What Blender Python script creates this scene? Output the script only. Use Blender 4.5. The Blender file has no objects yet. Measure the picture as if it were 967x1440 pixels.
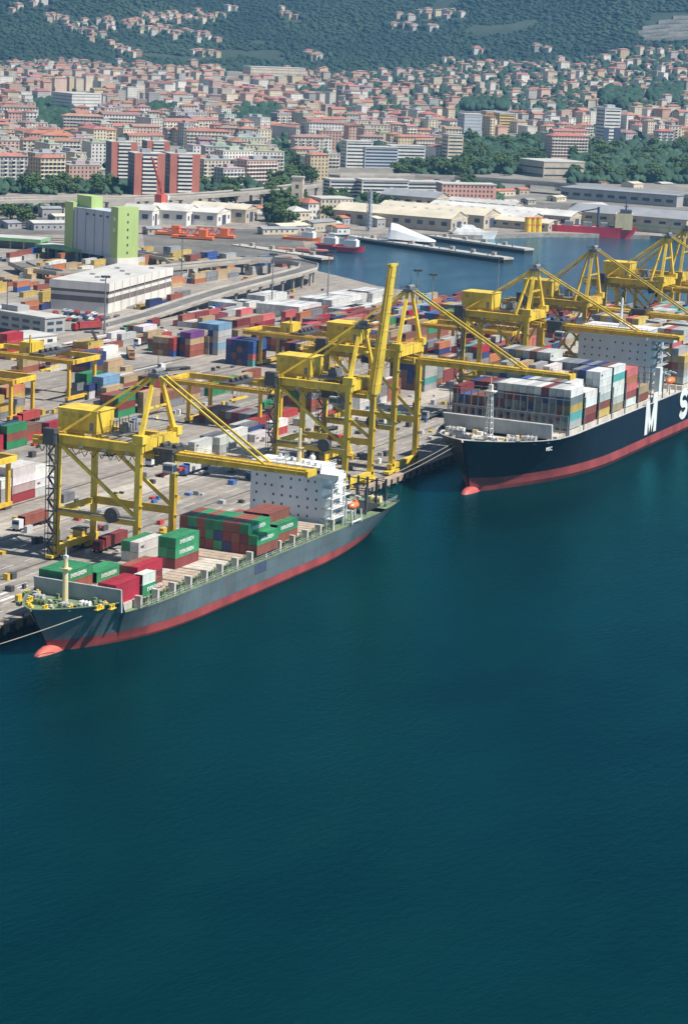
import bpy, math, random
import numpy as np
from mathutils import Matrix, Vector, geometry

random.seed(7)
SC = bpy.context.scene
COL = SC.collection

# ------------------------------------------------------------------ camera
# World: x runs along the quay (away from the camera), y inland, z up; z = 0 is the quay surface, the sea is at ZW.
CF, CCX, CCY, CH = 3383.13, 483.5, 720.0, 143.956
CYAW, CPIT, CROL, CX0, CY0 = 1.1438, 0.2050, 0.0455, -529.947, -299.500
ZW = -2.8
_fw = np.array([math.sin(CYAW) * math.cos(CPIT), math.cos(CYAW) * math.cos(CPIT), -math.sin(CPIT)])
_rt = np.array([math.cos(CYAW), -math.sin(CYAW), 0.0])
_up = np.cross(_rt, _fw)
_r2 = _rt * math.cos(CROL) + _up * math.sin(CROL)
_u2 = -_rt * math.sin(CROL) + _up * math.cos(CROL)
CAMP = np.array([CX0, CY0, CH])
cam = bpy.data.cameras.new('camera')
cam.sensor_fit = 'VERTICAL'
cam.sensor_height = 24.0
cam.lens = CF / 1440.0 * 24.0
cam.clip_start = 1.0
cam.clip_end = 40000.0
cam_o = bpy.data.objects.new('camera', cam)
COL.objects.link(cam_o)
cam_o.matrix_world = Matrix(((_r2[0], _u2[0], -_fw[0], CX0), (_r2[1], _u2[1], -_fw[1], CY0), (_r2[2], _u2[2], -_fw[2], CH), (0, 0, 0, 1)))
SC.camera = cam_o

# ------------------------------------------------------------------ light
SUN_EL, SUN_AZ = math.radians(54), math.radians(176)      # azimuth clockwise from +y
world = bpy.data.worlds.new('World')
SC.world = world
world.use_nodes = True
wn = world.node_tree
bg = wn.nodes['Background']
sky = wn.nodes.new('ShaderNodeTexSky')
sky.sky_type = 'NISHITA'
sky.sun_disc = False
sky.sun_elevation = SUN_EL
sky.sun_rotation = SUN_AZ
sky.air_density = 1.0
sky.dust_density = 0.4
sky.ozone_density = 2.0
wn.links.new(sky.outputs[0], bg.inputs[0])
bg.inputs[1].default_value = 0.05
sun = bpy.data.lights.new('sun', 'SUN')
sun.energy = 5.0
sun.angle = math.radians(0.53)
sun.color = (1.0, 0.95, 0.87)
sun_o = bpy.data.objects.new('sun', sun)
COL.objects.link(sun_o)
_sd = Vector((math.sin(SUN_AZ) * math.cos(SUN_EL), math.cos(SUN_AZ) * math.cos(SUN_EL), math.sin(SUN_EL)))
sun_o.rotation_euler = _sd.to_track_quat('Z', 'Y').to_euler()
sun_o.location = (0, -300, 600)
SC.view_settings.view_transform = 'Standard'
SC.view_settings.look = 'None'
SC.view_settings.exposure = 0.58
SC.view_settings.gamma = 1.0
HAZE = 0.000074
SC.cycles.max_bounces = 6
SC.cycles.diffuse_bounces = 2
SC.cycles.glossy_bounces = 3
SC.cycles.volume_bounces = 0
SC.cycles.use_denoising = True

# ------------------------------------------------------------------ surveying
def G(px, py, z=0.0):
    """point of the world at height z seen at a photo pixel"""
    d = _fw + _r2 * (px - CCX) / CF + _u2 * (CCY - py) / CF
    t = (z - CH) / d[2]
    p = CAMP + d * t
    return (float(p[0]), float(p[1]), float(z))

def P(p):
    d = np.array([p[0] - CX0, p[1] - CY0, p[2] - CH])
    zz = d @ _fw
    return (CCX + CF * (d @ _r2) / zz, CCY - CF * (d @ _u2) / zz, zz)

# column of the photo and horizon height as functions of the azimuth
_azs = np.linspace(CYAW - 0.6, CYAW + 0.6, 241)
_pp = []
for _a in _azs:
    _q = P((CX0 + math.sin(_a) * 1e7, CY0 + math.cos(_a) * 1e7, CH))
    _pp.append((_q[0], _q[1]))
_pp = np.array(_pp)

def az_of(px):
    return float(np.interp(px, _pp[:, 0], _azs))

def yh_of(px):
    return float(np.interp(px, _pp[:, 0], _pp[:, 1]))

_FX = [-400, 0, 120, 250, 330, 380, 480, 560, 620, 700, 800, 870, 967, 1400]
_FY = [86, 86, 88, 92, 94, 98, 104, 102, 96, 90, 88, 76, 66, 50]

class Noise2:
    def __init__(self, seed, n=64):
        self.t = np.random.RandomState(seed).rand(n, n)
        self.n = n
    def __call__(self, x, y):
        xi, yi = np.floor(x).astype(int), np.floor(y).astype(int)
        fx, fy = x - xi, y - yi
        fx, fy = fx * fx * (3 - 2 * fx), fy * fy * (3 - 2 * fy)
        n, t = self.n, self.t
        a, b = t[xi % n, yi % n], t[(xi + 1) % n, yi % n]
        c, d = t[xi % n, (yi + 1) % n], t[(xi + 1) % n, (yi + 1) % n]
        return (a * (1 - fx) + b * fx) * (1 - fy) + (c * (1 - fx) + d * fx) * fy

N1, N2 = Noise2(3), Noise2(9)

def terrain(x, y):
    """height of the town and the hills (0 on the harbour flats)"""
    x, y = np.asarray(x, float), np.asarray(y, float)
    dx, dy = x - CX0, y - CY0
    d = np.hypot(dx, dy)
    az = np.arctan2(dx, dy)
    px = np.interp(az, _azs, _pp[:, 0])
    yh = np.interp(az, _azs, _pp[:, 1])
    zf = CH - (np.interp(px, _FX, _FY) - yh) / CF * 4200
    s = np.clip((d - 1950) / 2250, 0, 1)
    z = zf * s ** 1.7
    h = np.clip(d - 4200, 0, None)
    k = np.clip(h / 700, 0, 1)
    z = z + 0.13 * h + k * (110 * N1(x / 620 + 7, y / 620) + 45 * N2(x / 210, y / 210) - 70)
    # a wooded spur on the left, a hollow in the middle
    z = z + 55 * np.exp(-((px - 60) / 150) ** 2 - ((d - 5000) / 420) ** 2)
    z = z - 25 * k * np.exp(-((px - 330) / 120) ** 2 - ((d - 5200) / 500) ** 2)
    z = z + 30 * np.exp(-((px - 930) / 110) ** 2 - ((d - 4700) / 350) ** 2)
    return z

def TG(px, py):
    """point of the land surface (flats, town or hills) seen at a photo pixel"""
    d = _fw + _r2 * (px - CCX) / CF + _u2 * (CCY - py) / CF
    t = np.arange(1300, 9000, 6.0)
    pts = CAMP[None] + d[None] * t[:, None]
    z = np.maximum(terrain(pts[:, 0], pts[:, 1]), 0)
    hit = np.nonzero(pts[:, 2] <= z)[0]
    i = hit[0] if len(hit) else len(t) - 1
    return (float(pts[i, 0]), float(pts[i, 1]), float(z[i]))

# ------------------------------------------------------------------ materials
def _mat(name):
    m = bpy.data.materials.new(name)
    m.use_nodes = True
    return m, m.node_tree, m.node_tree.nodes['Principled BSDF']

def N(t, kind, **kw):
    n = t.nodes.new(kind)
    for k, v in kw.items():
        if isinstance(v, tuple) and k.startswith('i'):
            pass
        setattr(n, k, v)
    return n

def noise(t, scale, detail=4, coord='Object', stretch=None, rough=0.6):
    tc = t.nodes.new('ShaderNodeTexCoord')
    n = t.nodes.new('ShaderNodeTexNoise')
    n.inputs['Scale'].default_value = scale
    n.inputs['Detail'].default_value = detail
    n.inputs['Roughness'].default_value = rough
    src = tc.outputs[coord]
    if coord == 'World':
        pass
    if stretch:
        mp = t.nodes.new('ShaderNodeMapping')
        mp.inputs['Scale'].default_value = stretch
        t.links.new(src, mp.inputs[0])
        src = mp.outputs[0]
    t.links.new(src, n.inputs['Vector'])
    return n.outputs['Fac']

def geo_noise(t, scale, detail=4, stretch=(1, 1, 1), rough=0.6):
    g = t.nodes.new('ShaderNodeNewGeometry')
    mp = t.nodes.new('ShaderNodeMapping')
    mp.inputs['Scale'].default_value = stretch
    n = t.nodes.new('ShaderNodeTexNoise')
    n.inputs['Scale'].default_value = scale
    n.inputs['Detail'].default_value = detail
    n.inputs['Roughness'].default_value = rough
    t.links.new(g.outputs['Position'], mp.inputs[0])
    t.links.new(mp.outputs[0], n.inputs['Vector'])
    return n.outputs['Fac']

def ramp(t, fac, stops):
    r = t.nodes.new('ShaderNodeValToRGB')
    el = r.color_ramp.elements
    while len(el) < len(stops):
        el.new(0.5)
    for e, (p, c) in zip(el, stops):
        e.position = p
        e.color = (c, c, c, 1) if isinstance(c, (int, float)) else (*c, 1)
    t.links.new(fac, r.inputs[0])
    return r.outputs[0]

def mixc(t, a, b, fac, blend='MIX'):
    m = t.nodes.new('ShaderNodeMix')
    m.data_type = 'RGBA'
    m.blend_type = blend
    for s, v in ((6, a), (7, b), (0, fac)):
        if isinstance(v, (int, float)):
            m.inputs[s].default_value = v if s == 0 else (v, v, v, 1)
        elif isinstance(v, tuple):
            m.inputs[s].default_value = (*v, 1)
        else:
            t.links.new(v, m.inputs[s])
    return m.outputs[2]

def paint(name, col, rough=0.5, metal=0.0, dirt=0.35, scale=0.35, rust=0.0):
    """painted metal / plaster: a base colour with blotches of grime and, if asked, rust runs"""
    m, t, b = _mat(name)
    f = geo_noise(t, scale, 6, (1, 1, 0.45))
    c = mixc(t, tuple(x * (1 - dirt) for x in col), tuple(min(1, x * (1 + dirt * 0.35)) for x in col), ramp(t, f, [(0.3, 0.0), (0.62, 1.0)]))
    if rust:
        r = geo_noise(t, 0.9, 8, (1, 1, 0.18), 0.7)
        c = mixc(t, c, (0.16, 0.06, 0.025), ramp(t, r, [(0.62, 0.0), (0.78, rust)]))
    t.links.new(c, b.inputs['Base Color'])
    b.inputs['Roughness'].default_value = rough
    b.inputs['Metallic'].default_value = metal
    return m

def hullpaint(name, col, rough, rust):
    """ship's side: plate seams, scuffs, vertical runs of rust and dirt"""
    m, t, b = _mat(name)
    g = t.nodes.new('ShaderNodeNewGeometry')
    sx = t.nodes.new('ShaderNodeSeparateXYZ')
    cx = t.nodes.new('ShaderNodeCombineXYZ')
    t.links.new(g.outputs['Position'], sx.inputs[0])
    t.links.new(sx.outputs['X'], cx.inputs['X'])
    t.links.new(sx.outputs['Z'], cx.inputs['Y'])
    br = t.nodes.new('ShaderNodeTexBrick')
    br.inputs['Scale'].default_value = 1.0
    br.inputs['Brick Width'].default_value = 9.0
    br.inputs['Row Height'].default_value = 2.4
    br.inputs['Mortar Size'].default_value = 0.09
    br.inputs['Mortar Smooth'].default_value = 0.6
    br.inputs['Color1'].default_value = (1.0, 1.0, 1.0, 1)
    br.inputs['Color2'].default_value = (0.88, 0.9, 0.92, 1)
    br.inputs['Mortar'].default_value = (0.7, 0.7, 0.7, 1)
    t.links.new(cx.outputs[0], br.inputs['Vector'])
    f = geo_noise(t, 0.09, 6, (1, 1, 0.8))
    c = mixc(t, tuple(x * 0.72 for x in col), tuple(x * 1.25 for x in col), ramp(t, f, [(0.3, 0.0), (0.68, 1.0)]))
    c = mixc(t, c, br.outputs['Color'], 0.9, 'MULTIPLY')
    st = geo_noise(t, 0.8, 5, (1, 1, 0.05), 0.7)
    c = mixc(t, c, tuple(min(1, x * 1.7 + 0.02) for x in col), ramp(t, st, [(0.56, 0.0), (0.72, 0.5)]))
    r = geo_noise(t, 0.5, 8, (1, 1, 0.09), 0.75)
    c = mixc(t, c, (0.15, 0.06, 0.03), ramp(t, r, [(0.56, 0.0), (0.72, rust)]))
    t.links.new(c, b.inputs['Base Color'])
    b.inputs['Roughness'].default_value = rough
    return m

def objpaint(name, rough=0.55, dirt=0.3, attr=None, scale=0.4, windows=False):
    """paint whose colour belongs to each object (or to each face through an attribute)"""
    m, t, b = _mat(name)
    if attr:
        a = t.nodes.new('ShaderNodeAttribute')
        a.attribute_name = attr
        base = a.outputs['Color']
    else:
        a = t.nodes.new('ShaderNodeObjectInfo')
        base = a.outputs['Color']
    f = geo_noise(t, scale, 6, (1, 1, 0.5))
    c = mixc(t, base, ramp(t, f, [(0.28, 1 - dirt), (0.62, 1.0)]), 1.0, 'MULTIPLY')
    if windows:      # rows of small dark openings, for walls too far away to build them
        uv = t.nodes.new('ShaderNodeUVMap')
        br = t.nodes.new('ShaderNodeTexBrick')
        br.offset = 0.0
        br.inputs['Scale'].default_value = 1.0
        br.inputs['Brick Width'].default_value = 3.1
        br.inputs['Row Height'].default_value = 3.1
        br.inputs['Mortar Size'].default_value = 0.95
        br.inputs['Mortar Smooth'].default_value = 0.0
        br.inputs['Color1'].default_value = (0.1, 0.11, 0.13, 1)
        br.inputs['Color2'].default_value = (0.28, 0.26, 0.24, 1)
        br.inputs['Mortar'].default_value = (1, 1, 1, 1)
        t.links.new(uv.outputs[0], br.inputs['Vector'])
        c = mixc(t, c, br.outputs['Color'], 0.55, 'MULTIPLY')
    t.links.new(c, b.inputs['Base Color'])
    b.inputs['Roughness'].default_value = rough
    return m

def glass(name, col=(0.03, 0.045, 0.06), rough=0.12):
    m, t, b = _mat(name)
    f = geo_noise(t, 0.5, 2)
    t.links.new(mixc(t, col, tuple(min(1, c * 2.2) for c in col), f), b.inputs['Base Color'])
    b.inputs['Roughness'].default_value = rough
    return m

M = {}
M['yellow'] = paint('crane_yellow', (0.77, 0.53, 0.05), 0.48, 0, 0.34, 0.3, rust=0.7)
M['boom_yellow'] = paint('boom_yellow', (0.70, 0.45, 0.035), 0.5, 0, 0.35, 0.3, rust=0.7)
M['yellow_old'] = paint('crane_yellow_weathered', (0.60, 0.40, 0.05), 0.55, 0, 0.35, 0.4, rust=0.8)
M['gantry'] = paint('gantry_yellow', (0.66, 0.42, 0.04), 0.5, 0, 0.3, 0.3, rust=0.7)
M['steel'] = paint('dark_steel', (0.085, 0.085, 0.09), 0.6, 0.2, 0.4)
M['grey'] = paint('grey_steel', (0.24, 0.245, 0.25), 0.55, 0.1, 0.3)
M['lightgrey'] = paint('light_grey_steel', (0.45, 0.46, 0.46), 0.5, 0.0, 0.25)
M['white'] = paint('white_paint', (0.78, 0.77, 0.74), 0.45, 0, 0.2, 0.3, rust=0.45)
M['cream'] = paint('cream_paint', (0.72, 0.58, 0.33), 0.5, 0, 0.2)
M['red'] = paint('red_paint', (0.52, 0.06, 0.045), 0.5, 0, 0.3)
M['hull_red'] = paint('antifouling_red', (0.33, 0.052, 0.05), 0.6, 0, 0.4, 0.12, rust=0.2)
M['bulb'] = paint('bulb_red', (0.50, 0.11, 0.08), 0.55, 0, 0.2)
M['bulb_dark'] = paint('bulb_dark_red', (0.48, 0.085, 0.08), 0.55, 0, 0.25)
M['hull_grey'] = hullpaint('hull_grey', (0.108, 0.137, 0.15), 0.45, 0.7)
M['shed_white'] = paint('shed_white_roof', (0.60, 0.585, 0.55), 0.8, 0, 0.25, 0.08, rust=0.25)
M['hull_black'] = hullpaint('hull_black', (0.006, 0.010, 0.020), 0.4, 0.25)
M['orange'] = paint('lifeboat_orange', (0.85, 0.20, 0.06), 0.4, 0, 0.1)
M['deck_green'] = paint('deck_green', (0.17, 0.23, 0.12), 0.7, 0, 0.4, 0.5, rust=0.9)
M['deck_tan'] = paint('hatch_tan', (0.44, 0.35, 0.27), 0.75, 0, 0.3, 0.35, rust=0.5)
M['deck_pale'] = paint('deck_pale', (0.56, 0.50, 0.43), 0.75, 0, 0.3, 0.35, rust=0.35)
M['super_shade'] = paint('superstructure_shaded_white', (0.60, 0.65, 0.72), 0.45, 0, 0.1, 0.2)  # white paint; the front's blue-grey sky shade is put into the colour
M['breakwater'] = paint('breakwater_grey', (0.30, 0.34, 0.38), 0.5, 0, 0.2)
M['glass'] = glass('window_glass')
M['rubber'] = paint('black_rubber', (0.022, 0.022, 0.024), 0.85, 0, 0.3)
M['concrete'] = paint('concrete', (0.36, 0.33, 0.29), 0.9, 0, 0.3, 0.12)
M['concrete_pale'] = paint('pale_concrete', (0.47, 0.43, 0.375), 0.9, 0, 0.25, 0.1)
M['quay_wall'] = paint('rusty_quay_wall', (0.42, 0.30, 0.215), 0.9, 0, 0.4, 0.2, rust=0.4)
M['rope'] = paint('mooring_rope', (0.42, 0.36, 0.28), 0.9, 0, 0.2)
M['mark'] = paint('white_road_paint', (0.66, 0.64, 0.60), 0.8, 0, 0.35, 0.6)
M['rail'] = paint('crane_rail', (0.12, 0.105, 0.09), 0.5, 0.6, 0.3)
M['silo_green'] = paint('silo_green', (0.40, 0.52, 0.19), 0.6, 0, 0.1, 0.1)
M['silo_grey'] = paint('silo_grey_blue', (0.47, 0.51, 0.57), 0.6, 0, 0.12, 0.1)
M['roof_green'] = paint('green_roof_edge', (0.20, 0.45, 0.20), 0.6, 0, 0.2)
M['flat_roof'] = paint('flat_roof_grey', (0.50, 0.49, 0.46), 0.85, 0, 0.2, 0.08)
M['shed_roof'] = paint('shed_roof_sand', (0.60, 0.54, 0.42), 0.8, 0, 0.2, 0.08)
M['shed_roof_grey'] = paint('shed_roof_slate', (0.27, 0.28, 0.30), 0.8, 0, 0.2, 0.08)
M['shed_wall'] = paint('shed_wall_beige', (0.47, 0.41, 0.32), 0.85, 0, 0.25, 0.15)
M['wall_white'] = paint('wall_white', (0.72, 0.69, 0.63), 0.85, 0, 0.15, 0.15)
M['wall_cream'] = paint('wall_cream', (0.66, 0.56, 0.42), 0.85, 0, 0.2, 0.15)
M['wall_grey'] = paint('wall_grey', (0.36, 0.36, 0.36), 0.85, 0, 0.2, 0.15)
M['brick_red'] = paint('brick_red', (0.47, 0.165, 0.12), 0.8, 0, 0.2, 0.15)
M['navy'] = paint('navy_wall', (0.06, 0.075, 0.13), 0.6, 0, 0.2)
M['tile_red'] = paint('red_roof_tiles', (0.46, 0.17, 0.10), 0.85, 0, 0.3, 0.12)
M['crane_red'] = paint('crane_red', (0.56, 0.10, 0.07), 0.55, 0, 0.25)
M['ship_crimson'] = paint('ship_crimson', (0.50, 0.03, 0.06), 0.45, 0, 0.2, 0.1)
M['tarp'] = paint('white_tarp', (0.86, 0.86, 0.86), 0.6, 0, 0.08)
M['blue'] = paint('blue_paint', (0.07, 0.16, 0.40), 0.5, 0, 0.2)
M['wall_yellow'] = paint('wall_yellow', (0.70, 0.50, 0.16), 0.8, 0, 0.15, 0.15)
M['wall_pink'] = paint('wall_pink', (0.60, 0.33, 0.26), 0.85, 0, 0.2, 0.15)
M['brick_dark'] = paint('brown_band', (0.19, 0.155, 0.14), 0.7, 0, 0.2, 0.15)
M['bark'] = paint('bark', (0.10, 0.075, 0.05), 0.9, 0, 0.3)
M['container'] = objpaint('container_paint', 0.5, 0.3)
M['container_mass'] = objpaint('container_paint_mass', 0.55, 0.3, attr='Col')
M['car'] = objpaint('car_paint', 0.3, 0.15)
M['house_wall'] = objpaint('house_plaster', 0.85, 0.22, scale=0.15)
M['house_wall_far'] = objpaint('house_plaster_far', 0.85, 0.22, scale=0.15, windows=True)
M['house_mass'] = objpaint('house_mass', 0.85, 0.22, attr='Col', scale=0.1, windows=True)
M['roof_own'] = objpaint('roof_covering', 0.85, 0.3, scale=0.2)

def leaf_mat(name, dark, light, attr=False):
    m, t, b = _mat(name)
    f = geo_noise(t, 0.25, 3)
    oi = t.nodes.new('ShaderNodeObjectInfo')
    c = mixc(t, dark, light, ramp(t, f, [(0.3, 0.0), (0.7, 1.0)]))
    if attr:
        a = t.nodes.new('ShaderNodeAttribute')
        a.attribute_name = 'Col'
        c = mixc(t, c, a.outputs['Color'], 1.0, 'MULTIPLY')
    else:
        c = mixc(t, c, mixc(t, (0.75, 0.8, 0.75), (1.25, 1.15, 1.0), oi.outputs['Random']), 1.0, 'MULTIPLY')
    t.links.new(c, b.inputs['Base Color'])
    b.inputs['Roughness'].default_value = 0.75
    b.inputs['Specular IOR Level'].default_value = 0.2
    if attr:                     # far foliage scatters light: soften the facets of the crowns
        g = t.nodes.new('ShaderNodeNewGeometry')
        vm = t.nodes.new('ShaderNodeVectorMath')
        vm.operation = 'MULTIPLY_ADD'
        vm.inputs[1].default_value = (0.4, 0.4, 0.4)
        vm.inputs[2].default_value = (0, 0, 0.6)
        nm = t.nodes.new('ShaderNodeVectorMath')
        nm.operation = 'NORMALIZE'
        t.links.new(g.outputs['Normal'], vm.inputs[0])
        t.links.new(vm.outputs[0], nm.inputs[0])
        t.links.new(nm.outputs[0], b.inputs['Normal'])
    return m

M['leaf'] = leaf_mat('foliage', (0.034, 0.072, 0.026), (0.085, 0.135, 0.045))
M['wood'] = leaf_mat('hill_wood', (0.019, 0.043, 0.034), (0.034, 0.064, 0.042), True)  # greens darkened towards blue; part of the hill haze is in this colour

# ------------------------------------------------------------------ mesh builder
class MB:
    def __init__(self):
        self.v, self.f, self.m = [], [], []
    def add(self, vs, fs, mi=0):
        o = len(self.v)
        self.v += [tuple(float(c) for c in p) for p in vs]
        self.f += [tuple(i + o for i in f) for f in fs]
        self.m += [mi] * len(fs)
        return self
    def hexa(self, b, t, mi=0):
        return self.add(list(b) + list(t), [(3, 2, 1, 0), (4, 5, 6, 7), (0, 1, 5, 4), (1, 2, 6, 5), (2, 3, 7, 6), (3, 0, 4, 7)], mi)
    def box(self, x0, x1, y0, y1, z0, z1, mi=0):
        return self.hexa([(x0, y0, z0), (x1, y0, z0), (x1, y1, z0), (x0, y1, z0)], [(x0, y0, z1), (x1, y0, z1), (x1, y1, z1), (x0, y1, z1)], mi)
    def bar(self, p, q, w, h=None, mi=0, w1=None, h1=None):
        h = w if h is None else h
        w1, h1 = w if w1 is None else w1, h if h1 is None else h1
        p, q = Vector(p), Vector(q)
        d = (q - p).normalized()
        up = Vector((0, 0, 1)) if abs(d.z) < 0.97 else Vector((0, 1, 0))
        s = d.cross(up).normalized()
        u = s.cross(d)
        a = [p + s * (sx * w / 2) + u * (sy * h / 2) for sx, sy in ((-1, -1), (1, -1), (1, 1), (-1, 1))]
        b = [q + s * (sx * w1 / 2) + u * (sy * h1 / 2) for sx, sy in ((-1, -1), (1, -1), (1, 1), (-1, 1))]
        return self.hexa(a, b, mi)
    def tube(self, p, q, r, r1=None, n=8, mi=0, cap=True):
        r1 = r if r1 is None else r1
        p, q = Vector(p), Vector(q)
        d = (q - p).normalized()
        up = Vector((0, 0, 1)) if abs(d.z) < 0.97 else Vector((0, 1, 0))
        s = d.cross(up).normalized()
        u = s.cross(d)
        vs = []
        for c, rr in ((p, r), (q, r1)):
            for i in range(n):
                a = 2 * math.pi * i / n
                vs.append(c + s * (math.cos(a) * rr) + u * (math.sin(a) * rr))
        fs = [(i, (i + 1) % n, n + (i + 1) % n, n + i) for i in range(n)]
        if cap:
            fs += [tuple(range(n))[::-1], tuple(range(n, 2 * n))]
        return self.add(vs, fs, mi)
    def prism(self, poly, z0, z1, mi=0, mi_top=None):
        n = len(poly)
        vs = [(x, y, z0) for x, y in poly] + [(x, y, z1) for x, y in poly]
        self.add(vs, [(i, (i + 1) % n, n + (i + 1) % n, n + i) for i in range(n)], mi)
        return self.add([(x, y, z1) for x, y in poly], [tuple(range(n))], mi if mi_top is None else mi_top)
    def ball(self, c, rx, ry, rz, nu=10, nv=6, mi=0):
        vs, fs = [], []
        for j in range(nv + 1):
            th = math.pi * j / nv
            for i in range(nu):
                a = 2 * math.pi * i / nu
                vs.append((c[0] + rx * math.sin(th) * math.cos(a), c[1] + ry * math.sin(th) * math.sin(a), c[2] + rz * math.cos(th)))
        for j in range(nv):
            for i in range(nu):
                fs.append((j * nu + i, (j + 1) * nu + i, (j + 1) * nu + (i + 1) % nu, j * nu + (i + 1) % nu))
        return self.add(vs, fs, mi)
    def xf(self, loc=(0, 0, 0), rz=0.0):
        c, s = math.cos(rz), math.sin(rz)
        self.v = [(loc[0] + x * c - y * s, loc[1] + x * s + y * c, loc[2] + z) for x, y, z in self.v]
        return self
    def mesh(self, name, mats, smooth=False):
        me = bpy.data.meshes.new(name)
        me.from_pydata(self.v, [], self.f)
        for m in (mats if isinstance(mats, (list, tuple)) else [mats]):
            me.materials.append(m)
        if any(self.m):
            me.polygons.foreach_set('material_index', self.m)
        if smooth:
            me.polygons.foreach_set('use_smooth', [True] * len(me.polygons))
        me.update()
        return me
    def build(self, name, mats, parent=None, smooth=False, kind=None, label=None):
        return link(name, self.mesh(name, mats, smooth), parent, kind=kind, label=label)

def link(name, me, parent=None, loc=None, rz=0.0, kind=None, label=None, color=None):
    o = bpy.data.objects.new(name, me)
    COL.objects.link(o)
    if parent is not None:
        o.parent = parent
    if loc is not None:
        o.location = loc
    if rz:
        o.rotation_euler = (0, 0, rz)
    if kind:
        o['kind'] = kind
    if label:
        o['label'] = label
    if color is not None:
        o.color = (*color, 1)
    return o

def tag(o, label, cat, group=None):
    o['label'] = label
    o['category'] = cat
    if group:
        o['group'] = group
    return o

def thing(name, label, cat, loc=(0, 0, 0), rz=0.0, group=None):
    o = bpy.data.objects.new(name, None)
    o.empty_display_size = 0.5
    COL.objects.link(o)
    o.location = loc
    o.rotation_euler = (0, 0, rz)
    return tag(o, label, cat, group)

def kids(o):
    return [c for c in list(bpy.data.objects) if c.parent == o]

ORD = ['first', 'second', 'third', 'fourth', 'fifth', 'sixth', 'seventh', 'eighth', 'ninth', 'tenth', 'eleventh', 'twelfth', 'thirteenth', 'fourteenth', 'fifteenth', 'sixteenth', 'seventeenth', 'eighteenth', 'nineteenth', 'twentieth']

def ordn(i):
    if i < 20:
        return ORD[i]
    n = i + 1
    return '%d%s' % (n, 'th' if 10 <= n % 100 <= 20 else {1: 'st', 2: 'nd', 3: 'rd'}.get(n % 10, 'th'))

def box_part(name, mat, parent, *a):
    return MB().box(*a).build(name, mat, parent)

def bar_part(name, mat, parent, p, q, w, h=None, **k):
    return MB().bar(p, q, w, h, **k).build(name, mat, parent)

# ------------------------------------------------------------------ water, land, terrain
def water_mat():
    m, t, b = _mat('sea_water')
    g = t.nodes.new('ShaderNodeNewGeometry')
    big = geo_noise(t, 0.006, 3, (1, 1.6, 1))
    mid = geo_noise(t, 0.03, 4, (1, 1.8, 1))
    c = mixc(t, (0.0002, 0.0122, 0.0162), (0.0004, 0.0215, 0.0250), ramp(t, big, [(0.35, 0.0), (0.65, 1.0)]))
    c = mixc(t, c, (0.0008, 0.0265, 0.0250), ramp(t, mid, [(0.45, 0.0), (0.8, 0.5)]))
    sx = t.nodes.new('ShaderNodeSeparateXYZ')                     # basin behind the terminal: sky and hill reflection painted in as paler blue
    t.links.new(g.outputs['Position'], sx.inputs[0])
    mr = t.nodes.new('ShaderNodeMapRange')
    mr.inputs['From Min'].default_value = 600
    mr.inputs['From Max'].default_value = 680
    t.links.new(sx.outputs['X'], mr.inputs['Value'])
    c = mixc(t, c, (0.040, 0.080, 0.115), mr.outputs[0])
    t.nodes.remove(b)
    df = t.nodes.new('ShaderNodeBsdfDiffuse')
    gl = t.nodes.new('ShaderNodeBsdfAnisotropic')
    t.links.new(mixc(t, (0.08, 0.60, 0.74), (0.55, 0.85, 1.0), mr.outputs[0]), gl.inputs['Color'])      # gloss tinted blue-green; paler in the basin, for its painted sky reflection
    wr = geo_noise(t, 0.012, 4, (1, 3.2, 1))                       # cat's-paws: calmer and rougher lanes
    t.links.new(ramp(t, wr, [(0.38, 0.02), (0.66, 0.13)]), gl.inputs['Roughness'])
    fr = t.nodes.new('ShaderNodeFresnel')
    fr.inputs['IOR'].default_value = 1.22
    mx = t.nodes.new('ShaderNodeMixShader')
    t.links.new(c, df.inputs['Color'])
    t.links.new(fr.outputs[0], mx.inputs[0])
    t.links.new(df.outputs[0], mx.inputs[1])
    t.links.new(gl.outputs[0], mx.inputs[2])
    t.links.new(mx.outputs[0], t.nodes['Material Output'].inputs['Surface'])
    def nz(scale, st, rot, det=3):
        mp = t.nodes.new('ShaderNodeMapping')
        mp.inputs['Scale'].default_value = st
        mp.inputs['Rotation'].default_value = (0, 0, math.radians(rot))
        n = t.nodes.new('ShaderNodeTexNoise')
        n.inputs['Scale'].default_value = scale
        n.inputs['Detail'].default_value = det
        n.inputs['Roughness'].default_value = 0.55
        t.links.new(g.outputs['Position'], mp.inputs[0])
        t.links.new(mp.outputs[0], n.inputs['Vector'])
        return n.outputs['Fac']
    a1, a2, a3 = nz(0.30, (1, 2.2, 1), 35), nz(1.25, (1, 1.9, 1), 52), nz(0.05, (1, 1.5, 1), 20, 2)
    ad = t.nodes.new('ShaderNodeMath'); ad.operation = 'MULTIPLY_ADD'
    t.links.new(a2, ad.inputs[0]); ad.inputs[1].default_value = 0.55; t.links.new(a1, ad.inputs[2])
    ad2 = t.nodes.new('ShaderNodeMath'); ad2.operation = 'MULTIPLY_ADD'
    t.links.new(a3, ad2.inputs[0]); ad2.inputs[1].default_value = 0.9; t.links.new(ad.outputs[0], ad2.inputs[2])
    bp = t.nodes.new('ShaderNodeBump')
    bp.inputs['Strength'].default_value = 0.75
    bp.inputs['Distance'].default_value = 0.24
    t.links.new(ad2.outputs[0], bp.inputs['Height'])
    t.links.new(bp.outputs[0], gl.inputs['Normal'])
    t.links.new(bp.outputs[0], fr.inputs['Normal'])
    return m

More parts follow.
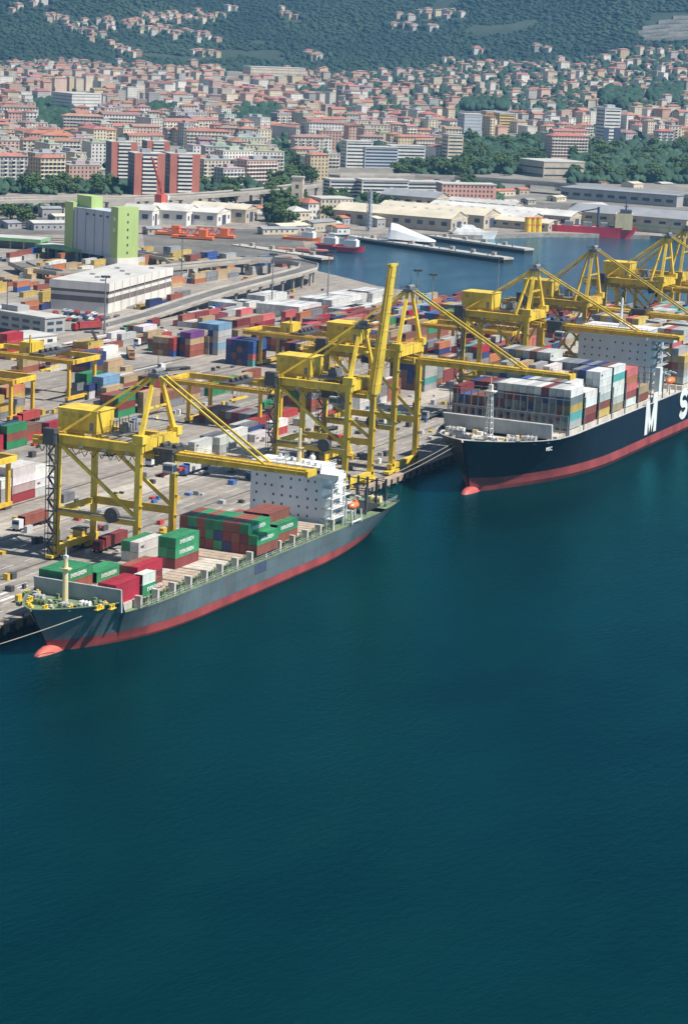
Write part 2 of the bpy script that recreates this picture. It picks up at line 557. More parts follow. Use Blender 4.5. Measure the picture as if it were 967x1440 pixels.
def ground_mat(name, a, bcol, streak=0.0, sc=0.05):
    m, t, b = _mat(name)
    f1 = geo_noise(t, sc, 6)
    f2 = geo_noise(t, sc * 7, 5)
    c = mixc(t, a, bcol, ramp(t, f1, [(0.35, 0.0), (0.65, 1.0)]))
    c = mixc(t, c, ramp(t, f2, [(0.3, 0.6), (0.7, 1.12)]), 0.75, 'MULTIPLY')
    if streak:
        f3 = geo_noise(t, 0.35, 4, (0.03, 1.0, 1.0))
        c = mixc(t, c, ramp(t, f3, [(0.35, 1.0 - streak), (0.6, 1.05)]), 1.0, 'MULTIPLY')
    v = t.nodes.new('ShaderNodeTexVoronoi')       # stains and patches
    v.inputs['Scale'].default_value = 0.045
    g = t.nodes.new('ShaderNodeNewGeometry')
    t.links.new(g.outputs['Position'], v.inputs['Vector'])
    c = mixc(t, c, mixc(t, (0.86, 0.86, 0.88), (1.08, 1.05, 1.0), v.outputs['Color']), 0.8, 'MULTIPLY')
    t.links.new(c, b.inputs['Base Color'])
    b.inputs['Roughness'].default_value = 0.9
    return m

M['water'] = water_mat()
M['yard'] = ground_mat('yard_asphalt', (0.285, 0.255, 0.225), (0.39, 0.35, 0.305), 0.26)
M['apron'] = ground_mat('apron_asphalt', (0.245, 0.225, 0.20), (0.37, 0.335, 0.295), 0.3)
M['pale_strip'] = ground_mat('pale_concrete_strip', (0.43, 0.39, 0.335), (0.50, 0.46, 0.40), 0.15)
M['town_ground'] = ground_mat('town_ground', (0.20, 0.19, 0.165), (0.30, 0.28, 0.24), 0.0, 0.02)
M['roadway'] = ground_mat('road_asphalt', (0.14, 0.135, 0.13), (0.20, 0.19, 0.18), 0.1)
M['hill'] = ground_mat('hill_ground', (0.028, 0.050, 0.034), (0.05, 0.075, 0.042), 0.0, 0.01)
M['quarry'] = ground_mat('quarry_rock', (0.46, 0.43, 0.38), (0.62, 0.58, 0.52), 0.0, 0.02)

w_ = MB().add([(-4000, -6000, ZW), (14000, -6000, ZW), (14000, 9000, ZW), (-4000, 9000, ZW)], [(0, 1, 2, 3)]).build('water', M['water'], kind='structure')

LAND = [(-1500, -1.2), (640, -1.2), (621, 42), (617, 103), (624, 144), (640, 190), (653, 225), (673, 250), (700, 287), (730, 300), (756, 322),
        (800, 352), (850, 356), (905, 372), (952, 348), (985, 303), (1043, 275), (1078, 240), (1094, 214), (1097, 150), (1115, 60), (1150, -100), (1300, -600),
        (3600, -1500), (4200, 1500), (3000, 4600), (900, 4600), (-1500, 3600)]
def flat_poly(pts, z, name, mat, skirt=None, kind='structure'):
    tri = geometry.tessellate_polygon([[Vector((x, y, 0)) for x, y in pts]])
    mb = MB()
    up = []
    for t in tri:
        a, b, c = (pts[i] for i in t)
        up.append(t if (b[0] - a[0]) * (c[1] - a[1]) - (b[1] - a[1]) * (c[0] - a[0]) > 0 else t[::-1])
    mb.add([(x, y, z) for x, y in pts], up)
    if skirt is not None:
        n = len(pts)
        mb.add([(x, y, z) for x, y in pts] + [(x, y, skirt) for x, y in pts], [(i, n + i, n + (i + 1) % n, (i + 1) % n) for i in range(n)])
    return mb.build(name, mat, kind=kind)

flat_poly(LAND, 0.0, 'ground', M['yard'], skirt=-8.0)
# the apron with its lanes, the pale road strip behind it
def strip(name, x0, x1, y0, y1, z, mat):
    return MB().add([(x0, y0, z), (x1, y0, z), (x1, y1, z), (x0, y1, z)], [(0, 1, 2, 3)]).build(name, mat, kind='structure')
strip('apron', -800, 636, -1.2, 45, 0.004, M['apron'])
strip('haul_road', -800, 600, 47.5, 58.5, 0.004, M['pale_strip'])
strip('yard_lane', -800, 600, 101, 113, 0.004, M['apron'])
strip('cross_road', 262, 322, 62, 190, 0.008, M['apron'])
strip('lorry_park', 300, 342, 190, 245, 0.008, M['pale_strip'])

# quay face: capping beam on piles, dark wall behind
qb = MB()
for i in range(-70, 32):
    x = i * 20.0
    qb.box(x, x + 19.94, -2.6, -1.0, -2.15, 0.02)
    for k in range(4):
        qb.box(x + 2 + k * 5, x + 3.6 + k * 5, -2.72, -2.601, -2.1, -0.5, 1)
q_ = qb.build('quay_edge', [M['quay_wall'], M['rubber']], kind='structure')
qp = MB()
for i in range(-120, 105):
    qp.tube((i * 6.0 + 1, -2.0, -7), (i * 6.0 + 1, -2.0, -1.35), 0.45, n=6)
qp.build('quay_pile', M['concrete'], q_, kind='stuff')

mk = MB()
def mark(x0, x1, y0, y1):
    mk.add([(x0, y0, 0.012), (x1, y0, 0.012), (x1, y1, 0.012), (x0, y1, 0.012)], [(0, 1, 2, 3)])
for y in (4.5, 8.2, 11.9, 15.6, 19.3, 28.5, 45.6):
    x = -400
    while x < 620:
        mark(x, x + (26 if y > 40 else 9), y, y + 0.22)
        x += 26 if y > 40 else 14
for k in range(5):
    mark(-78 + k * 10, -71 + k * 10, 9.0 + 0.9 * (k % 2), 10.2 + 0.9 * (k % 2))
    mark(-70 + k * 9, -66 + k * 9, 13.5, 14.6)
for k in range(9):
    mark(316 + k * 2.6, 317.6 + k * 2.6, 196, 210)
mark(290, 330, 172.0, 172.8); mark(285, 300, 160, 160.8); mark(300, 318, 150, 150.8)
for x in range(120, 620, 16):
    mark(x, x + 8, 106.6, 106.9)
mk.build('road_marking', M['mark'], kind='structure')
rl = MB()
for y in (-0.0, 24.1):
    for s in (-0.22, 0.22):
        rl.box(-700, 634, y + s - 0.09, y + s + 0.09, 0.006, 0.05)
for y in (69, 97, 118, 143, 148, 174):
    rl.box(-200, 600, y - 0.3, y + 0.3, 0.0061, 0.04)
rl.build('crane_rail', M['rail'], kind='structure')

# town and hills: one polar sheet
def polar_sheet():
    pxs = np.linspace(-420, 1420, 200)
    ds = np.concatenate([np.linspace(1960, 4200, 46), np.linspace(4240, 7600, 90)])
    az = np.interp(pxs, _pp[:, 0], _azs)
    A, D = np.meshgrid(az, ds)
    X, Y = CX0 + np.sin(A) * D, CY0 + np.cos(A) * D
    Z = terrain(X, Y) + 0.03
    vs = np.stack([X, Y, Z], -1).reshape(-1, 3)
    n, r = len(pxs), len(ds)
    fs, mi = [], []
    for j in range(r - 1):
        for i in range(n - 1):
            a = j * n + i
            fs.append((a, a + 1, a + n + 1, a + n))
            p, d = pxs[i], ds[j]
            mi.append(0 if d < 4150 else 1)
    me = bpy.data.meshes.new('hills')
    me.from_pydata(vs.tolist(), [], fs)
    for k in ('town_ground', 'hill', 'quarry'):
        me.materials.append(M[k])
    me.polygons.foreach_set('material_index', mi)
    me.update()
    return link('hills', me, kind='structure')
polar_sheet()
# terraced quarry high on the right slope
qy = MB()
for k, p0 in enumerate((918, 906, 899, 897, 903, 925, 945)):
    d0 = 4268 + k * 27
    for px in range(p0, 1030, 4):
        c = []
        for p_ in (px, px + 4.2):
            a = az_of(p_)
            for dd in (d0, d0 + 29):
                x, y = CX0 + math.sin(a) * dd, CY0 + math.cos(a) * dd
                c.append((x, y, float(terrain(CX0 + math.sin(a) * (d0 + 24), CY0 + math.cos(a) * (d0 + 24))) + 0.6 * math.sin(px * 1.7 + k)))
        qy.add([(c[0][0], c[0][1], c[0][2] - 10), (c[2][0], c[2][1], c[2][2] - 10), c[2], c[0], c[1], c[3]], [(0, 1, 2, 3), (3, 2, 5, 4)])
qy.build('quarry_terrace', M['quarry'], kind='structure')

# ------------------------------------------------------------------ quay cranes
def lattice_stairs(mb, x, y, z0, z1, w=1.5, d=2.6, step=3.0):
    for sx in (0, w):
        for sy in (0, d):
            mb.bar((x + sx, y + sy, z0), (x + sx, y + sy, z1), 0.16)
    z, k = z0, 0
    while z < z1 - 0.5:
        zz = min(z + step, z1)
        a, b = (0.2, d - 0.2) if k % 2 == 0 else (d - 0.2, 0.2)
        mb.bar((x + w / 2, y + a, z), (x + w / 2, y + b, zz), 0.9, 0.14)
        mb.bar((x + w, y + a, z + 1.0), (x + w, y + b, zz + 1.0), 0.08)
        mb.bar((x, y + a, z + 1.0), (x, y + b, zz + 1.0), 0.08)
        mb.box(x - 0.1, x + w + 0.1, y - 0.1, y + d + 0.1, zz - 0.1, zz)
        z, k = zz, k + 1

def railing(mb, p, q, n=None, h=1.1):
    p, q = Vector(p), Vector(q)
    L = (q - p).length
    n = n or max(2, int(L / 2.5))
    for i in range(n + 1):
        a = p.lerp(q, i / n)
        mb.bar(a, a + Vector((0, 0, h)), 0.07)
    for hh in (h, h * 0.55):
        mb.bar(p + Vector((0, 0, hh)), q + Vector((0, 0, hh)), 0.07)

def quay_crane(X, H, zb, tip, za, label, heavy=False, boom_up=False, g=24.1, w=19.0, trolley_y=None, mat='yellow', spreader_z=None, house=True):
    Y = M[mat]
    c = thing('quay_crane', label, 'crane', (X, 0, 0), 0, 'yellow quay cranes along the container quay')
    lw = 1.45
    zp = H * 0.38
    for x in (0, w):
        for y, r in ((0, 1.6), (g, 1.35)):
            xin = x + (0.25 if x == 0 else -0.25)
            bar_part('leg', Y, c, (x, y, 2.6), (xin, y, H - 0.2), lw, r, w1=lw * 0.92)
    for y in (0, g):
        s = MB().box(-1.5, w + 1.5, y - 0.8, y + 0.8, 1.9, 3.5).build('sill_beam', Y, c)
        for x in (0.6, w - 0.6):
            b = MB()
            b.hexa([(x - 3.4, y - 0.75, 0.75), (x + 3.4, y - 0.75, 0.75), (x + 3.4, y + 0.75, 0.75), (x - 3.4, y + 0.75, 0.75)],
                   [(x - 1.6, y - 0.65, 1.88), (x + 1.6, y - 0.65, 1.88), (x + 1.6, y + 0.65, 1.88), (x - 1.6, y + 0.65, 1.88)])
            b.box(x - 4.3, x - 1.0, y - 1.0, y + 1.0, 0.55, 1.35)
            b.box(x + 1.0, x + 4.3, y - 1.0, y + 1.0, 0.55, 1.35)
            bo = b.build('bogie', Y, c)
            wh = MB()
            for k in (-3.7, -2.4, -1.6, 1.6, 2.4, 3.7):
                wh.tube((x + k, y - 0.25, 0.36), (x + k, y + 0.25, 0.36), 0.33, n=8)
            wh.build('wheel_set', M['steel'], bo, kind='stuff')
    for x in (0, w):
        pb = MB().bar((x, 0.8, zp), (x, g - 0.7, zp), 1.25, 1.9).build('portal_beam', Y, c)
        if x == 0:
            r = MB()
            r.box(-1.9, -0.7, 0, g, zp + 0.6, zp + 0.75)
            railing(r, (-1.85, 0, zp + 0.75), (-1.85, g, zp + 0.75))
            r.build('walkway', M['grey'], pb)
            cr = MB().tube((-2.3, 6.5, zp + 1.4), (-1.0, 6.5, zp + 1.4), 2.0, n=18).tube((-2.5, 6.5, zp + 1.4), (-0.8, 6.5, zp + 1.4), 0.6, n=10)
            cr.build('cable_reel', M['steel'], c)
        bar_part('diagonal_brace', Y, c, (x, g - 0.6, H - 2.6), (x, 0.9, zp + 1.6), 0.8)
    bar_part('cross_beam', Y, c, (0.7, g, zp), (w - 0.7, g, zp), 1.1, 1.6)
    for x in (0.25, w - 0.25):
        gd = MB().bar((x, -1.1, H - 1.2), (x, g + 1.0, H - 1.2), 1.15, 2.3).build('top_girder', Y, c)
        r = MB()
        xo = x - 1.1 if x < 5 else x + 1.1
        railing(r, (xo, 0, H), (xo, g, H))
        r.bar((xo, 0, H - 0.05), (xo, g, H - 0.05), 0.9, 0.1)
        r.build('walkway', M['yellow_old'], gd)
    hb = MB().box(0.9, w - 0.9, -1.3, 1.3, H - 2.0, H + 0.9).box(-1.0, 1.6, -1.6, 1.6, H + 0.02, H + 2.2).box(w - 1.6, w + 1.0, -1.6, 1.6, H + 0.02, H + 2.2)
    hb.build('cross_beam', Y, c)
    MB().box(0.9, w - 0.9, g - 0.8, g + 0.8, H - 2.0, H + 0.2).build('cross_beam', Y, c)
    # trolley girder and boom
    m = w / 2
    tg = MB()
    for s in (-3.0, 3.0):
        tg.bar((m + s, -3.6, zb), (m + s, g + 11.5, zb), 1.15, 2.3)
    for y in (-3.3, 4, 12, g, g + 6, g + 11):
        tg.box(m - 2.42, m + 2.42, y - 0.4, y + 0.4, zb - 0.5, zb + 0.7)
    tgo = tg.build('trolley_girder', M['yellow_old'], c)
    for y in (0, g):
        for s in (-3.0, 3.0):
            MB().box(m + s - 0.3, m + s + 0.3, y - 0.5, y + 0.5, zb + 1.16, H - 1.9).build('hanger', Y, c)
    r = MB()
    for s in (-4.3, 4.3):
        railing(r, (m + s, -3, zb + 0.3), (m + s, g + 11, zb + 0.3))
        r.bar((m + s, -3, zb + 0.25), (m + s, g + 11, zb + 0.25), 1.0, 0.1)
    for k in range(14):
        r.bar((m - 4.0, g + 10 - k * 2.2, zb - 1.25), (m - 4.0, g + 10 - k * 2.2, zb - 2.4), 0.1)
    r.build('walkway', M['yellow_old'], tgo)
    L = -4.2 - tip
    bm, bw_ = MB(), MB()
    bm.bar((m, 0, 0), (m, -L, 0), 4.6, 2.3, w1=2.9, h1=1.5)
    k = 3.0
    while k < L:
        e = 2.3 - 0.85 * k / L
        bm.box(m - e - 0.12, m + e + 0.12, -k - 0.2, -k + 0.2, -1.2 + 0.35 * k / L, 1.22 - 0.35 * k / L)
        k += 5.6
    bm.box(m - 2.6, m + 2.6, -L - 0.8, -L - 0.02, -0.9, 0.7)
    for s in (-1, 1):
        bw_.bar((m + s * 2.9, -0.5, 0.75), (m + s * 2.1, -L, 0.35), 0.8, 0.1)
        railing(bw_, (m + s * 3.2, -0.5, 0.8), (m + s * 2.4, -L, 0.4))
    ang = math.radians(84) if boom_up else 0.0
    for mb in (bm, bw_):
        ca, sa = math.cos(ang), math.sin(ang)
        mb.v = [(x, -4.2 + y * ca - (z * sa if boom_up else 0), zb + (z if not boom_up else z * ca - y * sa)) for x, y, z in mb.v]
    bo = bm.build('boom', M['boom_yellow'] if not boom_up else Y, c)
    bw_.build('boom_walkway', M['yellow_old'], bo)
    # mast, stays
    for x0, x1 in ((0.5, m - 1.6), (w - 0.5, m + 1.6)):
        bar_part('mast_leg', Y, c, (x0, 0, H + 0.9), (x1, 0.6, za - 0.6), 1.15, 1.25, w1=0.85, h1=0.9)
        mid = ((x0 + x1) / 2, 0.3, (H + za) / 2)
    if heavy:
        for x0, x1 in ((0.5, m - 1.6), (w - 0.5, m + 1.6)):
            bar_part('mast_leg', Y, c, (x0, 4.6, H + 0.1), (x1, 1.7, za - 0.6), 0.9, 0.95, w1=0.75, h1=0.8)
            bar_part('mast_tie', Y, c, (x0 * 0.55 + x1 * 0.45, 0.4, H * 0.55 + za * 0.45), (x0 * 0.55 + x1 * 0.45, 3.2, H * 0.55 + za * 0.45), 0.45)
        for x in (0, w):
            bar_part('diagonal_brace', Y, c, (x, 0.9, H - 2.6), (x, g * 0.5, zp + 1.0), 0.6)
        bar_part('cross_beam', Y, c, (0.7, 0, zp + 1), (w - 0.7, 0, zp + 1), 1.0, 1.4)
    bar_part('mast_tie', Y, c, (m * 0.53, 0.3, (H + za) / 2), (w - m * 0.53, 0.3, (H + za) / 2), 0.5)
    hd = MB().box(m - 2.4, m + 2.4, -1.2, 2.0, za - 0.6, za + 0.25).tube((m - 2, 0.4, za + 0.7), (m + 2, 0.4, za + 0.7), 0.75, n=10)
    ho = hd.build('mast_head', M['grey'], c)
    r = MB()
    for a, b in (((m - 2.9, -1.7), (m + 2.9, -1.7)), ((m - 2.9, 2.5), (m + 2.9, 2.5)), ((m - 2.9, -1.7), (m - 2.9, 2.5)), ((m + 2.9, -1.7), (m + 2.9, 2.5))):
        railing(r, (*a, za), (*b, za), 3)
    r.box(m - 2.9, m + 2.9, -1.7, 2.5, za - 0.75, za - 0.62)
    r.tube((m, 0.4, za + 1.3), (m, 0.4, za + 5.0), 0.12, 0.05, n=6)
    r.build('head_platform', M['steel'], ho)
    for x, xx in ((1.0, m - 1.5), (w - 1.0, m + 1.5)):
        bar_part('backstay', Y, c, (x, g - 0.5, H + 0.4), (xx, 1.2, za - 0.2), 0.62)
    if not boom_up:
        for xx in (-2.7, 2.7):
            MB().bar((m + xx * 0.62, -4.2 - L * 0.7, zb + 0.9), (m + xx * 0.5, -0.6, za - 0.2), 0.5).build('forestay', Y, c)
    else:
        for xx in (-2.0, 2.0):
            MB().bar((m + xx, -6.4, zb + 22), (m + xx * 0.6, -0.6, za - 0.5), 0.36).build('forestay', Y, c)
    # machinery house
    if house:
        hx0, hx1, hy0, hy1, hz = m - 6.2, m + 2.6, g - 9.5, g + 2.2, H + 0.95
        hs = MB().box(hx0, hx1, hy0, hy1, hz, hz + 5.2).build('machinery_house', Y, c)
        MB().hexa([(hx0 - 0.25, hy0 - 0.25, hz + 5.2), (hx1 + 0.25, hy0 - 0.25, hz + 5.2), (hx1 + 0.25, hy1 + 0.25, hz + 5.2), (hx0 - 0.25, hy1 + 0.25, hz + 5.2)],
                  [(hx0 - 0.25, hy0 - 0.25, hz + 5.4), (hx1 + 0.25, hy0 - 0.25, hz + 5.4), (hx1 + 0.25, hy1 + 0.25, hz + 5.4), (hx0 - 0.25, hy1 + 0.25, hz + 5.4)]).build('house_roof', Y, hs)
        MB().box(hx0 - 0.07, hx0, hy0 + 1.0, hy0 + 2.1, hz + 0.1, hz + 2.2).build('house_door', M['grey'], hs)
        lv = MB()
        for q in range(3):
            lv.box(hx0 - 0.06, hx0, hy0 + 4 + q * 2.4, hy0 + 5.6 + q * 2.4, hz + 3.2, hz + 4.4)
        lv.build('louver', M['yellow_old'], hs)
        MB().box(hx0, hx1, hy0, hy1, H + 0.25, H + 0.94).build('house_frame', M['yellow_old'], c)
        sw = MB()
        for q in range(5):
            sw.box(m + 0.5 + q * 1.5, m + 1.5 + q * 1.5, hy0 - 4.6, hy0 - 3.0, H + 0.3, H + 2.4 + 0.5 * (q % 2))
        sw.box(m - 4, m + 8.2, hy0 - 6.4, hy0 - 0.4, H + 0.08, H + 0.26)
        sw.build('switch_cabinet', M['grey'], c)
        rr = MB()
        railing(rr, (m - 4, hy0 - 6.4, H + 0.26), (m + 8.2, hy0 - 6.4, H + 0.26))
        for q in range(7):
            rr.bar((m - 3 + q * 1.6, hy0 - 2.2, H + 0.26), (m - 3 + q * 1.6, hy0 - 2.2, H + 4.0 - 0.3 * (q % 3)), 0.16)
        rr.build('railing', M['steel'], c)
    # stair tower, with the dark cabin at the top
    st = MB()
    lattice_stairs(st, -2.9, g - 0.9, 0.9, H + 0.5)
    st.build('stair_tower', M['steel'], c)
    MB().box(-3.2, -0.9, g - 0.6, g + 2.8, H - 2.6, H + 1.6).build('lift_cabin', M['steel'], c)
    # trolley, cab and spreader
    ty = trolley_y if trolley_y is not None else -6.5
    tr = MB().box(m - 4.6, m + 4.6, ty - 3.0, ty + 3.0, zb + 1.2, zb + 2.1)
    for q in (-3.6, 3.6):
        tr.box(m + q - 0.5, m + q + 0.5, ty - 2.6, ty + 2.6, zb - 2.2, zb + 1.19)
    tro = tr.build('trolley', M['steel'], c)
    for q in (-1.8, 1.8):
        MB().tube((m - 2, ty + q, zb + 2.5), (m + 2, ty + q, zb + 2.5), 0.6, n=10).build('sheave', M['steel'], tro)
    cb = MB().box(m - 6.6, m - 4.3, ty - 4.2, ty - 1.2, zb - 3.6, zb - 1.2).build('operator_cab', M['lightgrey'], c)
    MB().box(m - 6.66, m - 6.6, ty - 4.0, ty - 1.4, zb - 3.0, zb - 1.7).box(m - 6.5, m - 4.4, ty - 4.26, ty - 4.2, zb - 3.3, zb - 1.5).build('cab_window', M['glass'], cb)
    sz = spreader_z if spreader_z is not None else zb - 7
    sp = MB().box(m - 6.05, m + 6.05, ty - 0.5, ty + 0.5, sz, sz + 0.7)
    for q in (-6.05, 5.55):
        sp.box(m + q, m + q + 0.5, ty - 1.2, ty + 1.2, sz - 0.1, sz + 0.5)
    sp.box(m - 1.4, m + 1.4, ty - 0.9, ty + 0.9, sz + 0.71, sz + 1.5)
    spo = sp.build('spreader', M['red'], c)
    cbm = MB()
    for q in (-1.2, 1.2):
        for s in (-0.7, 0.7):
            cbm.bar((m + q, ty + s, sz + 1.5), (m + q, ty + s * 2, zb + 1.2), 0.07)
    cbm.build('hoist_rope', M['steel'], spo)
    # ladders, festoon and cables
    ld = MB()
    for x, y in ((0, -0.95), (w, -0.95), (w, g + 0.85)):
        for s in (-0.3, 0.3):
            ld.bar((x + s, y, 3.6), (x + s, y, H - 2), 0.08)
        z = 6.0
        while z < H - 3:
            ld.box(x - 0.55, x + 0.55, y - 0.5, y + 0.1, z, z + 0.08)
            z += 5.5
    ld.build('ladder', M['yellow_old'], c, kind='stuff')
    fe = MB()
    for k in range(12):
        y0_, y1_ = g + 9 - k * 2.6, g + 9 - (k + 1) * 2.6
        fe.bar((m - 4.9, y0_, zb - 0.6), (m - 4.9, (y0_ + y1_) / 2, zb - 2.6), 0.13).bar((m - 4.9, (y0_ + y1_) / 2, zb - 2.6), (m - 4.9, y1_, zb - 0.6), 0.13)
    fe.build('festoon_cable', M['rubber'], c)
    eq = MB()
    for k in range(9):
        q = random.uniform(1, g - 2)
        s_ = random.choice((-3.0, 3.0))
        eq.box(m + s_ - 0.5, m + s_ + 0.5, q, q + random.uniform(0.6, 1.8), zb + 1.16, zb + 1.16 + random.uniform(0.5, 1.5))
    for k in range(5):
        q = 2 + k * 4.3
        eq.bar((0.9, q, H - 2.2), (w - 0.9, q, H - 2.2), 0.22)
    eq.build('girder_fitting', M['yellow_old'], c, kind='stuff')
    gp = MB()
    railing(gp, (0.9, -1.35, H + 0.9), (w - 0.9, -1.35, H + 0.9))
    railing(gp, (0.9, g + 0.85, H + 0.2), (w - 0.9, g + 0.85, H + 0.2))
    gp.build('railing', M['yellow_old'], c, kind='stuff')
    fl = MB()
    for y in (3, 10, 17):
        for x in (-0.5, w + 0.5):
            fl.box(x - 0.4, x + 0.4, y - 0.4, y + 0.4, H - 2.9, H - 2.38)
    fl.build('floodlight', M['lightgrey'], c, kind='stuff')
    return c

quay_crane(0.0, 33.2, 29.6, -44.0, 50.3, 'leftmost quay crane, boom lowered over the grey feeder ship', trolley_y=-4.2, spreader_z=24.6)
quay_crane(127.5, 33.2, 29.6, -44.0, 50.3, 'quay crane with its boom raised almost upright', boom_up=True, trolley_y=9, spreader_z=14)
quay_crane(162.8, 39.9, 36.2, -55.0, 58.5, 'tall quay crane beside the raised boom, boom reaching over black ship bow', trolley_y=12, spreader_z=26)
quay_crane(278.6, 40.1, 36.4, -54.5, 56.4, 'quay crane with its boom across the black ship bridge front', True, w=17.0, trolley_y=-9, spreader_z=31)
quay_crane(341.5, 39.5, 36.0, -56.0, 59.0, 'weathered quay crane standing just behind the bridge of the black ship', True, mat='yellow_old', w=17.0, trolley_y=-20, spreader_z=30)
quay_crane(436.0, 39.5, 36.0, -56.0, 58.0, 'far quay crane with twin mast posts in front of the basin', True, w=17.0, trolley_y=4)
quay_crane(462.0, 39.5, 36.0, -56.0, 59.5, 'farthest weathered quay crane, partly cut off by the right edge', True, mat='yellow_old', w=17.0, trolley_y=-14, house=False)

# ------------------------------------------------------------------ yard gantries on rails
def yard_gantry(X, y0, y1, label, z=15.0, base=16.0, cant0=0.0, cant1=9.0, trolley=0.5, cab=True):
    c = thing('yard_gantry', label, 'gantry crane', (X, 0, 0), 0, 'yellow gantry cranes in the container yard')
    Y = M['gantry']
    for x in (0, base):
        gd = MB().bar((x, y0 - cant0, z), (x, y1 + cant1, z), 1.3, 1.9).build('girder', Y, c)
        r = MB()
        xo = x + (-1.2 if x == 0 else 1.2)
        railing(r, (xo, y0 - cant0, z + 0.6), (xo, y1 + cant1, z + 0.6))
        r.bar((xo, y0 - cant0, z + 0.55), (xo, y1 + cant1, z + 0.55), 1.0, 0.1)
        r.build('walkway', M['yellow_old'], gd)
        for y in (y0, y1):
            bar_part('leg', Y, c, (x, y, 1.4), (x, y, z - 1.0), 1.3, 1.0)
    for y in (y0, y1):
        MB().box(-1.5, base + 1.5, y - 0.7, y + 0.7, 0.9, 2.0).build('sill_beam', Y, c)
        for x in (0.5, base - 0.5):
            MB().box(x - 1.8, x + 1.8, y - 0.6, y + 0.6, 0.1, 0.89).build('bogie', M['steel'], c)
    for y in (y0 - cant0, y1 + cant1):
        MB().box(0.66, base - 0.66, y - 0.7, y + 0.7, z - 0.7, z + 0.8).build('end_beam', M['yellow'], c)
    ty = y0 + (y1 - y0) * trolley
    tr = MB().box(-0.8, base + 0.8, ty - 3.2, ty + 3.2, z + 0.97, z + 1.6)
    for q in (2.5, 6, 9.5, 13):
        tr.tube((q - 0.9, ty, z + 2.2), (q + 0.9, ty, z + 2.2), 0.75, n=10)
    tr.build('trolley', M['steel'], c)
    if cab:
        hs = MB().box(1.5, 9.5, ty + 3.4, ty + 8.8, z + 1.0, z + 5.0).build('machinery_cabin', M['yellow'], c)
        MB().box(1.42, 1.5, ty + 5, ty + 6, z + 1.2, z + 3.2).build('cabin_door', M['grey'], hs)
        MB().box(0.6, 1.1, ty + 3.6, ty + 4.1, z + 0.97, z + 8).build('cabin_post', M['yellow'], c)
    sp = MB().box(2, 14.2, ty - 0.5, ty + 0.5, z - 5.2, z - 4.6).build('spreader', M['yellow'], c)
    rp = MB()
    for q in (5, 11):
        for s in (-0.4, 0.4):
            rp.bar((q, ty + s, z - 4.6), (q, ty + s * 4, z + 0.97), 0.08)
    rp.build('hoist_rope', M['steel'], sp)
    return c

yard_gantry(206, 69, 97, 'gantry crane with dark girders over the row of dark container ends', 14.2, 16, 3, 9, 0.45, cab=False)
yard_gantry(216, 152, 184, 'gantry crane with bright yellow cabin left of the leftmost quay crane', 15.0, 18, 2, 8, 0.42)
yard_gantry(168, 146, 178, 'gantry crane at the left photo edge above rusty red containers', 14.0, 14, 1, 8, 0.8)
yard_gantry(30, 68, 97, 'gantry girder end low at the left photo edge', 15.0, 15, 2.5, 9, 0.8)
yard_gantry(346, 112, 140, 'weathered gantry between the stacks left of the raised boom', 13.5, 16, 3, 8, 0.4)
yard_gantry(420, 60, 92, 'gantry crane deep in the stacks left of the black ship', 13.5, 16, 2, 8, 0.5)
yard_gantry(545, 415, 440, 'yellow gantry with big bright cabin left of the flat white warehouse', 9.5, 18, 0, 14, 0.1)

# ------------------------------------------------------------------ ships
def loft(xb, L, yc, B, zd, zb, rake, tb=0.14, tw=0.32, ts=0.70, stern_w=0.42, flare=1.7, trans=0.94, ns=60, nz=9):
    """hull sides in rows from the water to the deck; returns rows and a deck-edge function"""
    ts_ = np.concatenate([np.linspace(0, 0.06, 10)[:-1], np.linspace(0.06, 0.35, 20)[:-1], np.linspace(0.35, 1, ns - 28)])
    def bd(t):
        a = 1 - (1 - min(t / tb, 1)) ** 2.4
        s = 1 - (1 - trans) * max(0, (t - 0.85) / 0.15) ** 2
        return max(0.012, a ** 0.75) * B / 2 * s
    def bw(t):
        a = 1 - (1 - min(t / tw, 1)) ** 2.0
        s = 1 - (1 - stern_w) * max(0, (t - ts) / (1 - ts)) ** 1.6
        return max(0.012, a ** 0.95) * B / 2 * s
    def pt(t, z, side):
        d = zd(t)
        k = min(1, max(0, (z - ZW) / (d - ZW)))
        e = flare if t < 0.5 else 0.8
        fl = k ** (1 + (e - 1) * max(0, 1 - t / 0.35)) if t < 0.5 else k ** 0.8
        b = bw(t) + (bd(t) - bw(t)) * fl
        if z < ZW:
            b = bw(t) * (0.96 if t > 0.03 else 1)
        x = xb + L * t + rake * (1 - k) * max(0, 1 - t / 0.22) ** 1.3 - (0.0 if t < 0.9 else (1 - k) * 5.0 * ((t - 0.9) / 0.1) ** 2)
        return (x, yc - side * b, z)
    return ts_, pt, bd

def hull_part(name, mat, parent, ts_, pt, zlo, zhi, n):
    """zlo, zhi: numbers or functions of t"""
    mb = MB()
    f = lambda q, t: q(t) if callable(q) else q
    for side in (1, -1):
        vs = []
        for t in ts_:
            a, b = f(zlo, t), f(zhi, t)
            for k in range(n + 1):
                vs.append(pt(t, a + (b - a) * k / n, side))
        fs = []
        for i in range(len(ts_) - 1):
            for k in range(n):
                q = (i * (n + 1) + k, (i + 1) * (n + 1) + k, (i + 1) * (n + 1) + k + 1, i * (n + 1) + k + 1)
                fs.append(q if side == 1 else q[::-1])
        mb.add(vs, fs)
    # transom
    t = ts_[-1]
    a, b = f(zlo, t), f(zhi, t)
    vs = [pt(t, a + (b - a) * k / n, 1) for k in range(n + 1)] + [pt(t, a + (b - a) * k / n, -1) for k in range(n + 1)]
    mb.add(vs, [(k, n + 1 + k, n + 2 + k, k + 1) for k in range(n)])
    return mb.build(name, mat, parent, smooth=False)

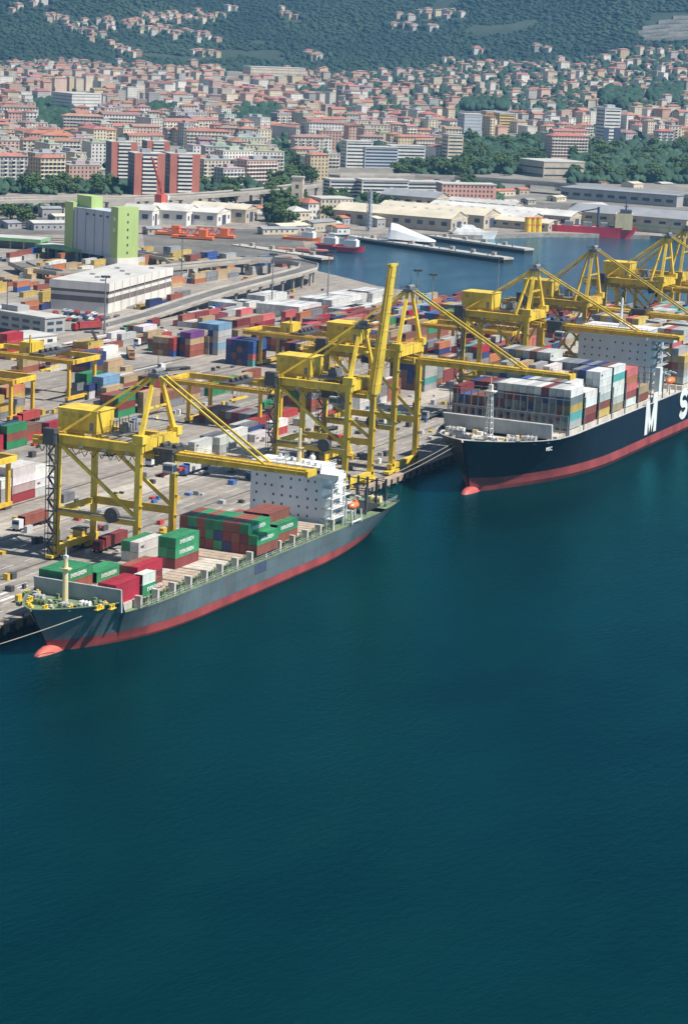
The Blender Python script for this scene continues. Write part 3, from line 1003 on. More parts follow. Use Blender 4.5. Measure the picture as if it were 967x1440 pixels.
def deck_part(name, mat, parent, ts_, pt, zf, t0=0, t1=1, inset=0.15):
    mb = MB()
    tt = [t for t in ts_ if t0 <= t <= t1]
    for a, b in zip(tt[:-1], tt[1:]):
        q = []
        for t, s in ((a, 1), (b, 1), (b, -1), (a, -1)):
            p = pt(t, zf(t), s)
            q.append((p[0], p[1] + s * min(inset, abs(p[1]) * 0.01), p[2]))
        mb.add(q, [(0, 1, 2, 3)])
    return mb.build(name, mat, parent)

def text_mesh(txt, size, mat, bold=0.0, depth=0.03):
    cu = bpy.data.curves.new('lettering', 'FONT')
    cu.body = txt
    cu.size = size
    cu.extrude = depth
    cu.offset = bold
    cu.resolution_u = 3
    o = bpy.data.objects.new('lettering', cu)
    COL.objects.link(o)
    bpy.context.view_layer.update()
    me = bpy.data.meshes.new_from_object(o.evaluated_get(bpy.context.evaluated_depsgraph_get()))
    bpy.data.objects.remove(o)
    me.materials.clear()
    me.materials.append(mat)
    # the letters stand upright in the x-z plane facing -y
    me.transform(Matrix.Rotation(math.radians(90), 4, 'X'))
    return me

def window_row(parent, mesh, pts, name='window'):
    for p in pts:
        link(name, mesh, parent, loc=p)

def winch(ship, x, y, z, s=1.0, mat='lightgrey'):
    w = MB().box(-0.9 * s, 0.9 * s, -1.5 * s, 1.5 * s, 0, 0.35 * s).tube((0, -1.3 * s, 1.0 * s), (0, 1.3 * s, 1.0 * s), 0.7 * s, n=10)
    for q in (-1.35, 0, 1.35):
        w.tube((0, q * s - 0.1, 1.0 * s), (0, q * s + 0.1, 1.0 * s), 1.0 * s, n=10)
    w.box(-0.8 * s, 0.8 * s, 1.55 * s, 2.6 * s, 0, 1.5 * s)
    w.xf((x, y, z))
    return w.build('mooring_winch', M[mat], ship)

def bollards(ship, pts, mat):
    for x, y, z in pts:
        b = MB()
        for q in (-0.6, 0.6):
            b.tube((x + q, y, z), (x + q, y, z + 0.9), 0.32, n=8).tube((x + q, y, z + 0.9), (x + q, y, z + 1.05), 0.42, n=8)
        b.box(x - 1.2, x + 1.2, y - 0.5, y + 0.5, z, z + 0.15)
        b.build('bollard', M[mat], ship)

# ---------------- the grey feeder
YC1, XB1, L1, B1 = -18.4, -80.0, 178.0, 28.0
zd1 = lambda t: 8.9 - 0.9 * min(t / 0.115, 1) - 2.6 * (0.0 if t < 0.118 else min(1, (t - 0.118) / 0.004)) + (0.9 * max(0, (t - 0.93) / 0.07))
S1 = thing('feeder_ship', 'grey and red feeder container ship berthed under the leftmost crane', 'ship', (0, 0, 0))
t1, p1, bd1 = loft(XB1, L1, YC1, B1, zd1, 0.0, 8.5, tb=0.24)
t1 = np.array(sorted(set(list(t1) + [0.1165, 0.1185, 0.1225])))
hull_part('hull', M['hull_grey'], S1, t1, p1, lambda t: -0.1 + 0.5 * max(0, 1 - t / 0.05), zd1, 8)
hull_part('boot_topping', M['hull_red'], S1, t1, p1, ZW - 1.5, lambda t: -0.1 + 0.5 * max(0, 1 - t / 0.05), 4)
deck_part('forecastle_deck', M['deck_green'], S1, t1, p1, lambda t: 8.9 - 0.9 * min(t / 0.115, 1) - 0.95, 0.002, 0.1165)
deck_part('main_deck', M['deck_green'], S1, t1, p1, lambda t: 5.3, 0.1225, 0.92)
deck_part('poop_deck', M['deck_green'], S1, t1, p1, lambda t: 5.6, 0.92, 1.0)
bl = MB().ball((0, 0, 0), 9.0, 2.1, 2.5, 14, 10).xf((-69.0, YC1, ZW - 0.55))
bl.build('bulbous_bow', M['bulb'], S1, smooth=True)
# rail cap along the bulwark
rc = MB()
for side in (1, -1):
    pr = None
    for t in t1:
        q = p1(t, zd1(t), side)
        q = (q[0], q[1], q[2] + 0.06)
        if pr is not None and t < 0.118:
            rc.bar(pr, q, 0.35, 0.14)
        pr = q
rc.build('rail_cap', M['deck_green'], S1)
# breakwater
bw = MB().hexa([(-59.6, -30.2, 5.6), (-59.2, -30.2, 5.6), (-59.2, -6.8, 5.6), (-59.6, -6.8, 5.6)], [(-60.3, -30.2, 11.0), (-59.9, -30.2, 11.0), (-59.9, -6.8, 11.0), (-60.3, -6.8, 11.0)])
bwo = bw.build('breakwater', M['breakwater'], S1)
e_ = MB()
for k in range(12):
    y = -29.8 + k * 2.04
    e_.hexa([(-59.15, y, 5.6), (-57.6, y, 5.6), (-57.6, y + 0.15, 5.6), (-59.15, y + 0.15, 5.6)], [(-59.9, y, 10.5), (-59.6, y, 10.5), (-59.6, y + 0.15, 10.5), (-59.9, y + 0.15, 10.5)])
e_.build('breakwater_rib', M['lightgrey'], bwo)
MB().bar((-60.1, -30.3, 11.08), (-60.1, -6.7, 11.08), 0.6, 0.16).bar((-59.8, -30.35, 5.6), (-60.2, -30.35, 11.1), 0.5, 0.3).build('breakwater_edge', M['lightgrey'], bwo)
# foremast
fm = MB().tube((-64.5, -18, 7.2), (-64.5, -18, 17.8), 0.75, 0.55, n=12).box(-65.4, -63.6, -19.2, -16.8, 15.2, 15.5)
fmo = fm.build('foremast', M['cream'], S1)
MB().tube((-64.5, -18, 17.8), (-64.5, -18, 20.4), 0.16, 0.08, n=6).bar((-64.5, -19.4, 18.2), (-64.5, -16.6, 18.2), 0.14).box(-64.9, -64.1, -18.5, -17.5, 17.82, 18.5).build('mast_light', M['white'], fmo)
MB().bar((-63.6, -18, 7.2), (-63.8, -18, 17.5), 0.5, 0.1).build('mast_ladder', M['steel'], fmo)
for x, y, s, m_ in ((-70, -22.0, 0.75, 'lightgrey'), (-70.5, -15.5, 0.75, 'deck_green'), (-66.5, -12.5, 0.7, 'lightgrey'), (-66, -24.6, 0.7, 'white')):
    winch(S1, x, y, 7.65, s, m_)
for x, y in ((-72.5, -12.8), (-74.5, -15), (-62.4, -27.5), (-65.5, -28.2), (-62, -9)):
    MB().box(-0.5, 0.5, -0.6, 0.6, 0, 0.7).tube((0, 0, 0.7), (0, 0, 1.1), 0.32, n=10).xf((x, y, 7.5)).build('windlass', M['yellow'], S1)
bollards(S1, [(-75.5, -19.5, 8.1), (-72, -24.0, 7.9), (-67, -28.4, 7.6), (-70, -12.0, 7.8), (-63.5, -30.0, 7.3), (-63, -6.8, 7.3)], 'yellow')
fr = MB()
for q in range(26):
    a = random.uniform(-74, -61.5)
    y = -18 + random.uniform(-1, 1) * (12 if a > -68 else 6.5)
    h = random.uniform(0.4, 1.3)
    fr.box(a, a + random.uniform(0.4, 1.3), y, y + random.uniform(0.4, 1.3), 7.35, 7.5 + h, random.choice((0, 0, 1, 2)))
fr.build('deck_fitting', [M['deck_green'], M['cream'], M['lightgrey']], S1)
# mooring rope to the quay
def rope(a, b, sag, label):
    mb, pr = MB(), None
    for k in range(17):
        u = k / 16
        q = (a[0] + (b[0] - a[0]) * u, a[1] + (b[1] - a[1]) * u, a[2] + (b[2] - a[2]) * u - sag * 4 * u * (1 - u))
        if pr:
            mb.tube(pr, q, 0.085, n=5, cap=False)
        pr = q
    return tag(mb.build('mooring_rope', M['rope']), label, 'rope', 'mooring ropes')
rope((-72.0, -27.0, 6.9), (-128, -2.2, 0.4), 1.2, 'long mooring rope from the grey bow down to the left quay edge')
rope((160.5, -24, 13.2), (103, -2.2, 0.3), 2.0, 'mooring rope from the black bow to the quay, lower of the two')
rope((160.0, -22, 13.2), (110, -2.2, 0.3), 1.2, 'mooring rope from the black bow to the quay, upper of the two')

# hatch covers in three columns, coamings between the bays
HZ1 = 7.0
for k in range(8):
    x0 = -57.2 + k * 13.6
    for j, (ya, yb) in enumerate(((-29.3, -21.9), (-21.75, -14.3), (-14.15, -6.6))):
        h = MB().box(x0, x0 + 12.9, ya, yb, 5.35, HZ1)
        for q in range(5):
            h.box(x0 + 0.5 + q * 2.5, x0 + 0.75 + q * 2.5, ya + 0.1, yb - 0.1, HZ1, HZ1 + 0.07)
        h.build('hatch_cover', M['deck_tan' if (k + j) % 3 else 'deck_pale'], S1)
    MB().box(x0 + 12.92, x0 + 13.58, -29.2, -6.7, 5.35, 6.3).build('cross_deck', M['steel'], S1)
# lashing posts and pipe frames on the starboard side
for k in range(27):
    x = -52.5 + k * 4.05
    if not (-1.5 < p1((x - XB1) / L1, 5.3, 1)[1] + 32 < 2.6):
        continue
    y = -31.3
    l = MB()
    if k % 2 == 0:
        l.box(x - 0.45, x + 0.45, y - 0.2, y + 1.5, 5.32, 8.3)
    else:
        l.bar((x - 1.2, y, 5.32), (x - 1.2, y, 7.8), 0.22).bar((x + 1.2, y, 5.32), (x + 1.2, y, 7.8), 0.22).bar((x - 1.2, y, 7.7), (x + 1.2, y, 7.7), 0.22).bar((x - 1.2, y, 6.6), (x + 1.2, y, 6.6), 0.14)
        l.box(x - 0.8, x + 0.8, y + 0.6, y + 1.5, 5.32, 7.0)
    l.build('lashing_post', M['deck_pale' if k % 2 == 0 else 'deck_green'], S1)
rr = MB()
railing(rr, (-53, -31.9, 5.4), (50, -31.9, 5.4), 36)
rr.build('side_railing', M['lightgrey'], S1)
# pilot ladder patch and draught marks
MB().box(4.0, 10.5, -32.5, -32.25, 2.6, 5.2).build('side_door', M['navy'], S1)

# superstructure
SX, SY0, SY1, SZ = 53.0, -28.0, -5.6, 19.4
sp_ = MB().box(SX, SX + 14, SY0 + 0.6, SY1, 5.3, SZ)
sup = sp_.build('superstructure', M['super_shade'], S1)
MB().box(SX - 0.5, SX + 9, SY0 + 1.0, SY1 - 0.4, SZ + 0.02, SZ + 2.5).box(SX - 0.9, SX + 4, -32.6, SY0 + 1.0, SZ + 0.02, SZ + 1.3).box(SX - 0.9, SX + 4, SY1 - 0.4, -3.4, SZ + 0.02, SZ + 1.3).build('bridge', M['white'], S1)
MB().box(SX - 0.56, SX - 0.5, SY0 + 1.3, SY1 - 0.7, SZ + 1.05, SZ + 1.95).build('bridge_window', M['glass'], S1)
tp = MB()
tp.box(SX - 0.8, SX + 9.3, SY0 + 0.8, SY1 - 0.2, SZ + 2.52, SZ + 2.75)
railing(tp, (SX - 0.7, SY0 + 0.9, SZ + 2.75), (SX - 0.7, SY1 - 0.3, SZ + 2.75))
railing(tp, (SX - 0.7, SY0 + 0.9, SZ + 2.75), (SX + 9, SY0 + 0.9, SZ + 2.75))
for q in range(7):
    tp.box(SX + 1 + q, SX + 1.7 + q, -25 + q * 2.3, -24.2 + q * 2.3, SZ + 2.75, SZ + 3.7)
tp.build('monkey_island', M['white'], S1)
rm = MB().tube((SX + 4.5, -18, SZ + 2.7), (SX + 4.5, -18, SZ + 12), 0.75, 0.4, n=8).bar((SX + 4.5, -20.5, SZ + 8.4), (SX + 4.5, -15.5, SZ + 8.4), 0.3)
rm.bar((SX + 4.5, -19.8, SZ + 10.4), (SX + 4.5, -16.2, SZ + 10.4), 0.2).box(SX + 3.6, SX + 5.4, -18.9, -17.1, SZ + 6.5, SZ + 6.7)
rmo = rm.build('radar_mast', M['cream'], S1)
MB().ball((SX + 4.5, -14.2, SZ + 4.1), 0.8, 0.8, 0.8).ball((SX + 4.5, -22, SZ + 4.3), 0.9, 0.9, 0.9).build('radome', M['white'], rmo, smooth=True)
wm = MB().box(-0.05, 0.02, -0.27, 0.27, -0.34, 0.34).mesh('window', M['glass'])
for r_ in range(5):
    for k in range(8):
        if (r_ * 5 + k * 3) % 7 == 0:
            continue
        y = SY0 + 2.2 + k * 2.62 + (0.6 if (k + r_) % 4 == 0 else 0)
        link('window', wm, sup, loc=(SX, y, 8.2 + r_ * 2.45))
wm2 = MB().box(-0.42, 0.42, -0.05, 0.02, -0.5, 0.5).mesh('window', M['glass'])
# starboard side: white steps of decks, stairs, lifeboat in its davit
ss = MB()
for r_ in range(5):
    z = 5.3 + 2.8 * r_
    ss.box(SX + 0.02, SX + 15.5 - r_ * 1.7, SY0 - 2.6, SY0 + 0.58, z + 2.62, z + 2.8)
    railing(ss, (SX + 1, SY0 - 2.5, z + 2.8), (SX + 15.2 - r_ * 1.7, SY0 - 2.5, z + 2.8), 6)
    ss.bar((SX + 3, SY0 - 1.2, z), (SX + 7, SY0 - 1.2, z + 2.8), 0.8, 0.14)
for x in (SX + 0.3, SX + 8):
    ss.box(x, x + 0.5, SY0 - 2.5, SY0 - 2.0, 5.3, SZ - 3 if x > SX + 5 else SZ)
ss.box(SX + 0.02, SX + 5.2, SY0 - 0.4, SY0 + 0.59, 5.3, 13.5)
ss.build('side_deck', M['white'], S1)
for r_ in range(4):
    for k in range(3):
        link('window', wm2, sup, loc=(SX + 6.8 + k * 2.3, SY0 + 0.6, 7.4 + r_ * 2.8))
lb = MB()
prof = [(0.0, 0.02), (0.06, 0.5), (0.2, 0.95), (0.5, 1.05), (0.8, 0.95), (0.94, 0.5), (1, 0.02)]
for (a, ra), (b, rb) in zip(prof[:-1], prof[1:]):
    lb.tube((SX + 8.9 + a * 5.2, -31.9, 10.4), (SX + 8.9 + b * 5.2, -31.9, 10.4), ra * 1.0, rb * 1.0, n=12, cap=False)
lb.box(SX + 12.0, SX + 13.0, -32.4, -31.4, 11.2, 11.8)
lbo = lb.build('lifeboat', M['orange'], S1)
dv = MB()
for x in (SX + 8.6, SX + 14.6):
    dv.bar((x, -30.8, 5.4), (x, -31.0, 12.6), 0.45).bar((x, -31.0, 12.6), (x, -32.6, 12.2), 0.35).bar((x, -32.9, 5.6), (x, -32.7, 9.0), 0.4).bar((x, -32.9, 5.8), (x, -30.8, 5.8), 0.4)
dv.bar((SX + 8.6, -32.8, 6.2), (SX + 14.6, -32.8, 6.2), 0.35)
dv.build('davit', M['white'], S1)
# funnel, cell guides and stern gear
MB().hexa([(SX + 14.5, -22, 5.6), (SX + 21, -22, 5.6), (SX + 21, -14, 5.6), (SX + 14.5, -14, 5.6)], [(SX + 15.2, -21, 17), (SX + 20.4, -21, 17), (SX + 20.4, -15, 17), (SX + 15.2, -15, 17)]).build('funnel', M['hull_grey'], S1)
for x in (76.5, 90.0):
    g_ = MB()
    for k in range(9):
        y = -30.2 + k * 2.9
        g_.bar((x, y, 5.5), (x, y, 13.6 if k < 8 else 12), 0.5, 0.55)
        if k < 8:
            g_.bar((x, y, 9.3), (x, y + 2.9, 9.3), 0.25).bar((x, y, 12.9), (x, y + 2.9, 12.9), 0.25)
    g_.build('cell_guide', M['steel'], S1)
MB().box(77.2, 89.4, -29, -8, 5.6, 6.4).build('hatch_cover', M['rubber'], S1)
winch(S1, 94.5, -25.5, 5.65, 1.0, 'cream')
winch(S1, 94.5, -13.5, 5.65, 1.0, 'yellow')
rr = MB()
railing(rr, (86, -31.2, 6.3), (97.8, -30.6, 6.5), 6)
railing(rr, (97.8, -30.6, 6.5), (97.8, -5.4, 6.5), 8)
rr.build('stern_railing', M['lightgrey'], S1)

# ---------------- the big black ship
YC2, XB2, L2, B2 = -26.4, 156.5, 350.0, 43.6
ZD2 = 13.2
zd2 = lambda t: 15.0 - 1.8 * min(t / 0.085, 1)
S2 = thing('container_ship', 'huge black hulled container ship with big white hull letters', 'ship', (0, 0, 0))
t2, p2, bd2 = loft(XB2, L2, YC2, B2, zd2, 1.5, 9.0, tb=0.14, tw=0.25, ts=0.8)
bt2 = lambda t: 1.5 + 0.6 * max(0, 1 - t / 0.03)
hull_part('hull', M['hull_black'], S2, t2, p2, bt2, zd2, 9)
hull_part('boot_topping', M['hull_red'], S2, t2, p2, ZW - 1.5, bt2, 4)
deck_part('forecastle_deck', M['deck_pale'], S2, t2, p2, lambda t: zd2(t) - 1.1, 0.001, 0.10)
deck_part('main_deck', M['deck_pale'], S2, t2, p2, lambda t: ZD2 - 0.3, 0.098, 1.0)
MB().ball((0, 0, 0), 8.0, 2.3, 2.9, 14, 10).xf((167.0, YC2, ZW - 0.9)).build('bulbous_bow', M['bulb_dark'], S2, smooth=True)
rc = MB()
for side in (1, -1):
    pr = None
    for t in t2:
        q = p2(t, zd2(t), side)
        q = (q[0], q[1], q[2] + 0.05)
        if pr is not None and t < 0.5:
            rc.bar(pr, q, 0.5, 0.16)
        pr = q
rc.build('rail_cap', M['lightgrey'], S2)
b2 = MB().hexa([(187.6, -44.6, 12.9), (188.1, -44.6, 12.9), (188.1, -7.4, 12.9), (187.6, -7.4, 12.9)], [(186.6, -44.6, 17.6), (187.1, -44.6, 17.6), (187.1, -7.4, 17.6), (186.6, -7.4, 17.6)])
b2o = b2.build('breakwater', M['breakwater'], S2)
MB().bar((186.85, -44.8, 17.7), (186.85, -7.2, 17.7), 0.9, 0.25).bar((187.6, -44.75, 12.9), (186.7, -44.75, 17.75), 0.7, 0.4).build('breakwater_edge', M['white'], b2o)
MB().box(188.15, 196.0, -46.2, -6.5, 13.0, 13.9).build('hatch_cover', M['deck_pale'], S2)
m2 = MB()
for s in ((-1, -1), (1, -1), (1, 1), (-1, 1)):
    m2.bar((177 + s[0] * 1.1, -27 + s[1] * 1.1, 12.8), (177 + s[0] * 0.5, -27 + s[1] * 0.5, 28), 0.27)
for k in range(8):
    z = 14 + k * 1.9
    h = 1.1 - 0.6 * (z - 12.8) / 15.2
    m2.box(177 - h, 177 + h, -27 - h, -27 - h + 0.18, z, z + 0.25).box(177 - h, 177 + h, -27 + h - 0.18, -27 + h, z, z + 0.25)
    m2.box(177 - h, 177 - h + 0.18, -27 - h, -27 + h, z, z + 0.25).bar((177 - h, -27 - h, z), (177 - h, -27 + h, z + 1.9), 0.14)
m2.box(175.6, 178.4, -28.8, -25.2, 27.9, 28.2).box(176.4, 177.6, -27.6, -26.4, 28.2, 30.2)
m2o = m2.build('foremast', M['white'], S2)
MB().tube((177, -27, 30.2), (177, -27, 32.6), 0.15, n=6).bar((177, -28.6, 29.4), (177, -25.4, 29.4), 0.15).build('mast_light', M['cream'], m2o)
for x, y in ((170, -31), (170.5, -22), (176, -36), (176, -18), (182, -40), (182, -13)):
    winch(S2, x, y, 12.6, 1.0, 'lightgrey')
bollards(S2, [(163.5, -27, 13.4), (166, -33.5, 13.2), (172, -39, 12.9), (178, -42.5, 12.6), (184, -44.8, 12.4), (166, -19.5, 13.2), (172, -13.5, 12.9)], 'lightgrey')
fr = MB()
for q in range(34):
    a = random.uniform(163, 186)
    hw = 4 + (a - 163) * 0.62
    y = YC2 + random.uniform(-1, 1) * hw
    fr.box(a, a + random.uniform(0.5, 2.0), y, y + random.uniform(0.5, 2.0), 12.2, 12.9 + random.uniform(0.3, 1.1), random.choice((0, 1, 2)))
fr.build('deck_fitting', [M['lightgrey'], M['cream'], M['white']], S2)
MB().box(159.5, 170.5, -33.2, -32.8, 10.2, 11.9).xf((0, 0, 0)).build('bow_recess', M['breakwater'], S2) if False else None
# big letters: M, S, C along the side
YS2 = p2(0.4, 8, 1)[1]
def stroke_letter(paths, w, close=False):
    mb = MB()
    for path in paths:
        n = len(path)
        L_, R_ = [], []
        for i in range(n):
            a, b = Vector(path[max(0, i - 1)]), Vector(path[min(n - 1, i + 1)])
            d = (b - a).normalized()
            q = Vector((-d.y, d.x)) * w / 2
            p = Vector(path[i])
            L_.append(p + q)
            R_.append(p - q)
        vs = [(p.x, y, p.y) for y in (0, 0.12) for p in L_ + R_]
        fs = []
        for i in range(n - 1):
            fs += [(i, n + i, n + i + 1, i + 1), (2 * n + i, i + 1 + 2 * n, 3 * n + i + 1, 3 * n + i), (i, i + 1, 2 * n + i + 1, 2 * n + i), (n + i, 3 * n + i, 3 * n + i + 1, n + i + 1)]
        mb.add(vs, fs)
    return mb
M_ = stroke_letter([], 1)
for q in ([(0, 0), (3.1, 0), (3.1, 12.2), (0, 12.2)], [(9.9, 0), (13, 0), (13, 12.2), (9.9, 12.2)], [(5.2, 0), (7.8, 0), (3.6, 12.2), (0.4, 12.2)], [(5.2, 0), (7.8, 0), (12.6, 12.2), (9.4, 12.2)]):
    k_ = {0: 0.0, 5.2: 0.02}[q[0][0]] if q[0][0] in (0, 5.2) else 0.0
    M_.hexa([(x, 0.12, z) for x, z in (q[0], q[1])] + [(x, 0.12, z) for x, z in (q[2], q[3])], [(x, k_ - 0.02, z) for x, z in (q[0], q[1])] + [(x, k_ - 0.02, z) for x, z in (q[2], q[3])])
M_.xf((273.2, YS2 - 0.30, 2.7)).build('hull_letter', M['white'], S2)
def arc(cx, cz, rx, rz_, a0, a1, n=12):
    return [(cx + rx * math.cos(math.radians(a0 + (a1 - a0) * i / n)), cz + rz_ * math.sin(math.radians(a0 + (a1 - a0) * i / n))) for i in range(n + 1)]
S_ = arc(5.2, 7.6, 3.7, 2.6, 10, 270, 16)[:-1] + arc(5.2, 3.2 + 0.2, 3.9, 2.7 - 0.9, 90, -170, 16)
S_ = arc(5.2, 7.75, 3.7, 2.35, 15, 255, 14) + arc(5.2, 3.4, 3.9, 2.25, 75, -165, 14)
stroke_letter([S_], 2.6).xf((313.5, YS2 - 0.30, 2.6)).build('hull_letter', M['white'], S2)
stroke_letter([arc(5.6, 5.6, 4.2, 4.7, 45, 315, 20)], 2.6).xf((353, YS2 - 0.30, 2.6)).build('hull_letter', M['white'], S2)
link('ship_name', text_mesh('MSC', 1.7, M['white'], 0.02), S2, loc=(181.0, -45.3, 10.2), rz=math.radians(-17))
# raised screen with the upper part of the letter, lashing bridges
MB().box(281.5, 286.8, YS2 - 0.12, YS2 + 0.2, ZD2 + 0.1, ZD2 + 3.4).build('bulwark_screen', M['white'], S2)
MB().box(197, 300, -47.2, -5.6, ZD2 - 0.28, 14.6).box(319, 470, -47.2, -5.6, ZD2 - 0.28, 14.6).build('hatch_coaming', M['deck_pale'], S2)
for k in range(9):
    x = (194.0, 195.6, 210.3, 224.4, 238.5, 252.6, 266.7, 280.8, 294.9)[k]
    lbm = MB()
    top = (20, 25, 24, 24, 24, 24, 24, 24, 24)[k]
    for j in range(18):
        y = -47.4 + j * 2.45
        lbm.bar((x, y, 13.2), (x, y, top), 0.34, 0.3)
    for z in (16.5, 19.3, top - 0.2):
        if z < top:
            lbm.bar((x, -47.4, z), (x, -5.7, z), 0.3, 0.22)
    lbm.build('lashing_bridge', M['grey'], S2)
# superstructure
UX, UY0, UY1, UZ = 301.0, -40.0, -12.4, 32.5
us = MB().box(UX, UX + 15, UY0, UY1, 13.0, UZ).build('superstructure', M['super_shade'], S2)
br = MB().box(UX - 1, UX + 11, UY0 + 1.5, UY1 - 1.5, UZ + 0.02, UZ + 3.4)
br.hexa([(UX - 0.6, -48.4, UZ + 0.02), (UX + 4, -48.4, UZ + 0.02), (UX + 4, UY0 + 1.5, UZ + 0.02), (UX - 0.6, UY0 + 1.5, UZ + 0.02)], [(UX - 0.6, -48.4, UZ + 1.4), (UX + 4, -48.4, UZ + 1.4), (UX + 4, UY0 + 1.5, UZ + 1.4), (UX - 0.6, UY0 + 1.5, UZ + 1.4)])
br.box(UX - 0.6, UX + 4, UY1 - 1.5, -4.4, UZ + 0.02, UZ + 1.4)
br.build('bridge', M['super_shade'], S2)
MB().box(UX - 1.08, UX - 1.0, UY0 + 2.0, UY1 - 2.0, UZ + 1.5, UZ + 2.7).build('bridge_window', M['glass'], S2)
mi_ = MB().box(UX - 1.2, UX + 11.4, UY0 + 1.2, UY1 - 1.2, UZ + 3.42, UZ + 3.7)
railing(mi_, (UX - 1.1, UY0 + 1.3, UZ + 3.7), (UX - 1.1, UY1 - 1.3, UZ + 3.7))
mi_.box(UX + 2, UX + 5, -30, -27, UZ + 3.7, UZ + 5)
mi_.build('monkey_island', M['white'], S2)
MB().tube((UX + 5, YC2, UZ + 3.7), (UX + 5, YC2, UZ + 14), 0.7, 0.35, n=8).bar((UX + 5, YC2 - 2.6, UZ + 9), (UX + 5, YC2 + 2.6, UZ + 9), 0.3).bar((UX + 5, YC2 - 1.8, UZ + 11.5), (UX + 5, YC2 + 1.8, UZ + 11.5), 0.25).build('radar_mast', M['white'], S2)
for r_ in range(6):
    for k in range(9):
        if (r_ * 3 + k * 5) % 8 == 0:
            continue
        link('window', wm, us, loc=(UX, UY0 + 2 + k * 2.9, 17.2 + r_ * 2.7))
sd = MB()
for r_ in range(6):
    z = 14 + r_ * 3.05
    sd.box(UX + 0.5, UX + 14, UY0 - 2.6, UY0 - 0.02, z + 2.8, z + 3.0)
    railing(sd, (UX + 0.5, UY0 - 2.5, z + 3.0), (UX + 14, UY0 - 2.5, z + 3.0), 6)
    sd.bar((UX + 2, UY0 - 1.4, z), (UX + 7, UY0 - 1.4, z + 3), 0.9, 0.14)
sd.bar((UX + 1, -47, UZ - 5), (UX + 1, UY0, UZ - 0.5), 0.7, 0.7)
sd.build('side_deck', M['lightgrey'], S2)
MB().box(290.5, 293.5, -47.3, -45.4, 14.6, 24.5).build('vent_tower', M['white'], S2)
lb2 = MB()
for (a, ra), (b, rb) in zip(prof[:-1], prof[1:]):
    lb2.tube((302.5 + a * 7, -46.6, 18.1), (302.5 + b * 7, -46.6, 18.1), ra * 1.25, rb * 1.25, n=12, cap=False)
lb2.build('lifeboat', M['orange'], S2)
dv2 = MB()
for x in (303, 310):
    dv2.bar((x, -44.6, 13.2), (x, -44.8, 21), 0.6).bar((x, -44.8, 21), (x, -47.4, 20.4), 0.5).bar((x, -47.6, 13.3), (x, -47.4, 16.2), 0.5)
dv2.build('davit', M['white'], S2)
MB().box(425, 440, -34, -18, 14.6, 38).build('funnel', M['hull_black'], S2)

# ------------------------------------------------------------------ containers
def container_meshes(L):
    W, H = 2.44, 2.6
    mb = MB()
    for x in (0, L - 0.18):
        for y in (0, W - 0.18):
            mb.box(x, x + 0.18, y, y + 0.18, 0, H)
    for y in (0.0, W - 0.12):
        mb.box(0.18, L - 0.18, y, y + 0.12, 0, 0.16).box(0.18, L - 0.18, y, y + 0.12, H - 0.12, H)
    # corrugated long sides
    n = 18 if L > 8 else 9
    pit = (L - 0.36) / n
    for side, y0, dy in ((0, 0.03, 0.07), (1, W - 0.03, -0.07)):
        xs = []
        for k in range(n):
            x = 0.18 + k * pit
            xs += [(x, 0), (x + pit * 0.3, 0), (x + pit * 0.5, 1), (x + pit * 0.8, 1)]
        xs.append((L - 0.18, 0))
        vs = [(x, y0 + dy * s, 0.16) for x, s in xs] + [(x, y0 + dy * s, H - 0.12) for x, s in xs]
        m = len(xs)
        fs = [(i, i + 1, m + i + 1, m + i) for i in range(m - 1)]
        mb.add(vs, fs if side == 0 else [f[::-1] for f in fs])
    mb.box(0.1, L - 0.1, 0.1, W - 0.1, H - 0.12, H - 0.03)
    for k in range(5 if L > 8 else 2):
        x = 0.9 + k * 2.4
        mb.box(x, x + 1.1, 0.3, W - 0.3, H - 0.03, H)
    mb.box(0.1, L - 0.1, 0.13, W - 0.13, 0.05, 0.14)
    mb.box(L - 0.1, L - 0.05, 0.18, W - 0.18, 0.1, H - 0.1)
    body = mb.mesh('container_body', M['container'])
    d = MB().box(0.03, 0.09, 0.02, 1.03, 0.14, H - 0.12)
    for q in (0.25, 0.75):
        d.tube((0.0, q, 0.14), (0.0, q, H - 0.14), 0.03, n=5)
        d.box(-0.03, 0.03, q - 0.14, q + 0.14, 1.0, 1.12)
    door = d.mesh('container_door', M['container'])
    return body, door

C40, C20 = container_meshes(12.19), container_meshes(6.06)
LET = {'green': text_mesh('EVERGREEN', 1.35, M['white'], 0.02, 0.02), 'white': text_mesh('MSC', 0.9, M['steel'], 0.01, 0.02)}

PAL = {'green': (0.04, 0.25, 0.105), 'dark red': (0.23, 0.045, 0.042), 'rust red': (0.29, 0.09, 0.06), 'red': (0.42, 0.06, 0.055), 'brown': (0.22, 0.10, 0.065), 'navy': (0.035, 0.05, 0.16),
       'blue': (0.05, 0.12, 0.36), 'light blue': (0.20, 0.35, 0.50), 'white': (0.68, 0.67, 0.64), 'pale grey': (0.43, 0.44, 0.43), 'grey': (0.21, 0.22, 0.235), 'tan': (0.46, 0.34, 0.20), 'yellow': (0.56, 0.40, 0.11),
       'orange': (0.50, 0.19, 0.085), 'teal': (0.10, 0.34, 0.32), 'pink red': (0.55, 0.14, 0.13), 'purple': (0.17, 0.06, 0.22), 'crimson': (0.40, 0.025, 0.045)}
CONT = []      # every container that could be seen: dict(pos, L, colour, where, tier, row, bay ...)
OCC = {}

def put(x, y, z, L, colour, where, bay, row, tier, ship=False, let=True):
    CONT.append(dict(p=(x, y, z), L=L, c=colour, w=where, b=bay, r=row, t=tier, ship=ship, let=let))

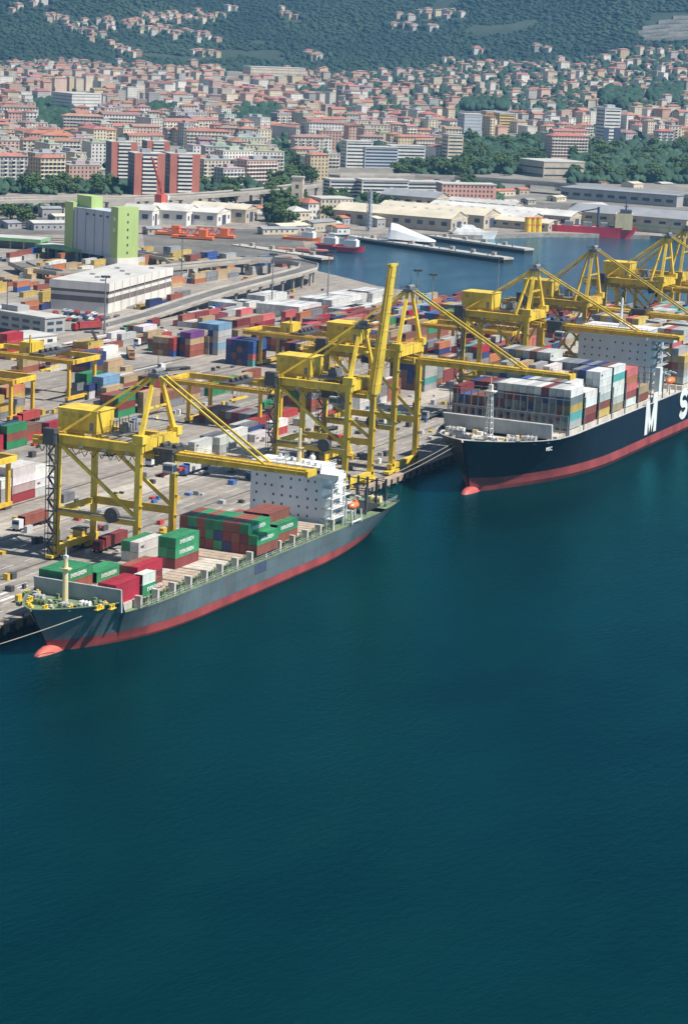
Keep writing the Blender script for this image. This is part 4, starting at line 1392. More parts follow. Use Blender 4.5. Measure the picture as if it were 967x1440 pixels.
def stack(px, py, z, rows, where, bays=1, L=12.19, ship=False, gap=0.4, pitch=2.52, world=None):
    """rows: for each row (from the sea side inwards) the colours from the ground up, or a list of those per bay"""
    x0, y0, _ = world if world else G(px, py, z)
    for b in range(bays):
        for r, tiers in enumerate(rows[b] if bays > 1 and isinstance(rows[0][0], (list, tuple)) else rows):
            for t, c in enumerate(tiers):
                if c:
                    put(x0 + b * (L + gap) + random.uniform(-0.05, 0.05), y0 + r * pitch, z + 2.6 * t, L, c, where, b, r, t, ship)

RND = random.Random(21)
def block(x0, y0, nb, nr, hts, pal, where, L=12.19, z=0.0, gap=0.5, pitch=2.55, jit=1, keep=1.0, ship=False, hf=None):
    for b in range(nb):
        for r in range(nr):
            if RND.random() > keep:
                continue
            h = hf(b, r) if hf else RND.choice(hts)
            base = RND.choice(pal)
            for t in range(h):
                c = base if RND.random() < 0.45 else RND.choice(pal)
                put(x0 + b * (L + gap) + RND.uniform(-0.08, 0.08) * jit, y0 + r * pitch, z + 2.6 * t, L, c, where, b, r, t, ship)

# --- on the grey feeder
Zh = 7.08
stack(246.3, 800.6, Zh, [['dark red', 'green', 'green'], ['dark red', 'green', 'green']], 'green pair amidships on the grey ship', ship=True)
stack(194.7, 792, Zh, [['white', 'white'], ['pale grey', 'green']], 'white stack left of the green pair on the grey ship', ship=True)
stack(361, 782, Zh, [['rust red', 'green'], ['dark red', 'dark red', 'green'], ['dark red', 'rust red', 'rust red'], ['navy', 'dark red', 'rust red'], ['green', 'navy', 'green'], ['dark red', 'green', 'green'], ['dark red', 'dark red', 'rust red'], ['navy', 'navy', 'green'], ['dark red', 'dark red', 'rust red']], 'long mixed stack before the white bridge', ship=True)
stack(389, 766, Zh, [['rust red', 'green'], ['dark red', 'green', 'rust red'], ['dark red', 'rust red', 'rust red'], ['dark red', 'rust red', 'rust red'], ['navy', 'green'], ['green', 'green'], ['dark red', 'rust red']], 'short stack against the white bridge', ship=True)
stack(163, 854, Zh - 0.4, [['crimson', 'crimson'], ['crimson', 'crimson']], 'crimson pair behind the grey breakwater', ship=True)
stack(0, 0, Zh, [['dark red', 'crimson'], ['crimson', 'rust red']], 'second crimson pair on the grey foredeck', ship=True, world=(-42.6, -24.6, 0))
stack(200.6, 839, Zh, [['green', 'white']], 'short pair beside the crimson boxes', ship=True, L=6.06)
stack(211, 832, Zh, [['rust red']], 'single box beside the white short pair', ship=True, L=6.06)
stack(0, 0, Zh, [['rust red', 'green'], ['green', 'green'], ['dark red', 'green']], 'green stack at the port bow of the grey ship', ship=True, world=(-57.0, -13.6, 0))
stack(0, 0, Zh, [['green'], ['green']], 'low green pair at the port side of the grey ship', ship=True, world=(-43.4, -14.0, 0))

# --- on the black ship
GR = ['pale grey', 'pale grey', 'white', 'grey', 'pale grey', 'white', 'navy', 'grey', 'blue', 'brown', 'grey']
FR = ['grey', 'grey', 'navy', 'grey', 'blue', 'navy', 'grey', 'dark red', 'brown', 'grey']  # box colours picked darker, to carry the shade on their bow-facing ends
def black_bays():
    for k in range(7):
        x0 = 197.0 + 14.1 * k
        for r in range(16):
            y = -46.9 + r * 2.55
            if k == 0:
                h = 5 if r < 10 else (3 if r < 15 else 4)
                cols = [RND.choice(FR), RND.choice(FR), RND.choice(FR), RND.choice(FR), RND.choice(['white', 'pale grey', 'white'])]
                if r == 0:
                    cols = ['pale grey', 'teal', 'yellow', 'grey', 'white']
                if r == 3:
                    cols[4] = 'dark red'
            elif k == 1:
                h = 4 if r < 2 else (5 if r < 9 else 4)
                cols = ['dark red', 'rust red', 'white', 'white', RND.choice(GR)] if r < 2 else [RND.choice(FR) for q in range(4)] + [RND.choice(GR)]
            elif k == 2:
                h = 6 if r < 4 else RND.choice((4, 5, 6))
                cols = ['yellow', 'rust red', 'pale grey', 'white', 'white', 'white'] if r == 0 else [RND.choice(FR) for q in range(4)] + [RND.choice(GR), RND.choice(GR + ['tan'])]
            elif k == 3:
                h = 6 if r < 9 else 7
                cols = ['tan', 'pale grey', 'white', 'white', 'teal', 'white', 'white'] if r == 0 else [RND.choice(FR) for q in range(5)] + [RND.choice(GR), RND.choice(GR + ['tan'])]
            elif k == 4:
                h = 5 if r < 3 else RND.choice((4, 5))
                cols = ['white', 'rust red', 'pink red', 'orange', 'pink red'] if r < 2 else [RND.choice(FR + ['dark red']) for q in range(5)]
            elif k == 5:
                h = 4 if 1 < r < 14 else 2
                cols = ['tan', 'rust red', 'tan', 'pink red']
                RND.shuffle(cols)
            else:
                h = 0
                cols = []
            for t in range(h):
                put(x0, y, 15.0 + 2.6 * t, 12.19, cols[t], 'stack row on the black ship', k, r, t, True, r != 0 or cols[t] == 'white')
    for k in range(9):
        x0 = 321.0 + 13.4 * k
        if 95 < x0 - 321 < 122:
            continue
        for r in range(16):
            h = (6 if k == 0 else 7) - (1 if r in (0, 1) and k < 2 else 0) + (1 if r > 8 and k == 1 else 0) - (1 if (r * 7 + k * 3) % 5 == 0 else 0)
            pal = ['green', 'dark red', 'grey', 'tan', 'yellow', 'pale grey', 'rust red'] if k < 3 else ['pale grey', 'dark red', 'white', 'navy', 'rust red']
            for t in range(h):
                c = RND.choice(pal)
                if t == h - 1 and RND.random() < 0.7:
                    c = RND.choice(['white', 'pale grey', 'pink red', 'tan', 'teal'])
                if r == 0:
                    c = ['white', 'pale grey', 'tan', 'yellow', 'yellow', 'tan', 'white'][min(t, 6)] if k % 2 == 0 else ['white', 'pale grey', 'grey', 'yellow', 'green', 'yellow', 'white'][min(t, 6)]
                put(x0, -46.9 + r * 2.55, 15.0 + 2.6 * t, 12.19, c, 'stack row aft of the black ship bridge', k, r, t, True)
black_bays()

# --- the yard, nearest first
MIX = ['rust red', 'dark red', 'brown', 'tan', 'navy', 'grey', 'pale grey', 'green', 'orange', 'crimson', 'yellow', 'blue', 'light blue', 'white', 'rust red', 'dark red']
WARM = ['rust red', 'dark red', 'brown', 'tan', 'orange', 'crimson', 'dark red', 'grey', 'navy', 'tan', 'pink red']
REEF = ['white', 'pale grey', 'pale grey', 'white', 'white']
stack(0, 0, 0, [[['pale grey', 'pale grey', 'white'], ['white', 'pale grey', 'pale grey'], ['pale grey', 'white', 'white'], ['white', 'pale grey', 'pale grey'], ['pale grey', 'white', 'white']],
                [['crimson', 'red', None], ['pale grey', 'pale grey', 'white'], ['white', 'white', 'white'], ['pale grey', 'pale grey', 'white'], ['white', 'white', 'white']],
                [['pale grey', 'white'], ['white', 'pale grey', 'white'], ['white', 'white', 'pale grey'], ['pale grey', 'pale grey', 'white'], ['white', 'white', 'white']]], 'pale refrigerated stack at the left edge below the gantry end', bays=3, world=(38.5, 70.5, 0))
stack(0, 0, 0, [['dark red', 'pale grey', 'white', 'white'], ['dark red', 'pale grey', 'white', 'white'], ['brown', 'white', 'white', 'white']], 'pale stack cut by the left photo edge', world=(51.5, 70.5, 0))
stack(90, 708, 0, [['grey']], 'lone grey box behind the leftmost crane legs', L=6.06)
stack(10, 633, 0, [['green', 'rust red', 'green'], ['green', 'green', 'navy'], ['green', 'dark red']], 'small green and red stack left of the leftmost crane')
block(136, 118.5, 3, 4, [1, 2], ['rust red', 'red', 'brown', 'crimson', 'grey'], 'red cluster above the small green and red stack', keep=0.8)
stack(8, 556, 0, [['tan', 'orange', 'rust red'], ['brown', 'rust red', 'rust red'], ['tan', 'rust red']], 'rusty stack under the left gantry')
stack(127, 526, 0, [['brown', 'navy', 'navy'], ['dark red', 'navy', 'navy'], ['rust red', 'navy', 'navy'], ['rust red', 'rust red']], 'navy topped stack behind the gantry cabin')
stack(101, 518, 0, [['white', 'white']], 'white box beside the navy topped stack', L=6.06)
stack(152, 527, 0, [['tan', 'tan']], 'tan pair right of the navy topped stack')
stack(124, 500, 0, [['yellow', 'yellow'], ['brown', 'yellow'], ['tan', 'yellow']], 'yellow stack above the navy topped stack')
stack(176, 535, 0, [['tan', 'tan']], 'small tan pair left of the crane mast head', L=6.06)
stack(121, 556, 0, [['green', 'green', 'green'], ['dark red', 'green', 'green']], 'green stack under the gantry end')
stack(145, 560, 0, [['rust red', 'light blue', 'light blue'], ['grey', 'grey', 'light blue']], 'light blue topped stack right of the green stack')
stack(10, 506, 0, [['red', 'crimson', 'red', 'crimson'], ['crimson', 'red', 'crimson', 'red'], ['navy', 'red', 'red']], 'bright red stack at the left edge before the office')
stack(166, 588, 0, [['green', 'dark red', 'green'], ['dark red', 'rust red', 'rust red'], ['navy', 'navy', 'rust red'], ['grey', 'grey']], 'green and red stack behind the machinery house')
stack(192, 580, 0, [['green', 'pale grey', 'rust red'], ['dark red', 'white', 'pale grey'], ['rust red', 'navy', 'pale grey']], 'mixed stack seen through the crane mast legs')
block(230, 118.5, 2, 5, [2, 3, 4], ['rust red', 'brown', 'tan', 'dark red', 'orange', 'grey'], 'tall tan stack right of the leftmost crane mast')
block(256, 120.5, 1, 3, [2], ['pale grey', 'white', 'grey'], 'grey pair left of the long green boxes')
stack(0, 0, 0, [[['green', 'green']], [['green', 'green']]], 'long green boxes in the open yard', bays=2, world=(262, 118.6, 0))
block(148, 60.5, 5, 4, [1, 2, 1], ['white', 'pale grey', 'pale grey', 'white', 'grey', 'blue', 'red'], 'loose pale boxes behind the leftmost boom', keep=0.82)
block(208.5, 71.2, 1, 9, [2], ['brown', 'navy', 'dark red', 'grey', 'brown', 'dark red'], 'row of dark box ends under the middle gantry')
block(222, 74, 2, 5, [1, 2], ['red', 'dark red', 'pale grey', 'brown', 'green'], 'boxes between the middle gantry legs', keep=0.7)
block(225, 60.4, 2, 2, [1, 2], ['white', 'pale grey', 'red'], 'pale boxes right of the middle gantry leg')
block(252, 71.2, 3, 7, [2, 3, 3], ['pale grey', 'white', 'green', 'rust red', 'pale grey', 'brown', 'grey', 'teal'], 'mixed block behind the raised boom legs')
stack(596, 551, 0, [['pale grey', 'teal', 'pale grey', 'pale grey', 'pale grey']] + [[RND.choice(['brown', 'dark red', 'navy', 'grey']) for q in range(4)] + [RND.choice(['pale grey', 'grey'])] for k in range(5)], 'tall pale grey stack beyond the raised boom')
block(342, 62, 4, 3, [2, 3], ['dark red', 'brown', 'grey', 'tan'], 'dark block right of the tall pale grey stack')

stack(244, 502, 0, [['blue', 'red', 'red'], ['brown', 'brown', 'tan'], ['tan', 'brown', 'tan'], ['rust red', 'brown', 'tan']], 'brown ended stack at the edge of the open yard', L=6.06)
stack(267, 503, 0, [['rust red', 'rust red', 'tan', 'purple'], ['navy', 'dark red', 'navy', 'purple']], 'purple topped stack at the edge of the open yard')
stack(293, 499, 0, [['tan', 'grey', 'tan'], ['brown', 'grey']], 'narrow tan stack right of the purple topped stack', L=6.06)
stack(306, 500, 0, [['pale grey', 'light blue', 'pale grey', 'pale grey', 'light blue'], ['navy', 'navy', 'grey', 'navy', 'light blue'], ['navy', 'grey', 'navy', 'navy', 'light blue'], ['navy', 'navy', 'navy', 'navy', 'light blue']], 'pale blue tall stack right of the purple topped stack')
stack(355, 516, 0, [['teal', 'pink red', 'blue', 'blue'], ['navy', 'navy', 'navy', 'navy'], ['brown', 'navy', 'brown', 'navy'], ['navy', 'brown', 'navy', 'navy'], ['navy', 'navy', 'navy', 'purple']], 'dark navy block left of the raised boom crane house')
stack(334, 490, 0, [['yellow', 'tan', 'tan'], ['tan', 'yellow', 'brown']], 'yellow stack behind the dark navy block')
stack(0, 0, 0, [[['dark red', 'rust red', 'dark red'], ['brown', 'brown', 'tan'], ['brown', 'brown', 'tan'], ['brown', 'rust red', 'grey']], [['dark red', 'dark red', 'rust red'], ['brown', 'rust red', 'tan']], [['rust red', 'dark red', 'pink red']]], 'long dark red wall of boxes below the flyover', bays=3, world=(414, 186, 0))
block(388, 146, 4, 6, [2, 3, 3], WARM + ['yellow', 'tan'], 'mixed block between the navy block and the flyover')
block(386, 166, 3, 5, [1, 2, 3], WARM, 'rusty block behind the yellow stack', keep=0.85)
block(352, 186, 3, 4, [1, 2], ['rust red', 'pale grey', 'pink red', 'tan', 'green', 'white'], 'low boxes left of the dark red wall', keep=0.8)
block(442, 150, 5, 7, [2, 3], WARM, 'rust block left of the rear crane house')
block(366, 118.5, 6, 8, [2, 3, 3], WARM + ['navy', 'navy', 'tan'], 'block under the weathered gantry')
block(446, 118.5, 10, 9, [2, 3, 4], MIX, 'block behind the rear crane masts', keep=0.92)
block(392, 62, 8, 11, [2, 3, 4], WARM + ['teal', 'red', 'navy', 'pale grey'], 'block behind the black ship bow', keep=0.95)
block(498, 62, 8, 12, [2, 3, 4], MIX, 'far block behind the black ship stacks', keep=0.95)
block(512, 150, 7, 6, [1, 2, 3], MIX, 'far block by the basin edge', keep=0.8)
for px, py, nr, nb in ((420, 447, 9, 2), (466, 437, 7, 2), (494, 431, 6, 2), (523, 427, 6, 2), (482, 450, 4, 2), (521, 450, 6, 2), (372, 431, 4, 2), (350, 441, 4, 1), (332, 442, 6, 1)):
    x0, y0, _ = G(px, py)
    block(x0, y0, nb, nr, [2], ['white', 'white', 'white', 'pale grey'], 'white box block nearest pixel column %d' % px, gap=0.2)
WHITE_WHERE = {420: 'white block below the flyover columns', 466: 'white block right of the flyover columns', 494: 'white block before the basin', 523: 'white block nearest the raised boom tip', 482: 'low white block before the basin', 521: 'wide white block left of the raised boom', 372: 'white block under the flyover', 350: 'small white block under the flyover', 332: 'white roofs below the flyover left end'}
for c in CONT:
    if c['w'].startswith('white box block'):
        c['w'] = WHITE_WHERE[int(c['w'].split()[-1])]
block(356, 206, 3, 8, [1, 1, 2], ['white', 'tan', 'rust red', 'grey', 'red', 'pale grey'], 'trailers between the office and the flat warehouse', keep=0.5, gap=1.5)
block(290, 214, 3, 8, [1, 1, 2], ['white', 'tan', 'pale grey', 'grey', 'crimson', 'yellow'], 'trailers before the grey office front', keep=0.6, gap=1.0)
block(262, 196, 3, 6, [1, 2], ['white', 'pale grey', 'tan', 'rust red', 'grey'], 'loose boxes before the grey office', keep=0.6)
block(318, 205, 3, 8, [1], ['white', 'pale grey', 'rust red', 'tan', 'yellow'], 'trailers parked right of the grey office', keep=0.5)
block(150, 150.5, 4, 8, [1, 2, 3], WARM + ['yellow', 'white'], 'mixed block beneath the left gantries', keep=0.5)
block(228, 150.5, 3, 4, [1, 2], ['tan', 'rust red', 'white', 'navy', 'grey'], 'small block right of the left gantries', keep=0.6)
block(96, 118.5, 2, 8, [2, 3], WARM + ['green'], 'block at the left edge left of the small green stack', keep=0.85)
block(212, 118.5, 1, 7, [2, 3], WARM, 'rust row left of the leftmost crane mast', keep=0.9)
block(285, 118.5, 2, 3, [1, 2], ['white', 'pale grey', 'rust red', 'tan'], 'low boxes right of the long green boxes', keep=0.7)
block(258, 60.4, 4, 2, [2, 3, 3], ['white', 'pale grey', 'white', 'grey', 'rust red'], 'white reefers between the raised boom crane legs')
block(430, 212, 4, 6, [1, 2], ['rust red', 'pale grey', 'pink red', 'tan', 'dark red', 'white'], 'pinkish boxes right below the flyover', keep=0.75)
block(478, 186, 3, 4, [1, 2, 2], WARM, 'rusty boxes before the white block', keep=0.8)
block(560, 62, 4, 14, [2, 3, 3, 4], MIX, 'far block at the tip of the terminal', keep=0.95)
block(604, 280, 4, 3, [1], ['tan', 'white', 'orange', 'grey'], 'boxes inside the road loop', keep=0.6)
for k, (ya, yb, xa) in enumerate(((318, 330, 560), (345, 352, 585), (362, 369, 600), (378, 388, 560), (398, 406, 590), (424, 432, 600))):
    block(xa, ya, 9, int((yb - ya) / 2.6), [1, 1, 2], ['tan', 'white', 'yellow', 'blue', 'rust red', 'grey', 'orange', 'pale grey'], 'trailer row behind the silo and the loop', keep=0.45, gap=2.5)
for k, (ya, xa) in enumerate(((300, 420), (312, 400), (330, 470), (343, 470), (352, 430), (362, 440))):
    block(xa, ya, 6, 2, [1, 1, 2], ['tan', 'white', 'yellow', 'blue', 'rust red', 'navy', 'orange'], 'trailer row left of the flat white warehouse', keep=0.5, gap=2.5)
# by the flyover and beyond it
block(470, 262, 4, 3, [1, 2], ['rust red', 'tan', 'grey', 'yellow', 'navy'], 'boxes under the flyover', keep=0.7)
for k, (px, py, c) in enumerate(((268, 372, 'rust red'), (292, 368, 'blue'), (318, 370, 'pale grey'), (345, 375, 'grey'), (372, 374, 'blue'), (397, 376, 'rust red'), (240, 360, 'pale grey'), (300, 382, 'white'), (355, 388, 'pale grey'))):
    stack(px, py, 0, [[c, c], [c, 'grey']], 'boxes beyond the flyover beside the road loop', bays=1)
block(560, 300, 6, 4, [1, 2], ['tan', 'yellow', 'blue', 'grey', 'orange'], 'boxes between the warehouse and the road loop', keep=0.6)
block(540, 372, 6, 3, [1, 1, 2], ['tan', 'yellow', 'orange', 'white', 'grey'], 'boxes behind the flat white warehouse', keep=0.7)

def place_containers():
    # only boxes with an open top or an open side towards the sea or the bow can be seen
    key = {}
    for i, c in enumerate(CONT):
        key[(round(c['p'][0] / 3), round(c['p'][1] / 2.0), round(c['p'][2] / 2.6))] = i
    seen = []
    tops = {}
    for i, c in enumerate(CONT):
        x, y, z = c['p']
        up = sd = fr = True
        for o in CONT if False else ():
            pass
        seen.append(c)
    # drop what is fully buried, using a simple spatial hash of box centres
    cell = {}
    for c in CONT:
        x, y, z = c['p']
        cell.setdefault((int((x + c['L'] / 2) // 7), int((y + 1.22) // 2.5)), []).append(c)
    def covered(qx, qy, qz):
        for a in (-1, 0, 1):
            for b in (-1, 0, 1):
                for o in cell.get((int(qx // 7) + a, int(qy // 2.5) + b), ()):
                    ox, oy, oz = o['p']
                    if ox - 0.6 <= qx <= ox + o['L'] + 0.6 and oy - 0.15 <= qy <= oy + 2.6 and oz - 0.05 <= qz <= oz + 2.65:
                        return True
        return False
    vis = []
    for c in CONT:
        x, y, z = c['p']
        L = c['L']
        top = covered(x + L / 2, y + 1.22, z + 3.4)
        side = covered(x + L * 0.25, y - 1.2, z + 1.3) and covered(x + L * 0.75, y - 1.2, z + 1.3)
        frnt = covered(x - 2.6, y + 1.22, z + 1.3)
        if top and side and frnt:
            continue
        q = P((x + L / 2, y + 1.2, z + 1.3))
        if not (-40 < q[0] < 1010 and -20 < q[1] < 1470):
            continue
        c['px'] = q[0]
        c['py'] = q[1]
        f = 0.25 + (0 if side else 1.0) + (0 if top else 0.4) + (0 if frnt else 0.35)
        c['area'] = f * (L / 12.0) / q[2] ** 2
        c['doors'] = not frnt
        vis.append(c)
    vis.sort(key=lambda c: -c['area'])
    own, rest = vis[:300], vis[300:]
    # wording: which bay, row and tier of which stack
    grp = {}
    for c in vis:
        grp.setdefault(c['w'], []).append(c)
    used = {}
    for c in own:
        g = grp[c['w']]
        xs = sorted({o['b'] for o in g})
        rs = sorted({o['r'] for o in g})
        tiers = max(o['t'] for o in g if o['b'] == c['b'] and o['r'] == c['r'])
        tp = 'top' if c['t'] == tiers and tiers > 0 else ('bottom' if c['t'] == 0 else ('upper', 'middle', 'lower')[0 if tiers - c['t'] == 1 and tiers > 2 else 1])
        if tiers == 0:
            tp = 'single'
        elif c['t'] not in (0, tiers) and tiers > 3:
            tp = ordn(c['t']) + '-tier'
        words = [tp, c['c'], 'container' if c['L'] > 8 else 'short container']
        if c['w'].endswith('black ship') or 'black ship bridge' in c['w']:
            wh = ('bay ' + ordn(c['b']) + ' from bow') if 'aft' not in c['w'] else (ordn(c['b']) + ' bay aft of the bridge')
            lab = '%s %s container, %s row from the sea, %s on the black ship' % (tp, c['c'], ordn(c['r']), (ordn(c['b']) + ' bay from bow') if 'aft' not in c['w'] else (ordn(c['b']) + ' bay behind bridge'))
        else:
            lab = ' '.join(words)
            if len(rs) > 1:
                lab += ', %s row' % ordn(rs.index(c['r']))
            if len(xs) > 1:
                lab += ', %s bay' % ordn(xs.index(c['b']))
            lab += ' in ' + c['w']
        if len(lab.split()) > 16:
            lab = lab.replace(' the ', ' ')
        ws = lab.split()
        if len(ws) > 16:
            lab = lab.replace(' container', ' box', 1)
        lab = ' '.join(lab.split()[:16])
        n = used.get(lab, 0)
        used[lab] = n + 1
        if n:
            lab = lab.replace('container', 'box', 1) + ' again'
        body, door = C40 if c['L'] > 8 else C20
        col = PAL[c['c']]
        k = RND.uniform(0.82, 1.15)
        col = tuple(min(1, q * k * RND.uniform(0.96, 1.04)) for q in col)
        o = link('shipping_container', body, None, loc=c['p'], color=col)
        tag(o, lab, 'container', 'containers stacked on the ships and in the yard')
        if c['doors']:
            for y in (0.18, 1.23):
                link('door', door, o, loc=(0, y, 0), color=tuple(q * 0.9 for q in col))
        if c['c'] == 'green' and c['ship'] and c['py'] > 650:
            link('lettering', LET['green'], o, loc=(2.1, -0.02, 0.85))
        elif c['c'] in ('white', 'navy') and c['L'] > 8 and c['let'] and c['area'] > own[-1]['area'] * 1.5 and RND.random() < 0.4:
            link('lettering', LET['white'] if c['c'] == 'white' else LET['green'], o, loc=(1.2, -0.02, 1.0))
    # the rest: too many and too small to be told apart one by one
    vs, fs, cols = [], [], []
    for c in rest:
        x, y, z = c['p']
        L, W, H = c['L'], 2.44, 2.57
        n = len(vs)
        q = [(0, 0, 0), (L, 0, 0), (L, W, 0), (0, W, 0), (0, 0, H), (L, 0, H), (L, W, H), (0, W, H)]
        i_ = 0.09
        q += [(0.2, i_, 0.2), (L - 0.2, i_, 0.2), (L - 0.2, i_, H - 0.16), (0.2, i_, H - 0.16), (i_, 0.16, 0.2), (i_, W - 0.16, 0.2), (i_, W - 0.16, H - 0.16), (i_, 0.16, H - 0.16)]
        vs += [(x + a, y + b, z + d) for a, b, d in q]
        f = [(4, 5, 6, 7), (1, 2, 6, 5), (2, 3, 7, 6), (8, 9, 10, 11), (0, 1, 9, 8), (1, 5, 10, 9), (5, 4, 11, 10), (4, 0, 8, 11), (13, 12, 15, 14), (0, 3, 13, 12)[::1], (3, 7, 14, 13), (7, 4, 15, 14), (4, 0, 12, 15)]
        fs += [tuple(n + a for a in t) for t in f]
        k = RND.uniform(0.8, 1.15)
        cols += [(*[min(1, a * k) for a in PAL[c['c']]], 1)] * len(f)
    me = bpy.data.meshes.new('container_mass')
    me.from_pydata(vs, [], fs)
    a = me.attributes.new('Col', 'FLOAT_COLOR', 'FACE')
    a.data.foreach_set('color', np.array(cols, 'f').ravel())
    me.materials.append(M['container_mass'])
    o = link('stacked_container', me, None, kind='stuff')
    tag(o, 'the many small far container stacks of the yard', 'containers')
    return len(own), len(rest)
print('containers', len(CONT), place_containers())

# ------------------------------------------------------------------ harbour buildings
def bldg(name, label, px, py, rz=0.0, world=None, z=0.0, group=None, cat='building'):
    x, y, _ = world if world else G(px, py, z)
    return thing(name, label, cat, (x, y, z), math.radians(rz), group)

# green and grey silo
b = bldg('silo_building', 'tall green and grey silo block with blank walls', 165, 378, -21)
MB().box(0, 15, 0, 12, 0, 5.6).build('plinth', M['wall_white'], b)
MB().box(0, 14.5, 0.3, 6.5, 5.6, 33.5).build('corner_tower', M['silo_green'], b)
MB().box(0.5, 13, 6.5, 40, 5.6, 30.5).build('wall', M['silo_grey'], b)
MB().box(-0.1, 13.2, 40, 47.5, 4, 33.0).build('corner_tower', M['silo_green'], b)
MB().box(4, 12, 29, 42, 30.5, 37.0).build('roof_house', M['silo_green'], b)
for k in range(4):
    MB().box(0.36, 0.5, 13.4 + k * 7.8, 13.8 + k * 7.8, 5.6, 30.4).build('wall_joint', M['grey'], b)
w = MB().box(-0.5, 0.5, -0.08, 0.02, -0.7, 0.7).mesh('window', M['glass'])
for k in range(6):
    link('window', w, b, loc=(7, 0.3, 8.5 + k * 4.2))
for k in range(4):
    MB().box(0.3, 0.5, 9 + k * 6, 11 + k * 6, 27, 28).build('vent', M['navy'], b)
for k in (0, 1):
    MB().box(-0.1, 0.0, 2.4, 4.2, 20 + 6 * k, 22 + 6 * k).build('vent', M['white'], b)
# its long green edged canopy roof towards the left
b = bldg('loading_canopy', 'long flat canopy with green edge at the foot of the silo', 160, 374, -14)
MB().box(-4, 9, 0, 58, 6.0, 7.0).build('roof', M['flat_roof'], b)
MB().box(-4.25, -4.0, -0.3, 58.3, 5.4, 7.15).box(-4, 9, -0.3, 0.0, 5.4, 7.15).build('roof_edge', M['roof_green'], b)
for k in range(9):
    MB().box(-3.4, -2.6, 2 + k * 6.6, 2.8 + k * 6.6, 0, 5.4).build('column', M['concrete'], b)
MB().box(3, 9, 1, 57, 0, 5.9).build('back_wall', M['navy'], b)
b = bldg('loading_canopy', 'pale green flat canopy at the left edge behind the yard', 60, 352, 14)
MB().box(-4, 14, 0, 70, 5.5, 6.4).build('roof', M['flat_roof'], b)
MB().box(-4.25, -4.0, -0.3, 70.3, 4.6, 6.5).box(-4, 14, -0.3, 0, 4.6, 6.5).build('roof_edge', M['roof_green'], b)
for k in range(9):
    MB().box(-3.4, -2.6, 2 + k * 8, 2.8 + k * 8, 0, 4.6).build('column', M['concrete'], b)
MB().box(6, 13, 1, 69, 0, 5.4).build('back_wall', M['wall_grey'], b)

# flat white warehouse with dark bands
b = bldg('flat_warehouse', 'flat roofed white warehouse with two dark window bands', 152, 441, 9)
Lx, Ly, Hh = 86, 29, 13.6
MB().box(0, Lx, 0, Ly, 0, Hh).build('wall', M['wall_white'], b)
MB().box(-0.5, Lx + 0.5, -0.5, Ly + 0.5, Hh, Hh + 0.5).build('roof', M['flat_roof'], b)
MB().box(-0.65, -0.51, -0.6, Ly + 0.6, Hh - 3.2, Hh + 0.7).box(-0.65, Lx + 0.6, -0.66, -0.51, Hh - 3.2, Hh + 0.7).build('parapet', M['wall_white'], b)
for z0, z1 in ((9.0, 10.4), (4.8, 7.3)):
    MB().box(-0.12, 0, -0.12, Ly, z0, z1).box(0, Lx, -0.12, 0, z0, z1).build('window_band', M['brick_dark'] if 'brick_dark' in M else M['wall_grey'], b)
for k in range(8):
    MB().box(6 + k * 10, 6.35 + k * 10, -0.8, -0.66, 0, Hh + 0.6).build('pilaster', M['lightgrey'], b)
for k in range(7):
    MB().box(8 + k * 11, 10.5 + k * 11, 5 + (k % 3) * 7, 7.5 + (k % 3) * 7, Hh + 0.5, Hh + 1.3).build('roof_vent', M['lightgrey'], b)
MB().box(Lx - 30, Lx - 12, Ly + 0.5, Ly + 14, 0, 9).build('annex', M['wall_grey'], b)

# office block at the left edge
b = bldg('office_block', 'grey flat roofed office block at the left edge', 63, 481, -14)
MB().box(0, 12, 0, 62, 3.0, 10.0).build('wall', M['wall_grey'], b)
MB().box(2, 11, 6, 60, 0, 2.99).build('base_wall', M['navy'], b)
MB().box(-0.4, 12.4, -0.4, 62.4, 10.0, 10.6).build('roof', M['flat_roof'], b)
MB().box(3, 10, 20, 30, 10.6, 13.0).build('roof_house', M['wall_grey'], b)
for r_ in (0, 1):
    for k in range(9):
        MB().box(-0.1, 0, 3 + k * 6.5, 7.2 + k * 6.5, 4.2 + r_ * 2.9, 5.5 + r_ * 2.9).build('window', M['glass'], b)
    for k in range(2):
        MB().box(1.5 + k * 5.2, 5.2 + k * 5.2, -0.1, 0, 4.2 + r_ * 2.9, 5.5 + r_ * 2.9).build('window', M['glass'], b)
b = bldg('site_cabin', 'low white cabin block beside the grey office', 26, 498, -14)
MB().box(0, 22, 0, 16, 0, 6.2).build('wall', M['wall_white'], b)
MB().box(-0.3, 22.3, -0.3, 16.3, 6.2, 6.6).build('roof', M['flat_roof'], b)
for k in range(4):
    MB().box(-0.08, 0, 1.5 + k * 3.6, 3.6 + k * 3.6, 3.6, 4.9).box(1.5 + k * 5, 4.5 + k * 5, -0.08, 0, 3.6, 4.9).build('window', M['glass'], b)

